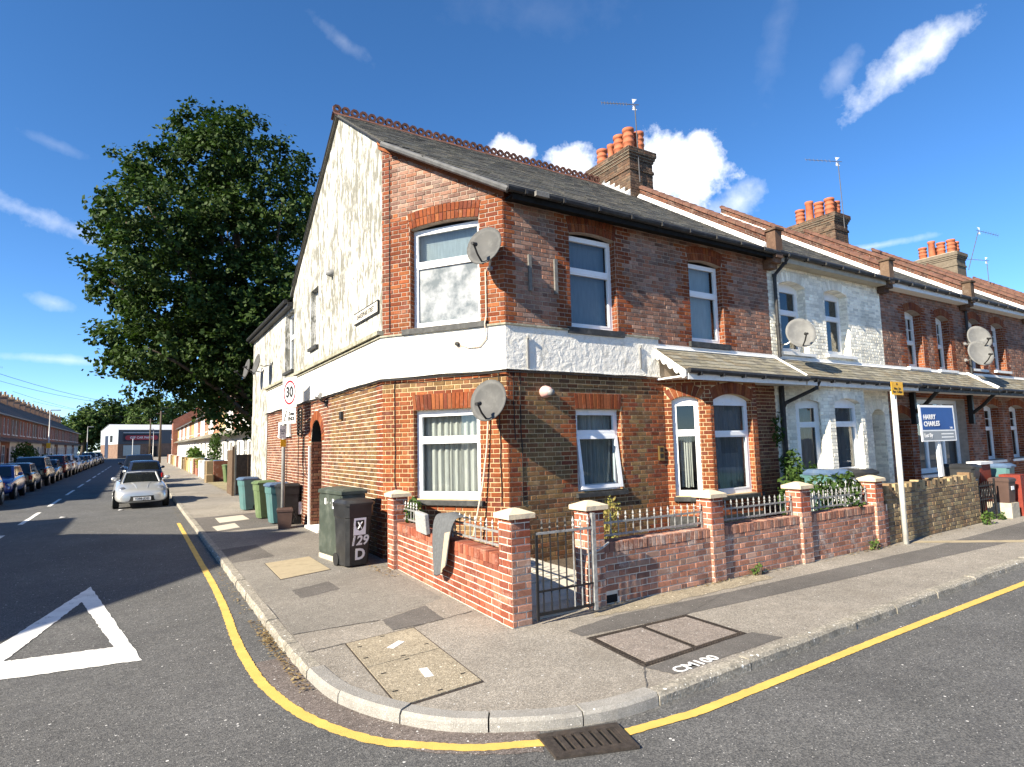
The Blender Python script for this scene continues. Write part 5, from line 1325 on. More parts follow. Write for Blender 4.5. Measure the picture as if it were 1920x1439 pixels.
H6 = terrace_house(30.4, 35.1, 'cream rendered terraced house at the far end of the row', [CREAM_R], CREAM_R, [(31, 31.9, 3.88, 5.34), (32.8, 33.7, 3.9, 5.34)], [(31.3, 32.3, 1.1, 2.7, .1), (33, 34.2, 1.1, 2.7, .1)], None, False, 40, WHITEW, detail=False, jamb=False)
for o in (H5, H6): pass
# canopy hips between the pairs and pipes
def pipe(house, pts, r_=.04, mat_=GUTTER, name='downpipe'):
    m = MB(); m.path(pts, r_, 8); 
    for p in pts[1:-1]:
        m.lathe([(r_*1.25, -.03), (r_*1.25, .03)], 8, Matrix.Translation(p))
    return m.build(name, mat_, house)
pipe(H2, [V(11.95, 7.66, 5.85), V(11.95, 7.75, 5.75), V(11.82, 7.93, 5.5), V(11.82, 7.93, 4.4), V(11.82, 7.93, 3.68)])
pipe(H2, [V(11.80, 7.93, 3.05), V(11.80, 7.93, 1.5), V(11.80, 7.93, .1)], .055)
pipe(H2, [V(12.1, 7.25, 3.1), V(12.08, 7.32, 2.95), V(11.82, 7.86, 2.68), V(11.80, 7.93, 2.55)], .04)
pipe(H4, [V(21.12, 7.7, 5.85), V(21.12, 7.92, 5.6), V(21.12, 7.92, 4.2), V(21.12, 7.92, 3.66)])
# lead roll where the two canopies meet
m = MB(); m.path([V(H1X+.02, 7.99, CZ1+.04), V(H1X+.02, 7.6, CZ0+.27), V(H1X+.02, 7.24, CZ0+.03)], .022, 6); m.build('lead_roll', LEADW, H2)
m = MB(); m.path([V(20.98, 7.99, CZ1+.04), V(20.98, 7.6, CZ0+.27), V(20.98, 7.24, CZ0+.03)], .05, 6); m.build('lead_roll', LEADW, H3)
# timber brackets under the canopy of the let house
for x in (17.45, 20.85):
    m = MB(); m.path([V(x, 7.3, 3.05), V(x, 7.62, 2.72), V(x, 7.96, 2.45)], .05, 6); m.box(x-.05, 7.86, 2.2, x+.05, 7.985, 3.05); m.build('canopy_bracket', IRON, H3)
# creeper on the white house
def leaf_cloud(m, c, rad, n, size, rnd, squash=1.0, up=.25):
    for i in range(n):
        d = Vector((rnd.gauss(0, 1), rnd.gauss(0, 1), rnd.gauss(0, 1))); d.normalize(); p = Vector(c)+Vector((d.x*rad[0], d.y*rad[1], d.z*rad[2]))*(rnd.random()**.4)
        nn = Vector((rnd.gauss(0, 1), rnd.gauss(0, 1), rnd.gauss(0, 1)+up)).normalized(); t = nn.orthogonal().normalized(); t = Matrix.Rotation(rnd.uniform(0, 6.28), 3, nn) @ t; b = nn.cross(t); s_ = size*rnd.uniform(.6, 1.3)
        m.poly([p-t*s_, p-b*s_*.55+nn*s_*.12, p+t*s_, p+b*s_*.55+nn*s_*.12])
def shrub(name, base, lobes, n, size, mat_, label, stems=6, seed=1, cat='shrub', group=None):
    rnd = random.Random(seed); t = empty(name, base, 0, label, cat, group); m = MB(); tot = sum(l[3]*l[4]*l[5] for l in lobes)
    for (x, y, z, rx, ry, rz) in lobes: leaf_cloud(m, (base[0]+x, base[1]+y, base[2]+z), (rx, ry, rz), int(n*rx*ry*rz/tot), size, rnd)
    m.build('foliage', mat_, t); m = MB()
    for i in range(stems):
        l = lobes[i % len(lobes)]; e = Vector(base)+V(l[0]+rnd.uniform(-.5, .5)*l[3], l[1]+rnd.uniform(-.5, .5)*l[4], l[2]+rnd.uniform(0, .5)*l[5]); b = Vector(base)+V(rnd.uniform(-.05, .05), rnd.uniform(-.05, .05), 0)
        m.path([b, b.lerp(e, .5)+V(rnd.uniform(-.05, .05), rnd.uniform(-.05, .05), .05), e], [.014, .010, .004], 5)
    m.build('stems', BARK, t); return t
shrub('creeper', (11.35, 7.5, .1), [(.05, 0, .6, .25, .3, .5), (.2, -.3, .95, .25, .25, .25), (.1, .1, 1.3, .25, .2, .35), (.1, .35, 2.0, .2, .1, .4)], 900, .055, LEAFB, 'dark leafy creeper climbing beside the bay of the corner house', 8, 3)
# ---------------------------------------------------------------- front garden of the corner house
GW = empty('garden_wall', (5.5, 5.6, PZ), 0, 'low red brick garden wall with capped piers and spiked railings round corner house', 'wall')
PL0, PL1 = V(3.445, 9.2, 0), V(3.295, 5.60, 0)
FWL = Fr(PL0, PL1-PL0); LWL = (PL1-PL0).length
FWF = Fr((0, 5.50, 0), (1, 0, 0)); WT = .77
m = MB()
m.fbox(FWL, .0, LWL, .0, WT, -.215, 0); m.fbox(FWF, 4.55, 10.9, .0, WT, -.215, 0)
gwall = m.build('wall_body', MORT_W, GW)
P = Pieces(gwall, 'brick', [GARDEN, GARDENF], 'wall_bricks', 300)
airb = hole(4.62, 4.80, .10, .19)
lay(P, FWL, 0, LWL, .09, WT-.112, lambda u, z, k: 0, seed=41); lay(P, FWF, 4.60, 10.9, .09, WT-.112, lambda u, z, k: 1, [airb], seed=42)
rnd = random.Random(4)
for fr_, a, b, mi in ((FWL, .12, LWL-.02, 0), (FWF, 4.62, 10.88, 1)):
    n = int((b-a)/.075)
    for k in range(n):     # brick-on-edge coping
        u = a+k*.075; put_brick(P, fr_, [(u+.004, WT-.108), (u+.071, WT-.108), (u+.071, WT), (u+.004, WT)], mi, .014, rnd)
        ft = Fr(fr_.p(0, WT, .012), fr_.U, -fr_.N); put_brick(P, ft, [(u+.004, .0), (u+.071, .0), (u+.071, .21), (u+.004, .21)], mi, .010, rnd)
PIERS = [(3.29, 5.38, .235, 0), (4.36, 5.46, .235, 1), (6.43, 5.46, .235, 1), (8.40, 5.46, .235, 1), (10.48, 5.46, .235, 1), (3.36, 8.93, .235, 0)]
PT = 1.17
for i, (x, y, w, mi) in enumerate(PIERS):
    m = MB(); m.box(x, y, 0, x+w, y+w, PT); pr = m.build('pier', MORT_W, GW)
    hi = PT
    for fr_ in (Fr((x, y, 0), (1, 0, 0)), Fr((x, y+w, 0), (0, -1, 0))):
        lay(P, fr_, 0, w, .09, hi, lambda u, z, k: 0 if (i in (0, 5) and abs(fr_.U.y) > .5) or z > .8 else 1, bond='stretcher', seed=50+i)
    m = MB(); e = .045; cx, cy = x+w/2, y+w/2; h = w/2+e
    b0 = [V(cx-h, cy-h, PT), V(cx+h, cy-h, PT), V(cx+h, cy+h, PT), V(cx-h, cy+h, PT)]; b1 = [p+V(0, 0, .05) for p in b0]; q = .03
    m.hexa(b0+b1); t = [V(cx-q, cy-q, PT+.10), V(cx+q, cy-q, PT+.10), V(cx+q, cy+q, PT+.10), V(cx-q, cy+q, PT+.10)]
    for j in range(4): m.poly([b1[j], b1[(j+1) % 4], t[(j+1) % 4], t[j]])
    m.poly(t); m.build('cap', CAPST, pr)
P.finish()
m = MB(); m.fbox(FWF, 4.625, 4.795, .095, .185, -.15, .003); m.build('air_hole', DARKHOLE, GW)
def railing(fr_, u0, u1, w=-.10, zb=.84, zt=.985, tip=1.11, mat_=IRONG, n=None, skip=None):
    m = MB(); m.fbox(fr_, u0, u1, zb-.012, zb+.012, w-.008, w+.008); m.fbox(fr_, u0, u1, zt-.012, zt+.012, w-.008, w+.008)
    for u in (u0+.02, u1-.02): m.fbox(fr_, u-.012, u+.012, WT, zt, w-.012, w+.012)
    rl = m.build('railing', mat_, GW); n = n or int((u1-u0)/.118); first = None
    for k in range(n):
        u = u0+(u1-u0)*(k+.7)/n
        m = MB(); m.tube(fr_.p(u, zb-.02, w), fr_.p(u, zt+.03, w), .008, None, 6)
        m.loft([[fr_.p(u+dx*s_, zt+dz, w+dy*s_) for dx, dy in ((-1, 0), (0, -1), (1, 0), (0, 1))] for dz, s_ in ((.02, .005), (.045, .018), (.06, .007), (.085, .016), (tip-zt, .001))])
        m.build('spike', mat_, rl)
    return rl
railing(FWF, 4.62, 6.42); railing(FWF, 6.68, 8.39); railing(FWF, 8.65, 10.47)
railing(FWL, .02, .86, n=7); railing(FWL, 2.1, LWL-.03, n=10)
# garden floor
GZ = .27
gp = structure(sheet('garden_path', [(3.50, 6.15), (4.9, 6.15), (4.95, 7.95), (4.55, 8.3), (3.62, 9.6), (3.52, 9.2)], CONC, GZ, None, 4, 0))
rr = random.Random(31)
for i in range(3):
    for j in range(7):
        x0, y0 = 3.53+i*.455, 6.17+j*.455
        if (V(x0+.22, y0+.22, 0)-A2).dot(FC.N) < .05 or y0 > 9: continue
        m = MB(); dz = rr.uniform(0, .012); m.bevbox(x0, y0, GZ-.01, x0+.44, y0+.44, GZ+.022+dz, .006); m.build('paving_slab', SLAB, gp)
m = MB(); m.poly([V(3.52, 5.80, PZ+.05), V(4.9, 5.80, PZ+.05), V(4.9, 6.16, GZ+.01), V(3.52, 6.16, GZ+.01)]); structure(m.build('garden_ramp', SLAB))
structure(sheet('garden_bed', [(4.9, 5.62), (11.4, 5.62), (11.4, 7.98), (4.95, 7.98)], SOIL, PZ+.016, None, 4, 0))
m = MB(); m.poly([V(3.52, 5.50, PZ+.008), V(4.38, 5.50, PZ+.008), V(4.38, 5.80, PZ+.06), V(3.52, 5.80, PZ+.06)]); m.poly([V(3.52, 5.50, PZ-.02), V(4.38, 5.50, PZ-.02), V(4.38, 5.50, PZ+.008), V(3.52, 5.50, PZ+.008)]); structure(m.build('gate_threshold', CONC))
# gate
gt = empty('garden_gate', (4.34, 5.56, PZ), 0, 'narrow spiked iron garden gate between two capped brick piers', 'gate')
FG = Fr((0, 5.56, 0), V(1, -.03, 0)); 
for (a, b, c, d, mt) in ((3.57, 4.32, .165, .195, IRON), (3.57, 4.32, .99, 1.015, IRONG), (3.57, 4.32, .40, .418, IRON)):
    m = MB(); m.fbox(FG, a, b, c, d, -.012+.12, .012+.12); m.build('rail', mt, gt)
m = MB(); m.fbox(FG, 4.30, 4.345, .12, 1.16, .10, .14); m.build('stile', IRONG, gt)
m = MB(); m.fbox(FG, 3.565, 3.59, .12, 1.02, .11, .13); m.build('stile', IRON, gt)
for k in range(7):
    u = 3.60+.70*(k+.5)/7; m = MB(); m.tube(FG.p(u, .17, .12), FG.p(u, 1.05, .12), .008, None, 6)
    m.loft([[FG.p(u+dx*s_, 1.0+dz, .12+dy*s_) for dx, dy in ((-1, 0), (0, -1), (1, 0), (0, 1))] for dz, s_ in ((.02, .005), (.05, .02), (.07, .008), (.10, .017), (.15, .001))]); m.build('spike', IRONG if k > 3 else IRON, gt)
m = MB(); pts = [V(4.30, 5.40, .70)]+[V(4.30+.34*t, 5.435, .70-.03*math.sin(PI*t)+.09*t) for t in (.2, .4, .6, .8, 1)]; m.path(pts, .013, 6); ch_ = m.build('gate_chain', STEEL); tag(ch_, 'short steel chain tying the gate to its brick pier', 'chain')
# draped carpet and a grey pad on the wall
def drape():
    prof = [(3.62, 1.04), (3.52, 1.10), (3.44, 1.11), (3.37, 1.06), (3.315, .98), (3.29, .86), (3.272, .72), (3.262, .58), (3.255, .46), (3.25, .34)]
    m = MB(); ny = 16; G = []
    for i, (x, z) in enumerate(prof):
        t = i/(len(prof)-1); yc = 7.02-.03*t; hw = .36*(1-t)+.20*t; row = []
        for j in range(ny+1):
            s_ = j/ny*2-1; fold = .025*math.sin(s_*5+t*2)*(t**.6)+.02*math.sin(s_*11)*t
            row.append(V(x-abs(fold)-.012-.03*t*(1-abs(s_)), yc+s_*hw, z+(.10*(s_**2)-.06*s_)*(t**2)-(.05*abs(s_) if i < 3 else 0)))
        G.append(row)
    n0 = len(m.v)
    for r_ in G: m.v += [tuple(p) for p in r_]
    for i in range(len(G)-1):
        for j in range(ny): a = n0+i*(ny+1)+j; m.f.append((a, a+1, a+ny+2, a+ny+1)); m.m.append(1 if (i > 4 and j < 5 and j > 0) else 0)
    return m
o = drape().build('draped_carpet', [CLOTHG, CLOTHB], None, True); tag(o, 'charcoal carpet offcut hung over the garden wall below the corner window', 'carpet')
md = o.modifiers.new('thick', 'SOLIDIFY'); md.thickness = .012; md = o.modifiers.new('sub', 'SUBSURF'); md.levels = md.render_levels = 1
m = MB(); T = Matrix.Translation((3.33, 7.72, .78)) @ Matrix.Rotation(.06, 4, 'X') @ Matrix.Rotation(-.12, 4, 'Y'); m.bevbox(-.035, -.17, 0, .035, .17, .27, .012, 0, T); o = m.build('foam_pad', GREYST); tag(o, 'square grey speckled pad propped on the garden wall beside the carpet', 'pad')

# ---------------------------------------------------------------- wheelie bins
def bin_parts(t, body_m, lid_m, w=.46, d=.52, h=.94, lid_open=0.0, wheels=True):
    m = MB()
    def ring_(z, sx, sy, oy=0, b=.05): x, y = w/2*sx, d/2*sy; return [V(-x+b, -y+oy, z), V(x-b, -y+oy, z), V(x, -y+b+oy, z), V(x, y-b+oy, z), V(x-b, y+oy, z), V(-x+b, y+oy, z), V(-x, y-b+oy, z), V(-x, -y+b+oy, z)]
    m.loft([ring_(.03, .80, .76, .03), ring_(.10, .83, .80, .025), ring_(h*.8, .95, .94, .0), ring_(h*.80+.01, .99, .98, 0), ring_(h*.86, 1.0, 1.0, 0), ring_(h, 1.02, 1.02, 0)])
    b = m.build('body', body_m, t, local=True); smooth_by_angle(b, 30)
    m = MB(); m.loft([ring_(h, 1.06, 1.09, -.012), ring_(h+.035, 1.08, 1.10, -.012), ring_(h+.05, 1.02, 1.04, -.012), ring_(h+.085, .86, .86, .0, .05)])
    l = m.build('lid', lid_m, t, local=True); smooth_by_angle(l, 25)
    m = MB(); m.tube(V(-w*.42, d/2+.07, h-.02), V(w*.42, d/2+.07, h-.02), .016, None, 8)
    for s_ in (-.36, 0, .36): m.box(w*s_-.02, d/2-.02, h-.05, w*s_+.02, d/2+.07, h+.0)
    m.build('handle', body_m, t, local=True)
    if wheels:
        for s_ in (-1, 1):
            m = MB(); T = Matrix.Translation((s_*w*.40, d*.36, .10)) @ Matrix.Rotation(PI/2, 4, 'Y'); m.lathe([(0, -.025), (.06, -.025), (.10, -.025), (.10, .025), (.06, .025), (0, .025)], 14, T); m.build('wheel', TYRE, t, local=True)
def wheelie_bin(x, y, rz, body, lid, label, group=None, z=PZ, s=1.0):
    t = empty('wheelie_bin', (x, y, z), rz, label, 'bin', group); bin_parts(t, body, lid); t.scale = (s, s, s)
    if s != 1.0: WM[t.name] = WM[t.name] @ Matrix.Diagonal((s, s, s, 1))
    return t
b129 = wheelie_bin(2.97, 9.68, .14, BLKP, BLKP, 'black wheelie bin painted 129 D beside the green cabinet', s=1.02)
FB = lambda bx, by, rz_: None
Mb = WM[b129.name] @ Matrix.Translation((0, -.2385, .0)) @ Matrix.Rotation(R2(90-4.4), 4, 'X')
def on_bin(zc, yo=0): return WM[b129.name] @ Matrix.Translation((yo, -.1737-.0936*zc-.005, zc)) @ Matrix.Rotation(R2(90+5.3), 4, 'X')
text('129', .20, CHALK, on_bin(.40), b129, 'painted_number', shear=.15, bold=.006); text('D', .23, CHALK, on_bin(.19, .02), b129, 'painted_number', bold=.008)
m = MB(); T = on_bin(.62); m.box(-.10, -.13, .0, .10, .13, .0015, 0, T); pl = m.build('council_sticker', STUMP, b129)
m = MB(); T = on_bin(.635)
shield = [(-.07, .08), (.07, .08), (.07, 0), (.045, -.055), (0, -.085), (-.045, -.055), (-.07, 0)]
m.poly([T @ V(x, y, .0025) for x, y in shield]); m.build('crest', PAINTK_S, pl)
m = MB()
for s_ in ((-.035, .055, .03, -.05), (.035, .055, -.03, -.05)): m.path([T @ V(s_[0], s_[1], .004), T @ V(s_[2], s_[3], .004)], .009, 4)
m.poly([T @ V(x*.3, y*.35+.015, .004) for x, y in shield]); m.build('crest_mark', STUMP, pl)
b = wheelie_bin(2.98, 20.55, -1.35, TEAL, BLUEL, 'teal wheelie bin with blue lid furthest from the black caddy, beside the green bin', s=1.0)
b = wheelie_bin(2.99, 17.75, -1.45, GREENP, GREENP, 'olive green wheelie bin with green lid between two teal bins')
b = wheelie_bin(3.06, 16.35, -1.5, TEAL, BLUEL, 'teal wheelie bin with blue lid next to the speed sign pole')
wheelie_bin(3.24, 15.95, -1.5, BLKP, BLKP, 'black wheelie bin half hidden behind the sign pole', s=.98)
for bx, by in ((2.98, 20.55), (2.99, 17.75), (3.06, 16.35)): pass
# brown food caddy by the pole
t = empty('food_caddy', (3.02, 15.2, PZ), -.2, 'small brown food waste caddy at the foot of the speed sign pole', 'caddy')
m = MB(); rg = lambda z, s_: [V(-.17*s_, -.19*s_, z), V(.17*s_, -.19*s_, z), V(.17*s_, .19*s_, z), V(-.17*s_, .19*s_, z)]
m.loft([rg(0, .82), rg(.40, 1.0)]); m.build('body', BROWNP, t, local=True); m = MB(); m.loft([rg(.40, 1.07), rg(.45, 1.07), rg(.47, .95)]); m.build('lid', BROWNP, t, local=True)
m = MB(); m.path([V(.19, -.1, .36), V(.26, -.02, .18), V(.22, .1, .36)], .012, 6); m.build('handle', BLKP, t, local=True)
# utility cabinet
t = empty('utility_cabinet', (2.995, 10.38, PZ), R2(-90+7.5), 'dark green roadside utility cabinet with double doors beside black bin', 'cabinet')
m = MB(); m.bevbox(-.47, -.22, 0, .47, .22, .08, .008); m.build('plinth', CONC, t, local=True)
m = MB(); m.bevbox(-.46, -.21, .08, .46, .21, 1.10, .012); m.build('case', CABG, t, local=True)
m = MB(); m.bevbox(-.485, -.235, 1.10, .485, .235, 1.16, .012); m.hexa([V(-.47, -.22, 1.16), V(.47, -.22, 1.16), V(.47, .22, 1.16), V(-.47, .22, 1.16), V(-.40, -.12, 1.19), V(.40, -.12, 1.19), V(.40, .18, 1.19), V(-.40, .18, 1.19)]); m.build('roof', CABG, t, local=True)
for s_ in (-1, 1):
    m = MB(); x0, x1 = (-.44, -.006) if s_ < 0 else (.006, .44); m.bevbox(x0, -.228, .12, x1, -.208, 1.07, .006); d_ = m.build('door', CABG, t, local=True)
    m = MB(); m.tube(V(s_*.06, -.235, .95), V(s_*.06, -.226, .95), .02, None, 10); m.build('lock', STEEL, d_, local=True)
    m = MB(); m.box(s_*.16-.03, -.231, .92 if s_ < 0 else .86, s_*.16+.03, -.2285, 1.02); m.build('sticker', STUMP, d_, local=True)

# ---------------------------------------------------------------- signs and poles
def pole(name, x, y, h, r, mat_, label, cat, lean=(0, 0)):
    t = empty(name, (x, y, PZ), 0, label, cat); m = MB(); m.path([V(x, y, PZ-.05), V(x+lean[0], y+lean[1], PZ+h)], r, 12); m.lathe([(r, 0), (0, .01)], 12, Matrix.Translation((x+lean[0], y+lean[1], PZ+h))); m.build('post', mat_, t, True); return t
t = pole('speed_sign', 3.05, 15.6, 3.66, .045, GREYPOST, 'grey pole with 30 speed limit and zone ends plate', 'sign')
f_ = Fr((3.05, 15.6, 0), V(.27, -.963, 0)); f_.O = f_.O+f_.N*.055
m = MB(); m.fbox(f_, .06, .72, 2.94, 3.68, 0, .006); a_ = m.build('limit_plate', PAINTW_S, t)
m = MB(); m.fbox(f_, .06, .72, 2.94, 3.68, -.01, -.001); m.build('plate_back', STEEL, a_)
m = MB(); n = 40; cu, cz = .39, 3.31
for i in range(n):
    a0, a1 = 2*PI*i/n, 2*PI*(i+1)/n; m.poly([f_.p(cu+.30*math.cos(a0), cz+.30*math.sin(a0), .0085), f_.p(cu+.30*math.cos(a1), cz+.30*math.sin(a1), .0085), f_.p(cu+.245*math.cos(a1), cz+.245*math.sin(a1), .0085), f_.p(cu+.245*math.cos(a0), cz+.245*math.sin(a0), .0085)])
m.build('red_ring', PAINTR_S, a_)
text('30', .36, PAINTK_S, f_.mat(cu, cz, .0095), a_, bold=.014)
m = MB(); m.fbox(f_, .06, .70, 2.56, 2.92, 0, .006); a_ = m.build('zone_plate', PAINTW_S, t)
text('Zone\nENDS', .125, PAINTK_S, f_.mat(.49, 2.73, .0095), a_, bold=.007)
m = MB(); n = 20
for (cz, rr) in ((2.82, .06), (2.69, .065)):
    for i in range(n):
        a0, a1 = 2*PI*i/n, 2*PI*(i+1)/n; m.poly([f_.p(.20+rr*math.cos(a0), cz+rr*math.sin(a0), .0085), f_.p(.20+rr*math.cos(a1), cz+rr*math.sin(a1), .0085), f_.p(.20+rr*.7*math.cos(a1), cz+rr*.7*math.sin(a1), .0085), f_.p(.20+rr*.7*math.cos(a0), cz+rr*.7*math.sin(a0), .0085)])
m.path([f_.p(.13, 2.62, .009), f_.p(.27, 2.88, .009)], .012, 4); m.build('struck_20', PAINTK_S, a_)
f2 = Fr((3.05, 15.6, 0), V(.93, .36, 0)); f2.O = f2.O+f2.N*.055
m = MB(); m.fbox(f2, -.16, .03, 2.20, 2.52, 0, .005); a_ = m.build('parking_plate', PAINTW_S, t); text('Permit\nholders\nonly', .045, PAINTK_S, f2.mat(-.065, 2.37, .007), a_)
m = MB(); m.fbox(f2, -.12, .03, 2.0, 2.18, 0, .005); a_ = m.build('warning_plate', SIGNY, t)
# white framed board on the wall behind the pole
t = empty('wall_board', (3.5, 17.8, 2.2), 0, 'white framed wall board behind the speed sign pole', 'board')
m = MB(); fx = Fr((3.53, 0, 0), (0, -1, 0))
for (a, b, c, d) in ((-18.5, -18.32, 2.35, 2.72), (-17.35, -17.15, 2.35, 2.72), (-18.32, -17.35, 2.64, 2.72), (-18.6, -17.05, 2.28, 2.35)): m.fbox(fx, a, b, c, d, 0, .06)
m.build('frame', WHITEW, t); m = MB(); m.fbox(fx, -18.32, -17.35, 2.35, 2.64, 0, .02); m.build('panel', GUTTER, t)
# yellow plate pole on the main-road pavement
t = pole('parking_sign', 11.22, 5.40, 2.62, .045, PALEPOST, 'pale pole with small yellow parking times plate by garden wall', 'sign')
f_ = Fr((11.05, 5.345, 0), V(1, -.02, 0)); m = MB(); m.fbox(f_, .0, .38, 2.63, 2.86, 0, .006); a_ = m.build('times_plate', SIGNY, t)
text('Mon - Sat\n8am - 6.30pm', .055, PAINTK_S, f_.mat(.19, 2.715, .0085), a_, bold=.001); m = MB(); m.lathe([(.022, 0), (0, .001)], 12, f_.mat(.19, 2.82, .007)); m.build('no_waiting_dot', PAINTK_S, a_)
# estate agent board
t = empty('letting_board', (14.9, 6.3, PZ), 0, 'blue and grey letting board on white post behind the old stock brick wall', 'board')
f_ = Fr((14.17, 6.3, 0), V(1, -.05, 0), V(-.045, 0, 1)); 
m = MB(); m.fbox(f_, .0, 1.40, 1.78, 2.56, 0, .02); a_ = m.build('board', PAINTW_S, t)
m = MB(); m.fbox(f_, .06, 1.34, 2.03, 2.51, .02, .023); b_ = m.build('blue_panel', SIGNB, a_); m = MB(); m.fbox(f_, .05, 1.35, 1.81, 2.0, .02, .023); m.build('grey_panel', SIGNG, a_)
text('HARRY\nCHARLES', .145, PAINTW_S, f_.mat(.12, 2.22, .0245), a_, 'lettering', 'LEFT', bold=.004); text('Property Specialists', .075, PAINTW_S, f_.mat(1.27, 2.075, .0245), a_, 'lettering', 'RIGHT'); text('Let By', .12, PAINTW_S, f_.mat(.10, 1.905, .0245), a_, 'lettering', 'LEFT', bold=.003)
for zz in (1.935, 1.865): m = MB(); m.fbox(f_, .78, 1.28, zz-.012, zz+.012, .023, .0245); m.build('small_print', PAINTW_S, a_)
m = MB(); m.fbox(f_, .66, .76, PZ, 2.3, -.07, -.002); m.build('post', WHITEW, t)

# ---------------------------------------------------------------- dishes and aerials
def dish(pos, wallp, size, label, face=(-.93, -.25, .30), group=None, mat_=DISH):
    pos = Vector(pos); n = Vector(face).normalized(); t = empty('satellite_dish', wallp, 0, label, 'satellite dish', group)
    u = Z3.cross(n).normalized(); v = n.cross(u); M_ = Matrix((u, v, n)).transposed().to_4x4(); M_.translation = pos
    m = MB(); rings = 5; seg = 24; G = []
    for i in range(rings+1):
        r_ = i/rings; G.append([M_ @ V(size*.5*r_*math.cos(2*PI*j/seg), size*.56*r_*math.sin(2*PI*j/seg), .12*size*r_*r_) for j in range(seg)])
    m.loft(G[1:], 0, True, False); c = len(m.v); m.v.append(tuple(M_ @ V(0, 0, 0)))
    for j in range(seg): m.f.append((c, (j+1) % seg, j)); m.m.append(0)
    o = m.build('reflector', mat_, t, True); md = o.modifiers.new('t', 'SOLIDIFY'); md.thickness = .012
    m = MB(); e = M_ @ V(0, -size*.50, .12*size); l = M_ @ V(0, -size*.28, size*.62); m.path([e-n*.05, e.lerp(l, .5)-v*.02, l], .016, 6); m.build('arm', GUTTER, t)
    m = MB(); d = (M_ @ V(0, 0, 0)-l).normalized(); m.path([l-d*.05, l+d*.02, l+d*.07], [.025, .025, .034], 8); m.build('receiver', GUTTER if size > .3 else GUTTER, t)
    m = MB(); w = Vector(wallp); b = pos-n*.05; m.path([b, b-n*.12, w+(b-w)*.25+V(0, 0, -.05), w], .018, 6); m.build('bracket', STEEL, t)
    m = MB(); m.tube(w-(w-b).normalized()*.02, w, .05, None, 8); m.build('wall_plate', STEEL, t)
    return t
dish(FC.p(2.20, 4.98, .36), FC.p(2.1, 4.75, .02), .60, 'grey satellite dish beside the upper splayed-corner window', (-.80, -.52, .30))
dish(FC.p(2.24, 2.58, .40), FC.p(2.12, 2.4, .02), .60, 'grey satellite dish beside the lower splayed-corner window', (-.80, -.52, .30))
dish((3.18, 20.3, 4.62), (3.53, 19.95, 4.65), .62, 'outer-edge grey dish on the white side wing, nearer its window', (-.98, -.10, .2))
dish((3.12, 21.9, 4.66), (3.53, 21.6, 4.60), .62, 'grey dish on the white side wing, at its far end', (-.98, -.10, .2))
dish((12.05, 7.58, 4.14), (12.0, 7.98, 3.98), .62, 'pale grey satellite dish on the white painted house', (-.62, -.75, .28), None, DISHP)
dish((20.75, 7.55, 4.66), (21.0, 7.98, 4.6), .68, 'upper of two pale dishes on the downpipe of the plum brick house', (-.55, -.80, .28), None, DISHP)
dish((20.45, 7.45, 4.18), (20.95, 7.98, 4.1), .70, 'lower of two pale dishes on the downpipe of the plum brick house', (-.55, -.80, .28), None, DISHP)
def aerial(base, top, boom, n, label, el=.09, group=None):
    base, top, boom = Vector(base), Vector(top), Vector(boom); t = empty('tv_aerial', base, 0, label, 'aerial', group)
    m = MB(); m.tube(base, top, .016, None, 6); m.build('mast', AERIAL, t)
    m = MB(); m.tube(top-boom*.12, top+boom, .011, None, 6); bm_ = m.build('boom', AERIAL, t)
    side = boom.normalized().cross(Z3).normalized(); sd = (side*.5+Z3*.85).normalized()
    for k in range(n):
        p = top+boom*(.25+.75*k/max(1, n-1)); m = MB(); m.tube(p-sd*el, p+sd*el, .006, None, 4); m.build('rod', AERIAL, bm_)
    m = MB(); c = top+boom*.06
    for s_ in (-1, 1): m.poly([c+Z3*s_*.02, c+Z3*s_*.16-boom*.12, c+Z3*s_*.16+boom*.02]); m.poly([c+Z3*s_*.02, c+Z3*s_*.16+boom*.02, c+Z3*s_*.16-boom*.12])
    m.build('reflector', LEADW, t); return t
aerial((11.48, 11.55, 9.0), (11.42, 11.55, 11.22), (-.78, .49, .08), 9, 'long rooftop TV aerial on the stack nearest the street corner')
aerial((21.5, 11.5, 9.4), (21.5, 11.55, 11.95), (-1.0, .62, .10), 7, 'rooftop TV aerial on the second stack along the terrace')
aerial((31.4, 11.5, 9.2), (32.3, 11.3, 11.1), (.75, -.46, -.25), 7, 'leaning rooftop TV aerial on the third stack along the terrace')
aerial((34.6, 11.9, 9.0), (34.6, 11.9, 10.2), (-.85, .53, .1), 5, 'small rooftop TV aerial past the third stack')

# ---------------------------------------------------------------- fronts of the neighbours
OW = empty('old_brick_wall', (13, 5.6, PZ), 0, 'mossy stock brick front wall with upright coping bricks beside parking sign', 'wall')
FO = Fr((0, 5.56, 0), V(1, .04, 0)); FO.O = V(0, 5.10, 0); m = MB(); m.fbox(FO, 10.98, 14.95, 0, .93, -.22, 0); ow = m.build('wall_body', MORT_G, OW)
P = Pieces(ow, 'brick', [OLDST], 'wall_bricks', 300)
lay(P, FO, 10.98, 14.95, .09, .93, lambda u, z, k: 0, seed=71, d=.014); 
f3 = Fr(FO.p(10.98, 0, -.22), -FO.N*-1 if False else FO.N); lay(P, f3, 0, .22, .09, .93, lambda u, z, k: 0, seed=72)
k = 0; u = 11.0
rr = random.Random(8)
while u < 14.86:
    hh = (1.075 if (k % 3) != 2 else .985)+rr.uniform(-.02, .02)+(.05 if u > 14.5 else 0); hh = 1.0 if (11.55 < u < 11.75) else hh
    m = MB(); m.hexa([FO.p(u+a_, z_, w_) for z_ in (.925, hh) for a_, w_ in ((0, .006), (.098, .006), (.098, -.21), (0, -.21))]); m.build('coping_brick', OLDST, OW)
    u += .108; k += 1
P.finish()
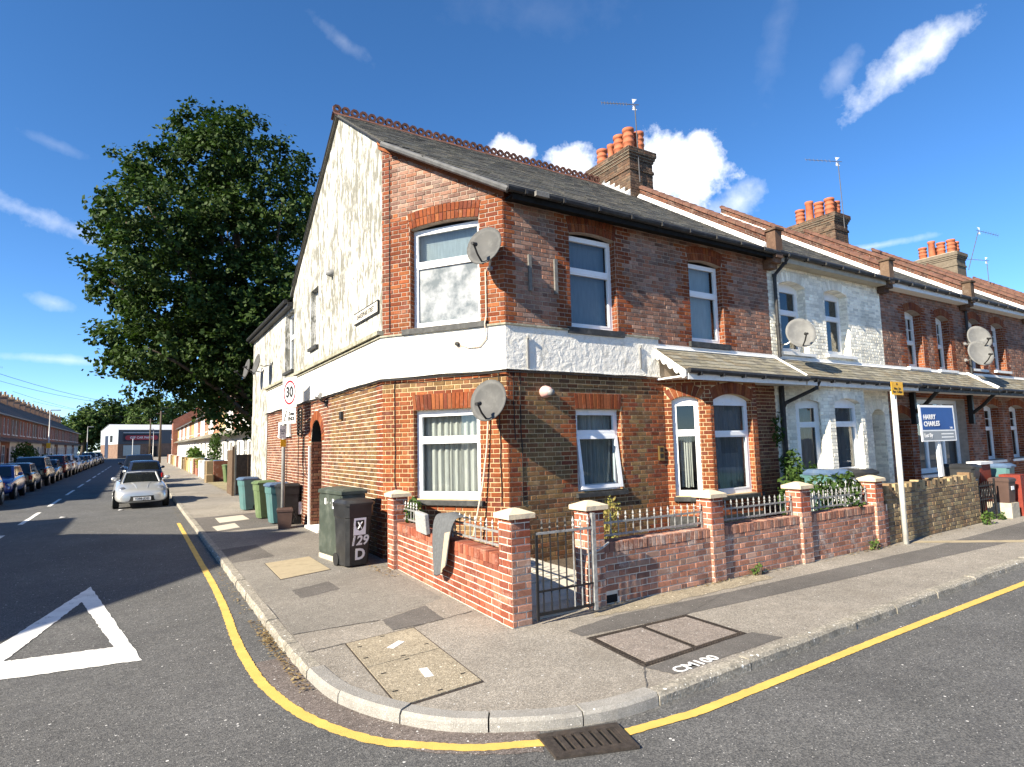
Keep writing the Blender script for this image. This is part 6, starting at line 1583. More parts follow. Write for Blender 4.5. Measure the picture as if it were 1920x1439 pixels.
# iron gate, red pier and bins at the frame's right
t = empty('iron_gate', (15.4, 5.75, PZ), 0, 'low black ornamental iron gate beside the mossy brick wall', 'gate'); FGa = Fr((0, 5.74, 0), (1, 0, 0))
m = MB(); m.fbox(FGa, 15.02, 15.05, .1, .95, 0, .03); m.fbox(FGa, 15.80, 15.83, .1, .95, 0, .03); m.fbox(FGa, 15.05, 15.80, .14, .17, 0, .02); m.fbox(FGa, 15.05, 15.80, .52, .55, 0, .02); m.fbox(FGa, 15.05, 15.80, .80, .83, 0, .02); m.build('frame', IRON, t)
for k in range(8):
    u = 15.05+.75*(k+.5)/8; m = MB(); m.tube(FGa.p(u, .15, .01), FGa.p(u, .92-.02*abs(k-3.5), .01), .009, None, 6); m.build('bar', IRON, t)
for k in range(6):
    u = 15.08+.75*(k+.4)/6; m = MB(); m.path([FGa.p(u+.045*math.cos(a), .665+.09*math.sin(a), .012) for a in [2*PI*i/14 for i in range(15)]], .007, 5); m.build('scroll', IRON, t)
bb = wheelie_bin(15.62, 6.25, .15, BLKP, BLKP, 'black wheelie bin with white numbers behind the iron gate', s=1.15)
def on_b2(zc): return WM[bb.name] @ Matrix.Translation((-.05, -.1737-.0936*zc-.005, zc)) @ Matrix.Rotation(R2(90+5.3), 4, 'X')
text('124\nVic', .16, CHALK, on_b2(.60), bb, 'painted_number', bold=.005)
t = empty('red_wall', (17.2, 5.8, PZ), 0, 'red painted brick pier and low wall at end of view', 'wall')
m = MB(); m.box(16.72, 5.55, 0, 17.15, 5.95, .98); m.build('pier', REDP, t); m = MB(); m.box(17.15, 5.62, 0, 21.0, 5.84, .62); m.build('wall_body', REDP, t); m = MB(); m.box(16.2, 6.1, 0, 16.75, 6.3, 1.22); m.build('inner_pier', REDP, t); m = MB(); m.box(16.16, 6.06, 1.22, 16.8, 6.34, 1.28); m.build('coping', WHITEW, t)
wheelie_bin(17.35, 6.2, .1, TEAL, BLUEL, 'teal wheelie bin with blue lid behind the red painted pier', s=1.1)
t = empty('food_caddy', (16.3, 5.75, PZ), 0, 'brown food waste caddy between iron gate and red pier', 'caddy'); m = MB(); m.loft([[V(x*s_, y*s_, z) for x, y in ((-.18, -.18), (.18, -.18), (.18, .18), (-.18, .18))] for z, s_ in ((.32, .85), (.78, 1.0))]); m.build('body', BROWNP, t, local=True); m = MB(); m.loft([[V(x*s_, y*s_, z) for x, y in ((-.18, -.18), (.18, -.18), (.18, .18), (-.18, .18))] for z, s_ in ((.78, 1.08), (.83, 1.08), (.86, .9))]); m.build('lid', BROWNP, t, local=True)
m = MB(); m.box(-.2, -.2, 0, .2, .25, .32); m.build('stand', CONC, t, local=True)
m = MB(); m.box(-.07, -.187, .60, .07, -.180, .68); m.build('label_sticker', STUMP, t, local=True)
wheelie_bin(10.95, 6.55, -.25, TEAL, BLUEL, 'teal wheelie bin with blue lid behind the spiked railings and shrub', s=1.22)
wheelie_bin(12.0, 6.6, .15, BLKP, BLKP, 'black wheelie bin behind last capped pier of garden wall', s=1.18)
PF = empty('picket_fence', (10.2, 6.05, PZ), 0, 'short white picket fence behind the garden railings', 'fence'); FP = Fr((0, 6.0, 0), V(1, .03, 0)); FP.O = V(0, 5.8, 0)
m = MB(); m.fbox(FP, 9.3, 11.3, .35, .42, -.05, -.02); m.fbox(FP, 9.3, 11.3, .92, .99, -.05, -.02); m.build('rail', WHITEW, PF)
for k in range(15):
    u = 9.32+k*.135; m = MB(); m.hexa([FP.p(u, .1, 0), FP.p(u+.085, .1, 0), FP.p(u+.085, .1, -.018), FP.p(u, .1, -.018), FP.p(u, 1.12, 0), FP.p(u+.085, 1.12, 0), FP.p(u+.085, 1.12, -.018), FP.p(u, 1.12, -.018)]); q = FP.p(u+.0425, 1.18, 0); q2 = FP.p(u+.0425, 1.18, -.018)
    m.poly([FP.p(u, 1.12, 0), FP.p(u+.085, 1.12, 0), q]); m.poly([FP.p(u+.085, 1.12, -.018), FP.p(u, 1.12, -.018), q2]); m.build('picket', WHITEW, PF)
shrub('leafy_shrub', (9.75, 5.85, PZ), [(0, 0, .55, .35, .2, .4), (.35, -.1, 1.05, .4, .2, .22), (-.2, 0, 1.05, .3, .2, .2), (.75, -.1, .9, .25, .15, .2), (.3, -.25, .7, .3, .12, .25)], 700, .05, LEAFB, 'leafy green shrub spilling through the garden railings', 10, 5)
shrub('dark_shrub', (10.9, 7.2, PZ), [(0, 0, .7, .35, .3, .6), (.1, -.2, 1.1, .3, .3, .3), (-.3, -.3, .8, .25, .25, .3)], 700, .055, LEAFB, 'dark shrub in the shade beside the bay window', 8, 6)
shrub('dry_plant', (6.15, 7.2, PZ), [(0, 0, .5, .16, .16, .4), (.05, -.05, .85, .14, .14, .2)], 420, .03, DRYPL, 'wispy yellow-green plant behind the front railings', 8, 7)
shrub('potted_plant', (3.62, 8.75, PZ+.55), [(0, 0, .3, .14, .14, .25)], 220, .04, LEAFB, 'small green plant behind the end pier of the garden wall', 5, 8)
for i, (x, y, n, lab) in enumerate([(14.75, 5.5, 160, 'small weed clump at the end of the mossy brick wall'), (15.75, 5.62, 70, 'small weed at the foot of the iron gate'), (7.3, 5.44, 40, 'tiny weed tuft at the middle of the garden wall foot'), (10.3, 5.44, 60, 'weed tuft under the last capped pier of the garden wall')]):
    shrub('weed', (x, y, PZ), [(0, 0, .07, .16, .06, .09)] if n < 100 else [(0, 0, .12, .22, .1, .16)], n, .032, LEAFY, lab, 4, 20+i)
m = MB(); rr = random.Random(6)
for k in range(26):
    a = rr.uniform(0, 6.3); p = V(4.25+rr.uniform(-.25, .25), 7.4+rr.uniform(-.3, .3), GZ+.03); m.path([p, p+V(.12*math.cos(a), .12*math.sin(a), rr.uniform(.05, .3)), p+V(.22*math.cos(a), .22*math.sin(a), rr.uniform(.02, .25))], .006, 4)
for k in range(10): x, y = 4.25+rr.uniform(-.3, .3), 7.4+rr.uniform(-.3, .3); z = GZ+.03; m.poly([V(x, y, z), V(x+.1, y+.03, z+rr.uniform(0, .15)), V(x+.12, y+.12, z+.1), V(x, y+.1, z+.02)], 1)
o = m.build('garden_debris', [BARK, LITTERW]); tag(o, 'heap of dead twigs and pale litter on the front garden path', 'debris', kind='stuff')
# ---------------------------------------------------------------- the side street beyond the corner house
def px_y(px, py, Y):
    d = c_r*((px-960)/FPX)-c_u*((py-719.5)/FPX)+c_f; return Vector((0, 0, CAM_H))+d*(Y/d.y)
def px_x(px, py, X):
    d = c_r*((px-960)/FPX)-c_u*((py-719.5)/FPX)+c_f; return Vector((0, 0, CAM_H))+d*(X/d.x)

def proc_brick(name, c1, c2, mort, sc=1.0):
    nb = NB(name); bt = nb.n('ShaderNodeTexBrick'); sep = nb.n('ShaderNodeSeparateXYZ'); nb.put(sep.inputs[0], nb.pos); cmb = nb.n('ShaderNodeCombineXYZ')
    nb.put(cmb.inputs[0], nb.math('ADD', sep.outputs[0], sep.outputs[1])); nb.put(cmb.inputs[1], sep.outputs[2]); nb.put(bt.inputs['Vector'], cmb.outputs[0])
    nb.put(bt.inputs['Color1'], c1); nb.put(bt.inputs['Color2'], c2); nb.put(bt.inputs['Mortar'], mort); bt.inputs['Scale'].default_value = 1.0; bt.inputs['Brick Width'].default_value = .225; bt.inputs['Row Height'].default_value = .075; bt.inputs['Mortar Size'].default_value = .008
    c = nb.mix(1.0, bt.outputs['Color'], nb.ramp(nb.noise(1.5, 4), [(.3, .8), (.7, 1.15)]), 'MULTIPLY'); return nb.bsdf(c, .9, 0, None, .2)
FBR = proc_brick('far_red_brick', (.30, .09, .05), (.22, .07, .045), (.30, .24, .19)); FBY = proc_brick('far_yellow_brick', (.50, .34, .12), (.42, .28, .10), (.40, .34, .25)); FBB = proc_brick('far_brown_brick', (.20, .11, .075), (.15, .085, .06), (.25, .21, .17)); FBO = proc_brick('far_orange_brick', (.42, .15, .06), (.36, .12, .05), (.4, .32, .24))
FWH = render_mat('far_white_wall', (.74, .73, .70), (.5, .48, .43), .3)
ROOFD = slate_mat('far_brown_tiles', [(.135, .08, .048), (.16, .095, .058), (.105, .066, .044)], .2)
DARKW = plain('far_window_glass', (.03, .035, .04), .08, 0, .1, spec=.7)
def far_house(xf, y0, y1, sx, wall, label, trimw=WHITEW, chim=True, gnd=None, group=None, cano=True, detail=True, eave=5.7, ridge=8.3, cap=POT, sash=True):
    """terrace house whose front is the plane x = xf and faces sx (+1 or -1)"""
    g = gz((y0+y1)/2); t = empty('terraced_house', (xf, (y0+y1)/2, g), 0, label, 'house', group); f_ = Fr((xf, y1 if sx < 0 else y0, g), (0, sx, 0)); L = y1-y0
    ups = [hole(L*.20, L*.20+.85, 3.75, 5.25, rev=.12), hole(L*.62, L*.62+.85, 3.75, 5.25, rev=.12)]; lo = [hole(L*.14, L*.14+1.9, .95, 2.65, rev=.12), hole(L*.70, L*.70+.95, .1, 2.4, rev=.4)]
    m = MB(); backing(m, f_, 0, L, -.3, 3.1, lo, 1 if gnd else 0, .12); backing(m, f_, 0, L, 3.1, eave, ups, 0, .12)
    xb = xf-sx*8.0; xm = xf-sx*4.0
    for yy_ in (y0, y1): m.poly([V(xf, yy_, g-.3), V(xb, yy_, g-.3), V(xb, yy_, g+eave), V(xm, yy_, g+ridge-.05), V(xf, yy_, g+eave)])
    m.poly([V(xb, y0, g-.3), V(xb, y1, g-.3), V(xb, y1, g+eave), V(xb, y0, g+eave)]); m.build('wall', [wall, gnd or wall], t)
    m = MB(); o = sx*.30; e = (ridge-eave)/4.0*.3
    m.poly([V(xf+o, y0, g+eave-e), V(xf+o, y1, g+eave-e), V(xm, y1, g+ridge), V(xm, y0, g+ridge)][::-sx]); m.poly([V(xb-o, y0, g+eave-e), V(xb-o, y1, g+eave-e), V(xm, y1, g+ridge), V(xm, y0, g+ridge)][::sx])
    m.poly([V(xf+o, y0, g+eave-e-.08), V(xf+o, y1, g+eave-e-.08), V(xf+o, y1, g+eave-e), V(xf+o, y0, g+eave-e)]); m.build('roof', ROOFD, t)
    m = MB(); m.box(min(xf+o, xf+o+sx*.12), y0, g+eave-e-.12, max(xf+o, xf+o+sx*.12), y1, g+eave-e); m.build('gutter', GUTG, t)
    for h in ups+lo[:1]:
        m = MB(); a, b, c, d = h['u0'], h['u1'], h['z0'], h['z1']
        for (q0, q1, q2, q3) in ((a, a+.07, c, d), (b-.07, b, c, d), (a, b, c, c+.07), (a, b, d-.07, d), (a, b, (c+d)/2-.03, (c+d)/2+.03)): m.fbox(f_, q0, q1, q2, q3, -.11, -.05)
        if b-a > 1.2: m.fbox(f_, (a+b)/2-.04, (a+b)/2+.04, c, d, -.11, -.05)
        m.fbox(f_, a-.08, b+.08, c-.10, c, -.1, .07); w = m.build('window', trimw, t)
        m = MB(); m.poly([f_.p(a, c, -.09), f_.p(b, c, -.09), f_.p(b, d, -.09), f_.p(a, d, -.09)]); m.build('pane', DARKW, w)
    h = lo[1]; m = MB(); m.fbox(f_, h['u0'], h['u1'], h['z0'], h['z1'], -.45, -.38); m.build('door', DARKIN, t)
    if cano:
        m = MB(); m.hexa([f_.p(0, 2.95, .70), f_.p(L, 2.95, .70), f_.p(L, 3.30, 0), f_.p(0, 3.30, 0), f_.p(0, 3.02, .70), f_.p(L, 3.02, .70), f_.p(L, 3.42, 0), f_.p(0, 3.42, 0)]); m.build('canopy', SLATE2 if sx < 0 else ROOFD, t)
    if chim:
        m = MB(); a, b = (xm-.9, xm+.9); m.box(a, y1-.38, g+ridge-1.1, b, y1+.38, g+ridge+.55); m.box(a-.07, y1-.45, g+ridge+.42, b+.07, y1+.45, g+ridge+.60); s_ = m.build('chimney_stack', FBB, t)
        for k in range(4): pot_mesh(a+.25+k*.43, y1, g+ridge+.58, .55, .14, k % 2, 8).build('chimney_pot', cap, s_, True)
    return t
wl_names = [(FBR, 'red brick'), (FBB, 'brown brick'), (FWH, 'white painted'), (FBR, 'red brick'), (FBY, 'yellow brick'), (FBB, 'brown brick'), (FBR, 'red brick')]
NTH = ['first', 'second', 'third', 'fourth', 'fifth', 'sixth', 'seventh', 'eighth', 'ninth', 'tenth', 'eleventh', 'twelfth', 'thirteenth', 'fourteenth', 'fifteenth', 'sixteenth', 'seventeenth', 'eighteenth', 'nineteenth', 'twentieth', 'twenty-first', 'twenty-second', 'twenty-third', 'twenty-fourth', 'twenty-fifth', 'twenty-sixth', 'twenty-seventh', 'twenty-eighth']
POTB = plain('buff_pot', (.42, .30, .17), .8, 0, .2)
LX = -10.7
for i in range(27):
    w, nm = [wl_names[1], wl_names[0], wl_names[3], wl_names[1], wl_names[6]][i % 5]
    far_house(LX, 29.5+4.7*i, 29.5+4.7*(i+1)-.001, 1, w, '%s terraced house in the shaded row, %s from the corner' % (nm, NTH[i]), gnd=FWH if i % 3 else None, group='shaded terrace across the side street', cap=POTB)
RX = 6.2
rw = [(FWH, 'white'), (FBR, 'red brick'), (FWH, 'white'), (FBY, 'yellow brick'), (FBO, 'orange brick'), (FWH, 'white'), (FBO, 'orange brick')]
for i in range(18):
    w, nm = rw[i % 7]
    far_house(RX, 41.5+4.7*i, 41.5+4.7*(i+1)-.001, -1, w, '%s terraced house in the sunlit row, %s from the big tree' % (nm, NTH[i]), gnd=FWH, group='sunlit terrace beyond the tree')
t = far_house(5.4, 126.3, 131, -1, FBR, 'tall red brick end house jutting from the sunlit row', chim=False, cano=False, eave=7.2, ridge=9.6)
# corner house across the side street, out of the photograph but casting its shadow
t = empty('opposite_corner_house', (-12, 12, 0), 0, 'brick corner house on the other side of the side street', 'house')
m = MB(); X0, X1 = -24, LX; ry, rz_, ev = 11.7, 8.64, 5.75
def zo(y): return rz_-(rz_-ev)/(16.75-ry)*abs(y-ry)
prof = [(7.1, 0), (16.65, 0), (16.65, ev), (ry, rz_), (7.1, zo(7.1))]
m.loft([[V(X0, y, z) for y, z in prof], [V(X1, y, z) for y, z in prof]]); m.box(-15, 16.65, 0, X1-.02, 21.4, 5.70); m.build('wall', FBR, t)
m = MB()
for s_ in (-1, 1):
    y1_ = ry+s_*5.1; m.poly([V(X0, ry, rz_+.06), V(X1+.1, ry, rz_+.06), V(X1+.1, y1_, zo(y1_)+.06), V(X0, y1_, zo(y1_)+.06)][::s_])
m.build('roof', ROOFD, t)
FX = Fr((X1, 0, 0), (0, 1, 0))
for (a, b, c, d) in ((9, 10, 3.8, 5.2), (13, 14, 3.8, 5.2), (9, 10.2, 1, 2.4), (18, 19, 3.8, 5.1), (13.4, 14.4, .1, 2.2)):
    m = MB(); m.fbox(FX, a, b, c, d, .0, .03); w = m.build('window', WHITEW, t); m = MB(); m.fbox(FX, a+.08, b-.08, c+.08, d-.08, .03, .034); m.build('pane', DARKW, w)
chimney(t, -14.2, -13.2, 11.0, 12.4, 8, 9.9, [(-13.7, 11.3, .5, .15, 0), (-13.7, 12.0, .5, .15, 0)], 5, 0, False)

# terrace on the camera's side of the main road (reflected in the windows)
for i in range(6):
    x0 = 20+4.8*i; x1 = x0+4.79; w, nm = wl_names[i % 7]; t = empty('terraced_house', ((x0+x1)/2, -11, 0), 0, '%s terraced house across the main road, %s along its row' % (nm, NTH[i]), 'house', 'terrace across the main road'); f_ = Fr((x1, -11, 0), (-1, 0, 0)); L = 4.79
    ups = [hole(.9, 1.8, 3.7, 5.2, rev=.1), hole(2.9, 3.8, 3.7, 5.2, rev=.1)]; lo = [hole(.6, 2.4, .9, 2.6, rev=.1), hole(3.3, 4.2, .1, 2.4, rev=.3)]
    m = MB(); backing(m, f_, 0, L, -.1, 3.1, lo); backing(m, f_, 0, L, 3.1, 5.7, ups); m.poly([V(x0, -19, -.1), V(x1, -19, -.1), V(x1, -19, 5.7), V(x0, -19, 5.7)])
    for xx in (x0, x1): m.poly([V(xx, -11, -.1), V(xx, -19, -.1), V(xx, -19, 5.7), V(xx, -15, 8.3), V(xx, -11, 5.7)])
    m.build('wall', w, t); m = MB(); m.poly([V(x0, -10.7, 5.5), V(x1, -10.7, 5.5), V(x1, -15, 8.35), V(x0, -15, 8.35)][::-1]); m.poly([V(x0, -19.3, 5.5), V(x1, -19.3, 5.5), V(x1, -15, 8.35), V(x0, -15, 8.35)]); m.build('roof', ROOFD, t)
    for h in ups+lo[:1]:
        a, b, c, d = h['u0'], h['u1'], h['z0'], h['z1']; m = MB()
        for q in ((a, a+.07, c, d), (b-.07, b, c, d), (a, b, c, c+.07), (a, b, d-.07, d)): m.fbox(f_, *q, -.1, -.04)
        w_ = m.build('window', WHITEW, t); m = MB(); m.poly([f_.p(a, c, -.08), f_.p(b, c, -.08), f_.p(b, d, -.08), f_.p(a, d, -.08)]); m.build('pane', DARKW, w_)
    m = MB(); m.fbox(f_, 3.3, 4.2, .1, 2.4, -.35, -.28); m.build('door', DARKIN, t)
# front walls and bins of the sunlit row
mats_g = [(OLDST, 'mossy stock brick'), (FWH, 'white rendered'), (FBR, 'red brick'), (CREAM_R, 'cream rendered'), (FBY, 'yellow brick')]
for i in range(13):
    y0 = 38.6+4.7*i+(2.9 if i == 0 else 0); y1 = 38.6+4.7*(i+1); mt, nm = mats_g[i % 5]; g = gz(y0)+PZ
    if i == 0: y0 = 41.2
    t = empty('front_wall', (3.8, y0, g), 0, 'low %s front wall, %s from the fenced yard' % (nm, NTH[i]), 'wall', 'front walls of the sunlit row')
    m = MB(); m.box(3.72, y0+.5, g-.2, 3.94, y1-1.2, g+.85); m.box(3.70, y0+.5, g+.85, 3.96, y1-1.2, g+.92); m.build('wall_body', mt, t)
    for yy_ in (y0+.25, y1-1.1): m = MB(); m.bevbox(3.62, yy_, g-.2, 4.0, yy_+.38, g+1.15, .02); m.build('pier', mt, t)
    if i < 7: wheelie_bin(4.45, y0+1.6, -1.5, [TEAL, GREENP, BLKP][i % 3], [BLUEL, GREENP, BLKP][i % 3], '%s wheelie bin behind the %s front wall of the sunlit row' % (['teal', 'green', 'black'][i % 3], NTH[i]), None, g, 1.15)
wheelie_bin(4.6, 36.8, -1.4, TEAL, TEAL, 'teal wheelie bin standing on the dry yard by the fence', None, gz(37)+PZ)
wheelie_bin(4.35, 37.3, -1.4, GREENP, GREENP, 'green wheelie bin standing on the dry yard by the fence', None, gz(37)+PZ)
structure(sheet('dry_yard', [(3.4, 29.5), (9, 29.5), (9, 41), (3.4, 41)], DRYGRASS, PZ+.09, None, 4, 0))
t = empty('yard_wall', (5, 38.6, PZ), 0, 'crumbling brick wall at the back of the dry yard', 'wall'); m = MB(); m.box(3.75, 38.6, 0, 7.5, 38.85, 1.35); m.build('wall_body', SIDEB, t); m = MB(); m.bevbox(3.3, 38.3, 0, 3.75, 38.75, .62, .06); m.build('stump_pier', OLDST, t)
# fence
t = empty('panel_fence', (4, 27.2, PZ), 0, 'brown panel fence with pale concrete posts past the white wing', 'fence')
for k, x in enumerate((3.42, 5.26)):
    m = MB(); m.box(x-.05, 27.15, 0, x+.05, 27.25, 2.15); m.build('concrete_post', CONC, t)
m = MB(); m.box(3.47, 27.18, .15, 5.21, 27.20, 1.75); pn = m.build('fence_panel', WOODD, t)
for k in range(14): z = .17+k*.113; m = MB(); m.hexa([V(3.47, 27.165, z), V(5.21, 27.165, z), V(5.21, 27.18, z), V(3.47, 27.18, z), V(3.47, 27.176, z+.12), V(5.21, 27.176, z+.12), V(5.21, 27.18, z+.12), V(3.47, 27.18, z+.12)]); m.build('slat', WOODD, pn)
for x in (3.9, 4.35, 4.8): m = MB(); m.box(x-.02, 27.14, .15, x+.02, 27.165, 1.75); m.build('batten', WOODD, pn)
m = MB(); m.box(3.36, 27.3, .1, 3.40, 29.1, 1.95); m.build('side_panel', WOODD, t); m = MB(); m.box(3.30, 27.05, 0, 3.38, 27.13, 2.1); m.build('timber_post', WOODD, t)

# ---------------------------------------------------------------- trees
def crown(lobes, n_leaf, size, seed, droop=.3, clump=28, cl_r=.38, squash=.8):
    rnd = random.Random(seed); m = MB(); A = sum(l[3]**2 for l in lobes); vs_ = m.v; fs = m.f; k = 0
    for (x, y, z, r_) in lobes:
        nc = max(3, int(n_leaf*r_*r_/A/clump))
        for c in range(nc):
            d = Vector((rnd.gauss(0, 1), rnd.gauss(0, 1), rnd.gauss(0, 1)+.15)).normalized(); rr = r_*(.55+.5*rnd.random()**.6); cc = Vector((x, y, z))+Vector((d.x, d.y, d.z*squash))*rr; cr = cl_r*rnd.uniform(.6, 1.3)
            for q in range(clump):
                e = Vector((rnd.gauss(0, .55), rnd.gauss(0, .55), rnd.gauss(0, .38)))*cr; p = cc+e
                nn = (d*.5+Vector((rnd.gauss(0, .55), rnd.gauss(0, .55), rnd.gauss(.55, .45)))).normalized(); t = nn.orthogonal().normalized(); t = Matrix.Rotation(rnd.uniform(0, 6.28), 3, nn) @ t; b = nn.cross(t); s_ = size*rnd.uniform(.65, 1.25)
                vs_ += [tuple(p-t*s_*.9), tuple(p-b*s_*.75+t*s_*.1-nn*s_*.15), tuple(p+t*s_), tuple(p+b*s_*.75+t*s_*.1-nn*s_*.15)]; fs.append((k, k+1, k+2, k+3)); k += 4; m.m.append(0)
    return m
def tree(name, base, lobes, n_leaf, size, seed, label, leaf, trunk_r=.3, group=None, limbs=9, fork=.35, cl_r=.38, clump=28):
    t = empty(name, base, 0, label, 'tree', group); rnd = random.Random(seed)
    crown(lobes, n_leaf, size, seed, cl_r=cl_r, clump=clump).build('crown', leaf, t)
    m = MB(); B = Vector(base); top = max(lobes, key=lambda l: l[2]); H = top[2]-B.z; f_ = B+V((top[0]-B.x)*.3, (top[1]-B.y)*.3, H*fork)
    m.path([B-V(0, 0, .2), B+V(0, 0, .3), B.lerp(f_, .5)+V(.05, 0, 0), f_, f_.lerp(Vector(top[:3]), .6), Vector(top[:3])], [trunk_r*1.5, trunk_r*1.1, trunk_r, trunk_r*.85, trunk_r*.45, .03], 10)
    for k in range(limbs):
        l = lobes[(k*3+1) % len(lobes)]; s_ = B.lerp(f_, rnd.uniform(.55, 1.0)); e = Vector(l[:3]); m.path([s_, s_.lerp(e, .4)+V(0, 0, .4), s_.lerp(e, .75)+V(0, 0, .3), e], [trunk_r*.45, trunk_r*.33, trunk_r*.2, .03], 7)
    m.build('trunk', BARK, t, True); return t
LB = [(375, 235, 48), (420, 238, 50), (335, 255, 34), (300, 330, 55), (250, 338, 42), (440, 330, 70), (515, 312, 55), (560, 320, 42), (380, 330, 80), (232, 415, 48), (200, 428, 38), (300, 440, 85), (420, 450, 100), (520, 420, 80), (565, 450, 52), (182, 520, 34), (235, 530, 66), (340, 560, 100), (450, 560, 105), (520, 560, 75), (222, 636, 40), (300, 655, 80), (400, 680, 100), (470, 700, 75), (230, 690, 36), (272, 722, 44), (345, 728, 60), (432, 762, 56), (472, 790, 52), (392, 765, 30), (470, 640, 90)]
rnd = random.Random(12); LBW = []
TY = 31.5
for (px, py, r_) in LB:
    p = px_y(px, py, TY); rad = r_*.026; LBW.append((p.x, TY+rnd.uniform(-1.2, 1.2), p.z, rad*.92))
    if r_ > 60:
        for s_ in (-1, 1): LBW.append((p.x+rnd.uniform(-.6, .6), TY+s_*rnd.uniform(1.8, 3.6), p.z+rnd.uniform(-.6, .6), rad*.85))
tree('broadleaf_tree', (5.6, 32.0, PZ), LBW, 80000, .115, 21, 'tall dark maple-like tree towering behind the corner house wing', LEAF, .34, limbs=14, fork=.28)
far_trees = [((150, 805, 30), (130, 815, 22), (165, 790, 24), (172, 815, 26)), ((192, 775, 28), (175, 790, 22), (212, 770, 18), (200, 800, 28)), ((235, 785, 30), (255, 775, 24), (225, 800, 26), (245, 805, 26)), ((285, 775, 34), (305, 765, 28), (290, 800, 34), (270, 790, 26)), ((335, 780, 34), (360, 770, 34), (345, 805, 34)), ((110, 830, 18), (122, 822, 18), (118, 842, 18))]
for i, lb in enumerate(far_trees):
    Yt = 186+6*(i % 3); W_ = [(lambda p: (p.x, Yt+random.Random(i).uniform(-2, 2), p.z, r_*.155))(px_y(px, py, Yt)) for px, py, r_ in lb]; c = sum(w[0] for w in W_)/len(W_)
    tree('woodland_tree', (c, Yt, gz(Yt)), W_, 4200, .42, 60+i, ['rounded green tree left of the warehouse', 'tall yellow-green tree above the warehouse gable', 'dense green tree above the warehouse sign', 'broad tree above the warehouse end by the lamp posts', 'tree behind the end of the sunlit row', 'small tree past the end of the shaded row'][i], LEAFF, .5, 'woodland at the street end', 6, .4, 1.1, 18)
m = MB(); crown([(-30+9*k, 206+(k % 3)*3, 5+((k*7) % 4), 5.5) for k in range(8)], 9000, .5, 77, cl_r=1.3).build('woodland', LEAFF); tag(bpy.data.objects['woodland'], 'far green woodland closing the end of the side street', 'woodland', kind='stuff')
shrub('front_garden_bush', (4.5, 61, gz(61)+PZ), [(0, 0, 1.0, .7, 1.2, .8), (-.3, -1, 1.5, .6, .9, .6)], 900, .14, LEAFY, 'spreading green bush in a front garden of the sunlit row', 6, 31)
shrub('climbing_bush', (4.9, 50, gz(50)+PZ), [(0, 0, 1.6, .5, 1.0, 1.2), (.1, 1, 2.4, .4, .7, .7)], 700, .11, LEAFB, 'tall thin climbing bush against a white house of the sunlit row', 6, 32)
shrub('yellow_bush', (3.75, 47.5, gz(47)+PZ), [(0, 0, .9, .35, .5, .4)], 300, .09, DRYPL, 'yellow flowering bush over a front wall of the sunlit row', 4, 33)
shrub('hedge', (-8.6, 69, gz(69)+PZ), [(0, 0, 1.4, 1.0, 1.6, 1.5), (0, 2, 1.2, .9, 1.5, 1.3)], 1200, .14, LEAFB, 'big dark hedge in front of the shaded row', 4, 34)
shrub('spiky_bush', (-8.5, 84, gz(84)+PZ), [(0, 0, .9, .9, 1.8, .8)], 700, .13, LEAFB, 'low spiky bush in front of the shaded row', 4, 35)

# ---------------------------------------------------------------- warehouse at the street end
wc = px_y(220, 857, 166); t = empty('warehouse', wc, 0, 'grey and white car parts warehouse closing the end of the street', 'warehouse')
a = R2(17); f_ = Fr(V(wc.x, wc.y, wc.z), V(math.cos(a), math.sin(a), 0)); WL, WD = 24, 13; fs_ = Fr(f_.p(0, 0, -WD), f_.N)
m = MB(); m.fbox(f_, 0, WL, -1, 2.9, -WD, -.02); m.build('brick_base', FBB, t)
m = MB(); m.fbox(f_, 0, WL, 2.9, 6.2, -WD, .1); m.poly([f_.p(0, 6.2, .1), f_.p(0, 6.2, -WD), f_.p(0, 7.6, -WD/2)]); m.build('cladding', CLADG, t)
m = MB(); m.poly([f_.p(-.03, 2.9, .1), f_.p(-.03, 2.9, -WD), f_.p(-.03, 6.2, -WD), f_.p(-.03, 7.6, -WD/2), f_.p(-.03, 6.2, .1)][::-1]); m.build('gable_cladding', CLADW, t)
m = MB(); m.poly([f_.p(-.2, 6.2, .3), f_.p(WL, 6.2, .3), f_.p(WL, 7.7, -WD/2), f_.p(-.2, 7.7, -WD/2)]); m.poly([f_.p(-.2, 6.2, -WD-.2), f_.p(WL, 6.2, -WD-.2), f_.p(WL, 7.7, -WD/2), f_.p(-.2, 7.7, -WD/2)][::-1]); m.build('roof', ROOFW, t)
m = MB(); m.fbox(f_, 1.0, 8.6, 3.5, 5.2, .1, .3); s_ = m.build('sign_board', plain('black_sign_board', (.012, .012, .025), .4), t)
m = MB(); pts = []
for i in range(24):
    an = 2*PI*i/24; pts.append(f_.p(4.8+(2.9 if math.cos(an) > 0 else -2.9)+.55*math.cos(an), 4.35+.55*math.sin(an), .315))
m.poly(pts); m.build('red_oval', plain('red_sign_print', (.38, .035, .045), .5), s_)
text('GSF CAR PARTS', .72, PAINTW_S, f_.mat(4.8, 4.35, .33), s_, 'lettering', sx=.98, bold=.01)
m = MB(); m.fbox(f_, 1.0, 8.6, 5.45, 5.57, .1, .3); m.build('lamp_bar', WHITEW, t)
m = MB(); m.fbox(f_, 1.1, 4.6, .2, 2.6, 0, .08); m.build('poster_board', plain('pale_poster', (.42, .45, .42), .6), t)
for k in range(4): m = MB(); m.fbox(f_, 11.2+k*1.2, 12.1+k*1.2, 3.9, 5.1, .1, .14); w = m.build('window', WHITEW, t); m = MB(); m.fbox(f_, 11.28+k*1.2, 12.02+k*1.2, 3.98, 5.02, .14, .15); m.build('pane', DARKW, w)
m = MB(); m.fbox(f_, 6.3, 8.2, -.8, 2.3, 0, .03); m.build('shutter_door', DARKIN, t)
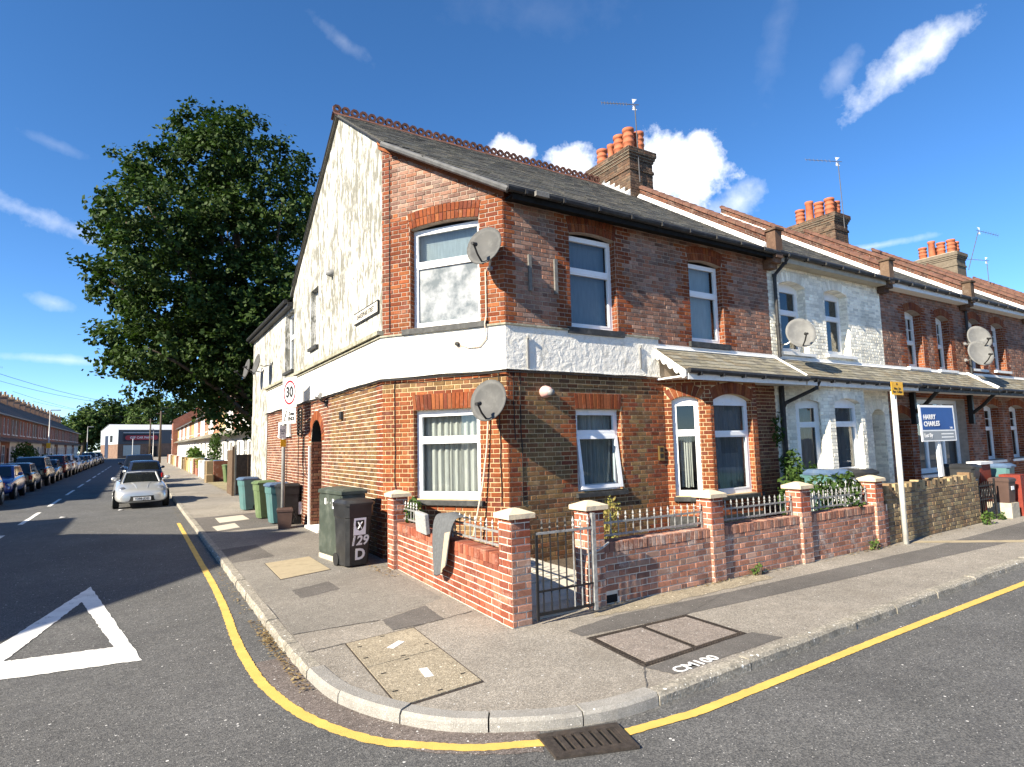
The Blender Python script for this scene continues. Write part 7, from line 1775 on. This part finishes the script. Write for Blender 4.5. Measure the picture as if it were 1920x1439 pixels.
m = MB(); m.fbox(fs_, 3.5, 6.0, -.5, 5.0, 0, .06); m.build('side_door', plain('navy_door', (.02, .03, .06), .5), t); m = MB(); m.fbox(fs_, 7.2, 9.2, 3.4, 5.0, 0, .05); m.build('side_sign', PAINTK_S, t)

# ---------------------------------------------------------------- lamp posts, telegraph poles, wires
def lamp_post(x, y, h, sx, label):
    g = gz(y); t = empty('street_lamp', (x, y, g), 0, label, 'street lamp', 'street lamps of the side street'); m = MB(); m.path([V(x, y, g), V(x, y, g+1.2), V(x, y, g+1.25), V(x, y, g+h)], [.09, .09, .06, .045], 8); m.build('column', STEEL, t, True)
    m = MB(); m.bevbox(x+(0 if sx > 0 else -.75), y-.14, g+h-.03, x+(.75 if sx > 0 else 0), y+.14, g+h+.06, .03); m.build('lantern', STEEL, t)
    return t
lp = px_x(64, 866, -6.6); 
l1 = lamp_post(-6.6, 66, 5.6, 1, 'nearer grey street lamp with yellow plate by the shaded row'); m = MB(); m.box(-6.75, 65.9, gz(66)+2.3, -6.45, 65.94, gz(66)+2.75); m.build('yellow_plate', SIGNY, l1)
lamp_post(-6.6, 113, 5.6, 1, 'far grey street lamp before the warehouse gable'); lamp_post(2.4, 128, 5.6, -1, 'grey street lamp in front of the warehouse windows')
for (x, y, h, lab) in ((2.6, 96, 7.2, 'thick brown telegraph pole near the sunlit row'), (1.9, 130, 7.6, 'thin telegraph pole in front of the warehouse')):
    g = gz(y); t = empty('telegraph_pole', (x, y, g), 0, lab, 'pole'); m = MB(); m.path([V(x, y, g-.2), V(x, y, g+h)], [.17, .11], 8); m.build('post', BARK, t, True); m = MB(); m.box(x-.6, y-.05, g+h-.4, x+.6, y+.05, g+h-.3); m.build('crossarm', BARK, t)
t = empty('bus_post', (-.9, 150, gz(150)), 0, 'thin white post in the road before the warehouse poster', 'post'); m = MB(); m.path([V(-.9, 150, gz(150)), V(-.9, 150, gz(150)+4.2)], .07, 6); m.build('column', WHITEW, t)
for i, (a_, b_, sag) in enumerate([((-14, 60, 10.2), (2.6, 96, 8.0), 1.0), ((-14, 85, 10.4), (2.6, 96, 8.0), .7), ((-14, 100, 10.2), (1.9, 130, 8.2), .9), ((-14, 118, 10.2), (1.9, 130, 8.2), .5), ((6, 70, 7.5), (2.6, 96, 8.0), .4)]):
    A_, B_ = Vector(a_), Vector(b_); pts = [A_.lerp(B_, k/12)-V(0, 0, sag*4*(k/12)*(1-k/12)) for k in range(13)]; m = MB(); m.path(pts, .018, 4); o = m.build('telephone_wire', CABLE); tag(o, 'thin overhead telephone wire crossing the side street', 'wire', 'overhead wires over the side street')
for i, (y, h) in enumerate([(62, 1.8), (66.5, 1.2), (76, 1.4), (80, 1.2), (90, 1.7)]):
    aerial((-14.7, y, 9.3+gz(y)), (-14.7, y, 10.1+h+gz(y)), (1.1, -.3, 0), 6, 'rooftop aerial on the shaded row, %s from the corner end' % NTH[i], .18, 'rooftop aerials of the shaded row')
# litter on the road
for i, (px, py) in enumerate([(219, 949), (227, 957), (118, 971), (358, 957), (352, 963)]):
    d = c_r*((px-960)/FPX)-c_u*((py-719.5)/FPX)+c_f; p = Vector((0, 0, CAM_H))+d*((.01-CAM_H)/d.z); m = MB(); s_ = .09; m.poly([p+V(-s_, -.1, 0), p+V(s_, -.08, .02), p+V(s_*.8, .1, .0), p+V(-s_*.7, .09, .03)]); o = m.build('paper_scrap', LITTERW); tag(o, ['scrap of white paper on the road under the nose of the silver roadster', 'crumpled white paper scrap on the road before the silver roadster', 'white paper scrap on the road beside the centre dashes', 'white paper scrap on the pavement by the larger slab cover', 'white litter scrap on the pavement edge past the yellow line'][i], 'litter', 'paper scraps in the side street')
from mathutils.bvhtree import BVHTree
HEADL = plain('smoky_headlamp', (.16, .165, .16), .12, .3, .3, 14, spec=.8)
# ---------------------------------------------------------------- cars (front towards local -y)
def car_sections(kind):
    if kind == 'roadster':   # y, half width, z low, z mid, z shoulder, z top, half width top
        return 3.90, [(-1.95, .50, .24, .36, .48, .54, .30), (-1.88, .68, .19, .38, .54, .60, .46), (-1.70, .78, .17, .42, .60, .67, .58), (-1.25, .845, .17, .48, .68, .77, .62), (-.70, .85, .17, .50, .76, .87, .64), (.2, .84, .17, .50, .80, .90, .66), (1.0, .85, .17, .50, .84, .95, .64), (1.55, .83, .18, .48, .82, .93, .60), (1.85, .74, .22, .46, .74, .82, .5), (1.95, .60, .30, .46, .66, .70, .4)], (-.78, -.22, .55, 1.30, .66, .52, .86, 1.225), .30
    if kind == 'suv':
        return 4.4, [(-2.2, .62, .36, .55, .78, .88, .4), (-2.1, .78, .30, .6, .86, .98, .6), (-1.7, .88, .28, .62, .94, 1.08, .7), (-1.0, .90, .28, .65, 1.02, 1.14, .74), (.3, .90, .28, .66, 1.05, 1.16, .76), (1.6, .90, .28, .66, 1.06, 1.18, .76), (2.05, .86, .3, .64, 1.04, 1.16, .72), (2.2, .78, .38, .62, .98, 1.08, .64)], (-1.15, -.45, 1.75, 2.1, .78, .64, 1.10, 1.72), .35
    return 4.0, [(-2.0, .58, .28, .46, .62, .70, .36), (-1.9, .74, .22, .48, .70, .79, .55), (-1.5, .83, .2, .5, .78, .89, .66), (-.95, .855, .2, .52, .86, .97, .70), (.2, .86, .2, .52, .90, 1.0, .72), (1.3, .86, .2, .52, .92, 1.02, .72), (1.85, .82, .22, .5, .92, 1.02, .68), (2.0, .72, .32, .5, .88, .96, .58)], (-1.0, -.28, 1.4, 1.92, .75, .60, .94, 1.46), .31
def car_parts(t, kind, paint, plate='', soft=False):
    L, secs, cab, wr = car_sections(kind); m = MB(); rings = []
    for (y, hw, zl, zm, zs, zt, ht) in secs:
        rings.append([V(-hw*.86, y, zl), V(-hw, y, zm-.12), V(-hw*1.01, y, zm), V(-hw*.97, y, zs), V(-ht, y, zt), V(0, y, zt+.035), V(ht, y, zt), V(hw*.97, y, zs), V(hw*1.01, y, zm), V(hw, y, zm-.12), V(hw*.86, y, zl)])
    m.loft(rings[::-1]); o = m.build('body', paint, t, True, local=True); md = o.modifiers.new('sub', 'SUBSURF'); md.levels = md.render_levels = 2
    y0, y1, y2, y3, wb, wt, zb, zt = cab; m = MB(); zb -= .06
    if kind == 'roadster':
        bpy.context.view_layer.update(); dg = bpy.context.evaluated_depsgraph_get(); bvh = BVHTree.FromObject(o, dg)
    def cs(f_, w_): return y0+(y1-y0)*f_, y3+(y2-y3)*f_, wb+(wt-wb)*f_
    R_ = []
    for f_ in (0, .5, .92, 1.0):
        a, b, w_ = cs(f_, 0); z = zb+(zt-zb)*(f_ if f_ < 1 else .985); bv = .08
        if f_ == 1.0: a += .12; b -= .12; w_ -= .10; z = zt
        R_.append([V(-w_+bv, a, z), V(0, a-.06*(1-f_*.5), z+(.01 if f_ == 1 else 0)), V(w_-bv, a, z), V(w_, a+bv, z), V(w_+.01, (a+b)/2, z), V(w_, b-bv, z), V(w_-bv, b, z), V(0, b+.05, z), V(-w_+bv, b, z), V(-w_, b-bv, z), V(-w_-.01, (a+b)/2, z), V(-w_, a+bv, z)])
    m.loft(R_); o = m.build('cabin', SOFTTOP if soft else paint, t, True, local=True); smooth_by_angle(o, 40)
    def quadw(f0, f1, s0, s1, face, nm='window'):
        P_ = []
        for f_, s_ in ((f0, s0), (f0, s1), (f1, s1), (f1, s0)):
            a, b, w_ = cs(f_, 0); z = zb+(zt-zb)*f_; e = .022
            if face == 'f': P_.append(V((w_-.07)*s_, a-e-.06*(1-abs(s_))*(1-f_*.5), z))
            elif face == 'b': P_.append(V((w_-.07)*s_, b+e+.05*(1-abs(s_)), z))
            else:
                sg = 1 if face == 'r' else -1; y = a+.08+(b-a-.16)*s_; P_.append(V(sg*(w_+.016), y, z))
        return P_
    def glassq(face, f0, f1, s0, s1, nm):
        m = MB(); n = 6 if face in 'fb' else 1
        for i in range(n):
            a, b = s0+(s1-s0)*i/n, s0+(s1-s0)*(i+1)/n; q = quadw(f0, f1, a, b, face); m.poly(q if face in 'fr' else q[::-1])
        m.build(nm, CARGLASS, t, local=True)
    glassq('f', .16, .90, -.97, .97, 'windscreen'); glassq('b', .22, .86, -.92, .92, 'rear_window')
    if soft:
        m = MB(); 
        for s_ in (-1, 1): q = quadw(.12, .94, s_*1.06, s_*.97, 'f'); m.path([(q[0]+q[1])/2, (q[2]+q[3])/2], .03, 6)
        q = quadw(.90, .97, -.97, .97, 'f'); m.path([(q[3]+q[0])/2, V(0, q[0].y-.05, (q[0].z+q[3].z)/2+.02), (q[1]+q[2])/2], .03, 6); m.build('screen_frame', paint, t, local=True)
    for sd in 'lr':
        for (s0, s1) in ((.10, .48), (.53, .88)) if not soft else ((.08, .55),): glassq(sd, .22, .86, s0, s1, 'side_window')
    # wheels
    ax = L/2*.63; hw = max(s_[1] for s_ in secs)
    for sx in (-1, 1):
        for yy_ in (-ax, ax):
            m = MB(); T = Matrix.Translation((sx*(hw-.09), yy_, wr)) @ Matrix.Rotation(PI/2, 4, 'Y'); m.lathe([(.0, -.10), (wr*.9, -.10), (wr, -.07), (wr, .07), (wr*.9, .10), (.0, .10)], 20, T); w = m.build('wheel', TYRE, t, True, local=True)
            m = MB(); T2 = Matrix.Translation((sx*(hw+.012), yy_, wr)) @ Matrix.Rotation(sx*PI/2, 4, 'Y'); m.lathe([(wr*.66, 0), (wr*.64, .008), (wr*.2, -.004), (0, .012)], 16, T2); m.build('rim', RIM, w, True, local=True)
            m = MB(); m.lathe([(wr*1.18, 0), (wr*.95, .002)], 20, Matrix.Translation((sx*(hw*.985+.004), yy_, wr+.015)) @ Matrix.Rotation(sx*PI/2, 4, 'Y')); m.build('wheel_arch', TYRE, t, local=True)
    for sx in (-1, 1):
        m = MB(); T = Matrix.Translation((sx*(wb+.17), y0+.22, zb+.20)); m.lathe([(0, -.05), (.06, -.04), (.085, .0), (.06, .05), (0, .06)], 10, T @ Matrix.Diagonal((1.15, .6, .85, 1)) @ Matrix.Rotation(PI/2, 4, 'X')); m.path([V(sx*(wb-.02), y0+.25, zb+.10), V(sx*(wb+.12), y0+.22, zb+.15)], .022, 6); m.build('door_mirror', paint, t, True, local=True)
    yf = -L/2; yb = L/2; zl = secs[1][3]
    if kind == 'roadster':
        for sx in (-1, 1):
            P_ = [(.42, -1.86), (.60, -1.80), (.71, -1.62), (.715, -1.40), (.62, -1.30), (.52, -1.48), (.44, -1.72)]
            def surf(x, y, o_=.006):
                hit = bvh.ray_cast(V(x, y-.7, 1.2), V(0, .7, -.62+.0).normalized() if False else V(0, .62, -.62).normalized()); h2 = bvh.ray_cast(V(x, y, 1.5), V(0, 0, -1)); q_ = h2[0] if h2[0] else V(x, y, .55); n_ = h2[1] if h2[1] else V(0, 0, 1)
                return q_+n_*o_
            cx_ = sum(p[0] for p in P_)/7; cy_ = sum(p[1] for p in P_)/7; m = MB()
            R0 = [surf(sx*x, y) for x, y in P_]; R1 = [surf(sx*(cx_+(x-cx_)*.5), cy_+(y-cy_)*.5, .012) for x, y in P_]; c0 = surf(sx*cx_, cy_, .014)
            for k in range(7):
                j = (k+1) % 7; q = [R0[k], R0[j], R1[j], R1[k]]; t3 = [R1[k], R1[j], c0]; m.poly(q if sx > 0 else q[::-1]); m.poly(t3 if sx > 0 else t3[::-1])
            h_ = m.build('headlight', HEADL, t, True, local=True)
            m = MB(); m.lathe([(.09, .0), (.085, .018), (.05, .026), (0, .028)], 14, Matrix.Translation(surf(sx*.58, -1.60, .0)) @ Matrix.Rotation(R2(40), 4, 'X')); m.build('lamp_bowl', RIM, h_, True, local=True)
            m = MB(); m.box(sx*.56-.10, -1.965+.1, .215, sx*.56+.10, -1.92+.1, .235); m.build('fog_slot', TYRE, t, local=True)
            m = MB(); m.path([surf(sx*.15, -1.75, -.004), surf(sx*.18, -1.5, -.004), surf(sx*.20, -1.3, -.004), surf(sx*.25, -1.05, -.004), surf(sx*.30, -.85, -.004)], .012, 5); m.build('bonnet_crease', paint, t, local=True)
        m = MB(); pts = []
        for k in range(9): x = -.50+1.0*k/8; pts.append((x, -1.965+.10*(abs(x)/.5)**2))
        for k in range(8): m.poly([V(pts[k][0], pts[k][1]-.03, .255), V(pts[k+1][0], pts[k+1][1]-.03, .255), V(pts[k+1][0], pts[k+1][1]-.022, .43), V(pts[k][0], pts[k][1]-.022, .43)])
        m.build('air_intake', TYRE, t, local=True)
        m = MB(); m.box(-.26, -2.005, .285, .26, -1.99, .395); p_ = m.build('number_plate', PAINTW_S, t, local=True); text(plate, .105, PAINTK_S, WM[t.name] @ Matrix.Translation((0, -2.008, .340)) @ Matrix.Rotation(PI/2, 4, 'X'), p_, bold=.002)
    else:
        h0 = secs[1][4]
        for sx in (-1, 1):
            m = MB(); m.bevbox(-.16, -.06, -.06, .16, .06, .06, .03, 0, Matrix.Translation((sx*(hw*.70), yf+.14, h0-.06)) @ Matrix.Rotation(sx*.45, 4, 'Z')); m.build('headlight', LAMP_C, t, local=True)
            m = MB(); m.bevbox(-.07, -.05, -.11, .07, .05, .11, .03, 0, Matrix.Translation((sx*(hw*.86), yb-.10, h0+.04)) @ Matrix.Rotation(-sx*.5, 4, 'Z')); m.build('tail_light', LAMP_R, t, local=True)
        m = MB(); m.bevbox(-.42, yf-.02, h0-.16, .42, yf+.08, h0-.06, .02); m.bevbox(-.55, yf-.02, .28, .55, yf+.1, .38, .02); m.build('grille', TYRE, t, local=True)
        m = MB(); m.box(-.26, yf-.035, .43, .26, yf-.02, .54); m.build('number_plate', PAINTW_S, t, local=True); m = MB(); m.box(-.26, yb+.005, .62, .26, yb+.02, .73); m.build('number_plate', SIGNY, t, local=True)
        m = MB(); m.bevbox(-.7, yb-.08, .34, .7, yb+.03, .44, .02); m.build('rear_bumper_trim', TYRE, t, local=True)
        if kind == 'suv':
            m = MB()
            for sx in (-1, 1): m.path([V(sx*.60, -.2, zt+.03), V(sx*.60, 1.5, zt+.03)], .018, 6)
            m.build('roof_rails', STEEL, t, local=True)
def car(kind, paint, x, y, rz, label, plate='', soft=False, group=None):
    t = empty('parked_car', (x, y, gz(y)), rz, label, 'car', group); car_parts(t, kind, paint, plate, soft); return t
car('roadster', CAR_SILVER, .13, 26.75, .03, 'silver two-seat roadster with dark soft top facing the junction', 'Y398 JDD', True)
car('hatch', CAR_NAVY, .30, 37.2, PI+.03, 'dark hatchback parked directly behind the silver roadster')
car('suv', CAR_BLACK, .10, 43.0, .0, 'black estate with roof rails, second behind the silver roadster')
row = [('hatch', CAR_GREY, 29.6, 0, 'dark grey hatchback at the corner end of the shaded car row'), ('hatch', CAR_BLUE, 35.3, 0, 'bright blue hatchback in the shaded car row'), ('hatch', CAR_BLACK, 41.0, PI, 'black hatchback parked just beyond the blue one'), ('suv', CAR_BLACK, 46.8, PI, 'black off-roader two cars beyond the blue hatchback'), ('hatch', CAR_GREY, 52.2, 0, 'grey hatchback between black off-roader and dark red car'), ('suv', CAR_RED, 58.0, PI, 'dark red off-roader before the white one'), ('suv', CAR_WHITE, 64.2, PI, 'white off-roader in the shaded car row'), ('hatch', CAR_WHITE, 70.5, 0, 'white hatchback just beyond the white off-roader'), ('hatch', CAR_BLACK, 76.2, 0, 'black hatchback beyond the white hatchback'), ('hatch', CAR_GREY, 82, 0, 'grey hatchback mid-way along the shaded car row'), ('hatch', CAR_WHITE, 88, 0, 'white hatchback mid-way along the shaded car row'), ('suv', CAR_GREY, 94.5, 0, 'grey off-roader far along the shaded car row'), ('hatch', CAR_WHITE, 101, 0, 'white hatchback far along the shaded car row'), ('suv', CAR_BLACK, 108, 0, 'black off-roader near the end of the shaded car row'), ('hatch', CAR_NAVY, 115, 0, 'navy hatchback ending the shaded car row')]
for kd, pt, y, rz, lab in row: car(kd, pt, -5.32, y, rz+random.uniform(-.02, .02), lab, group='cars parked along the shaded kerb')
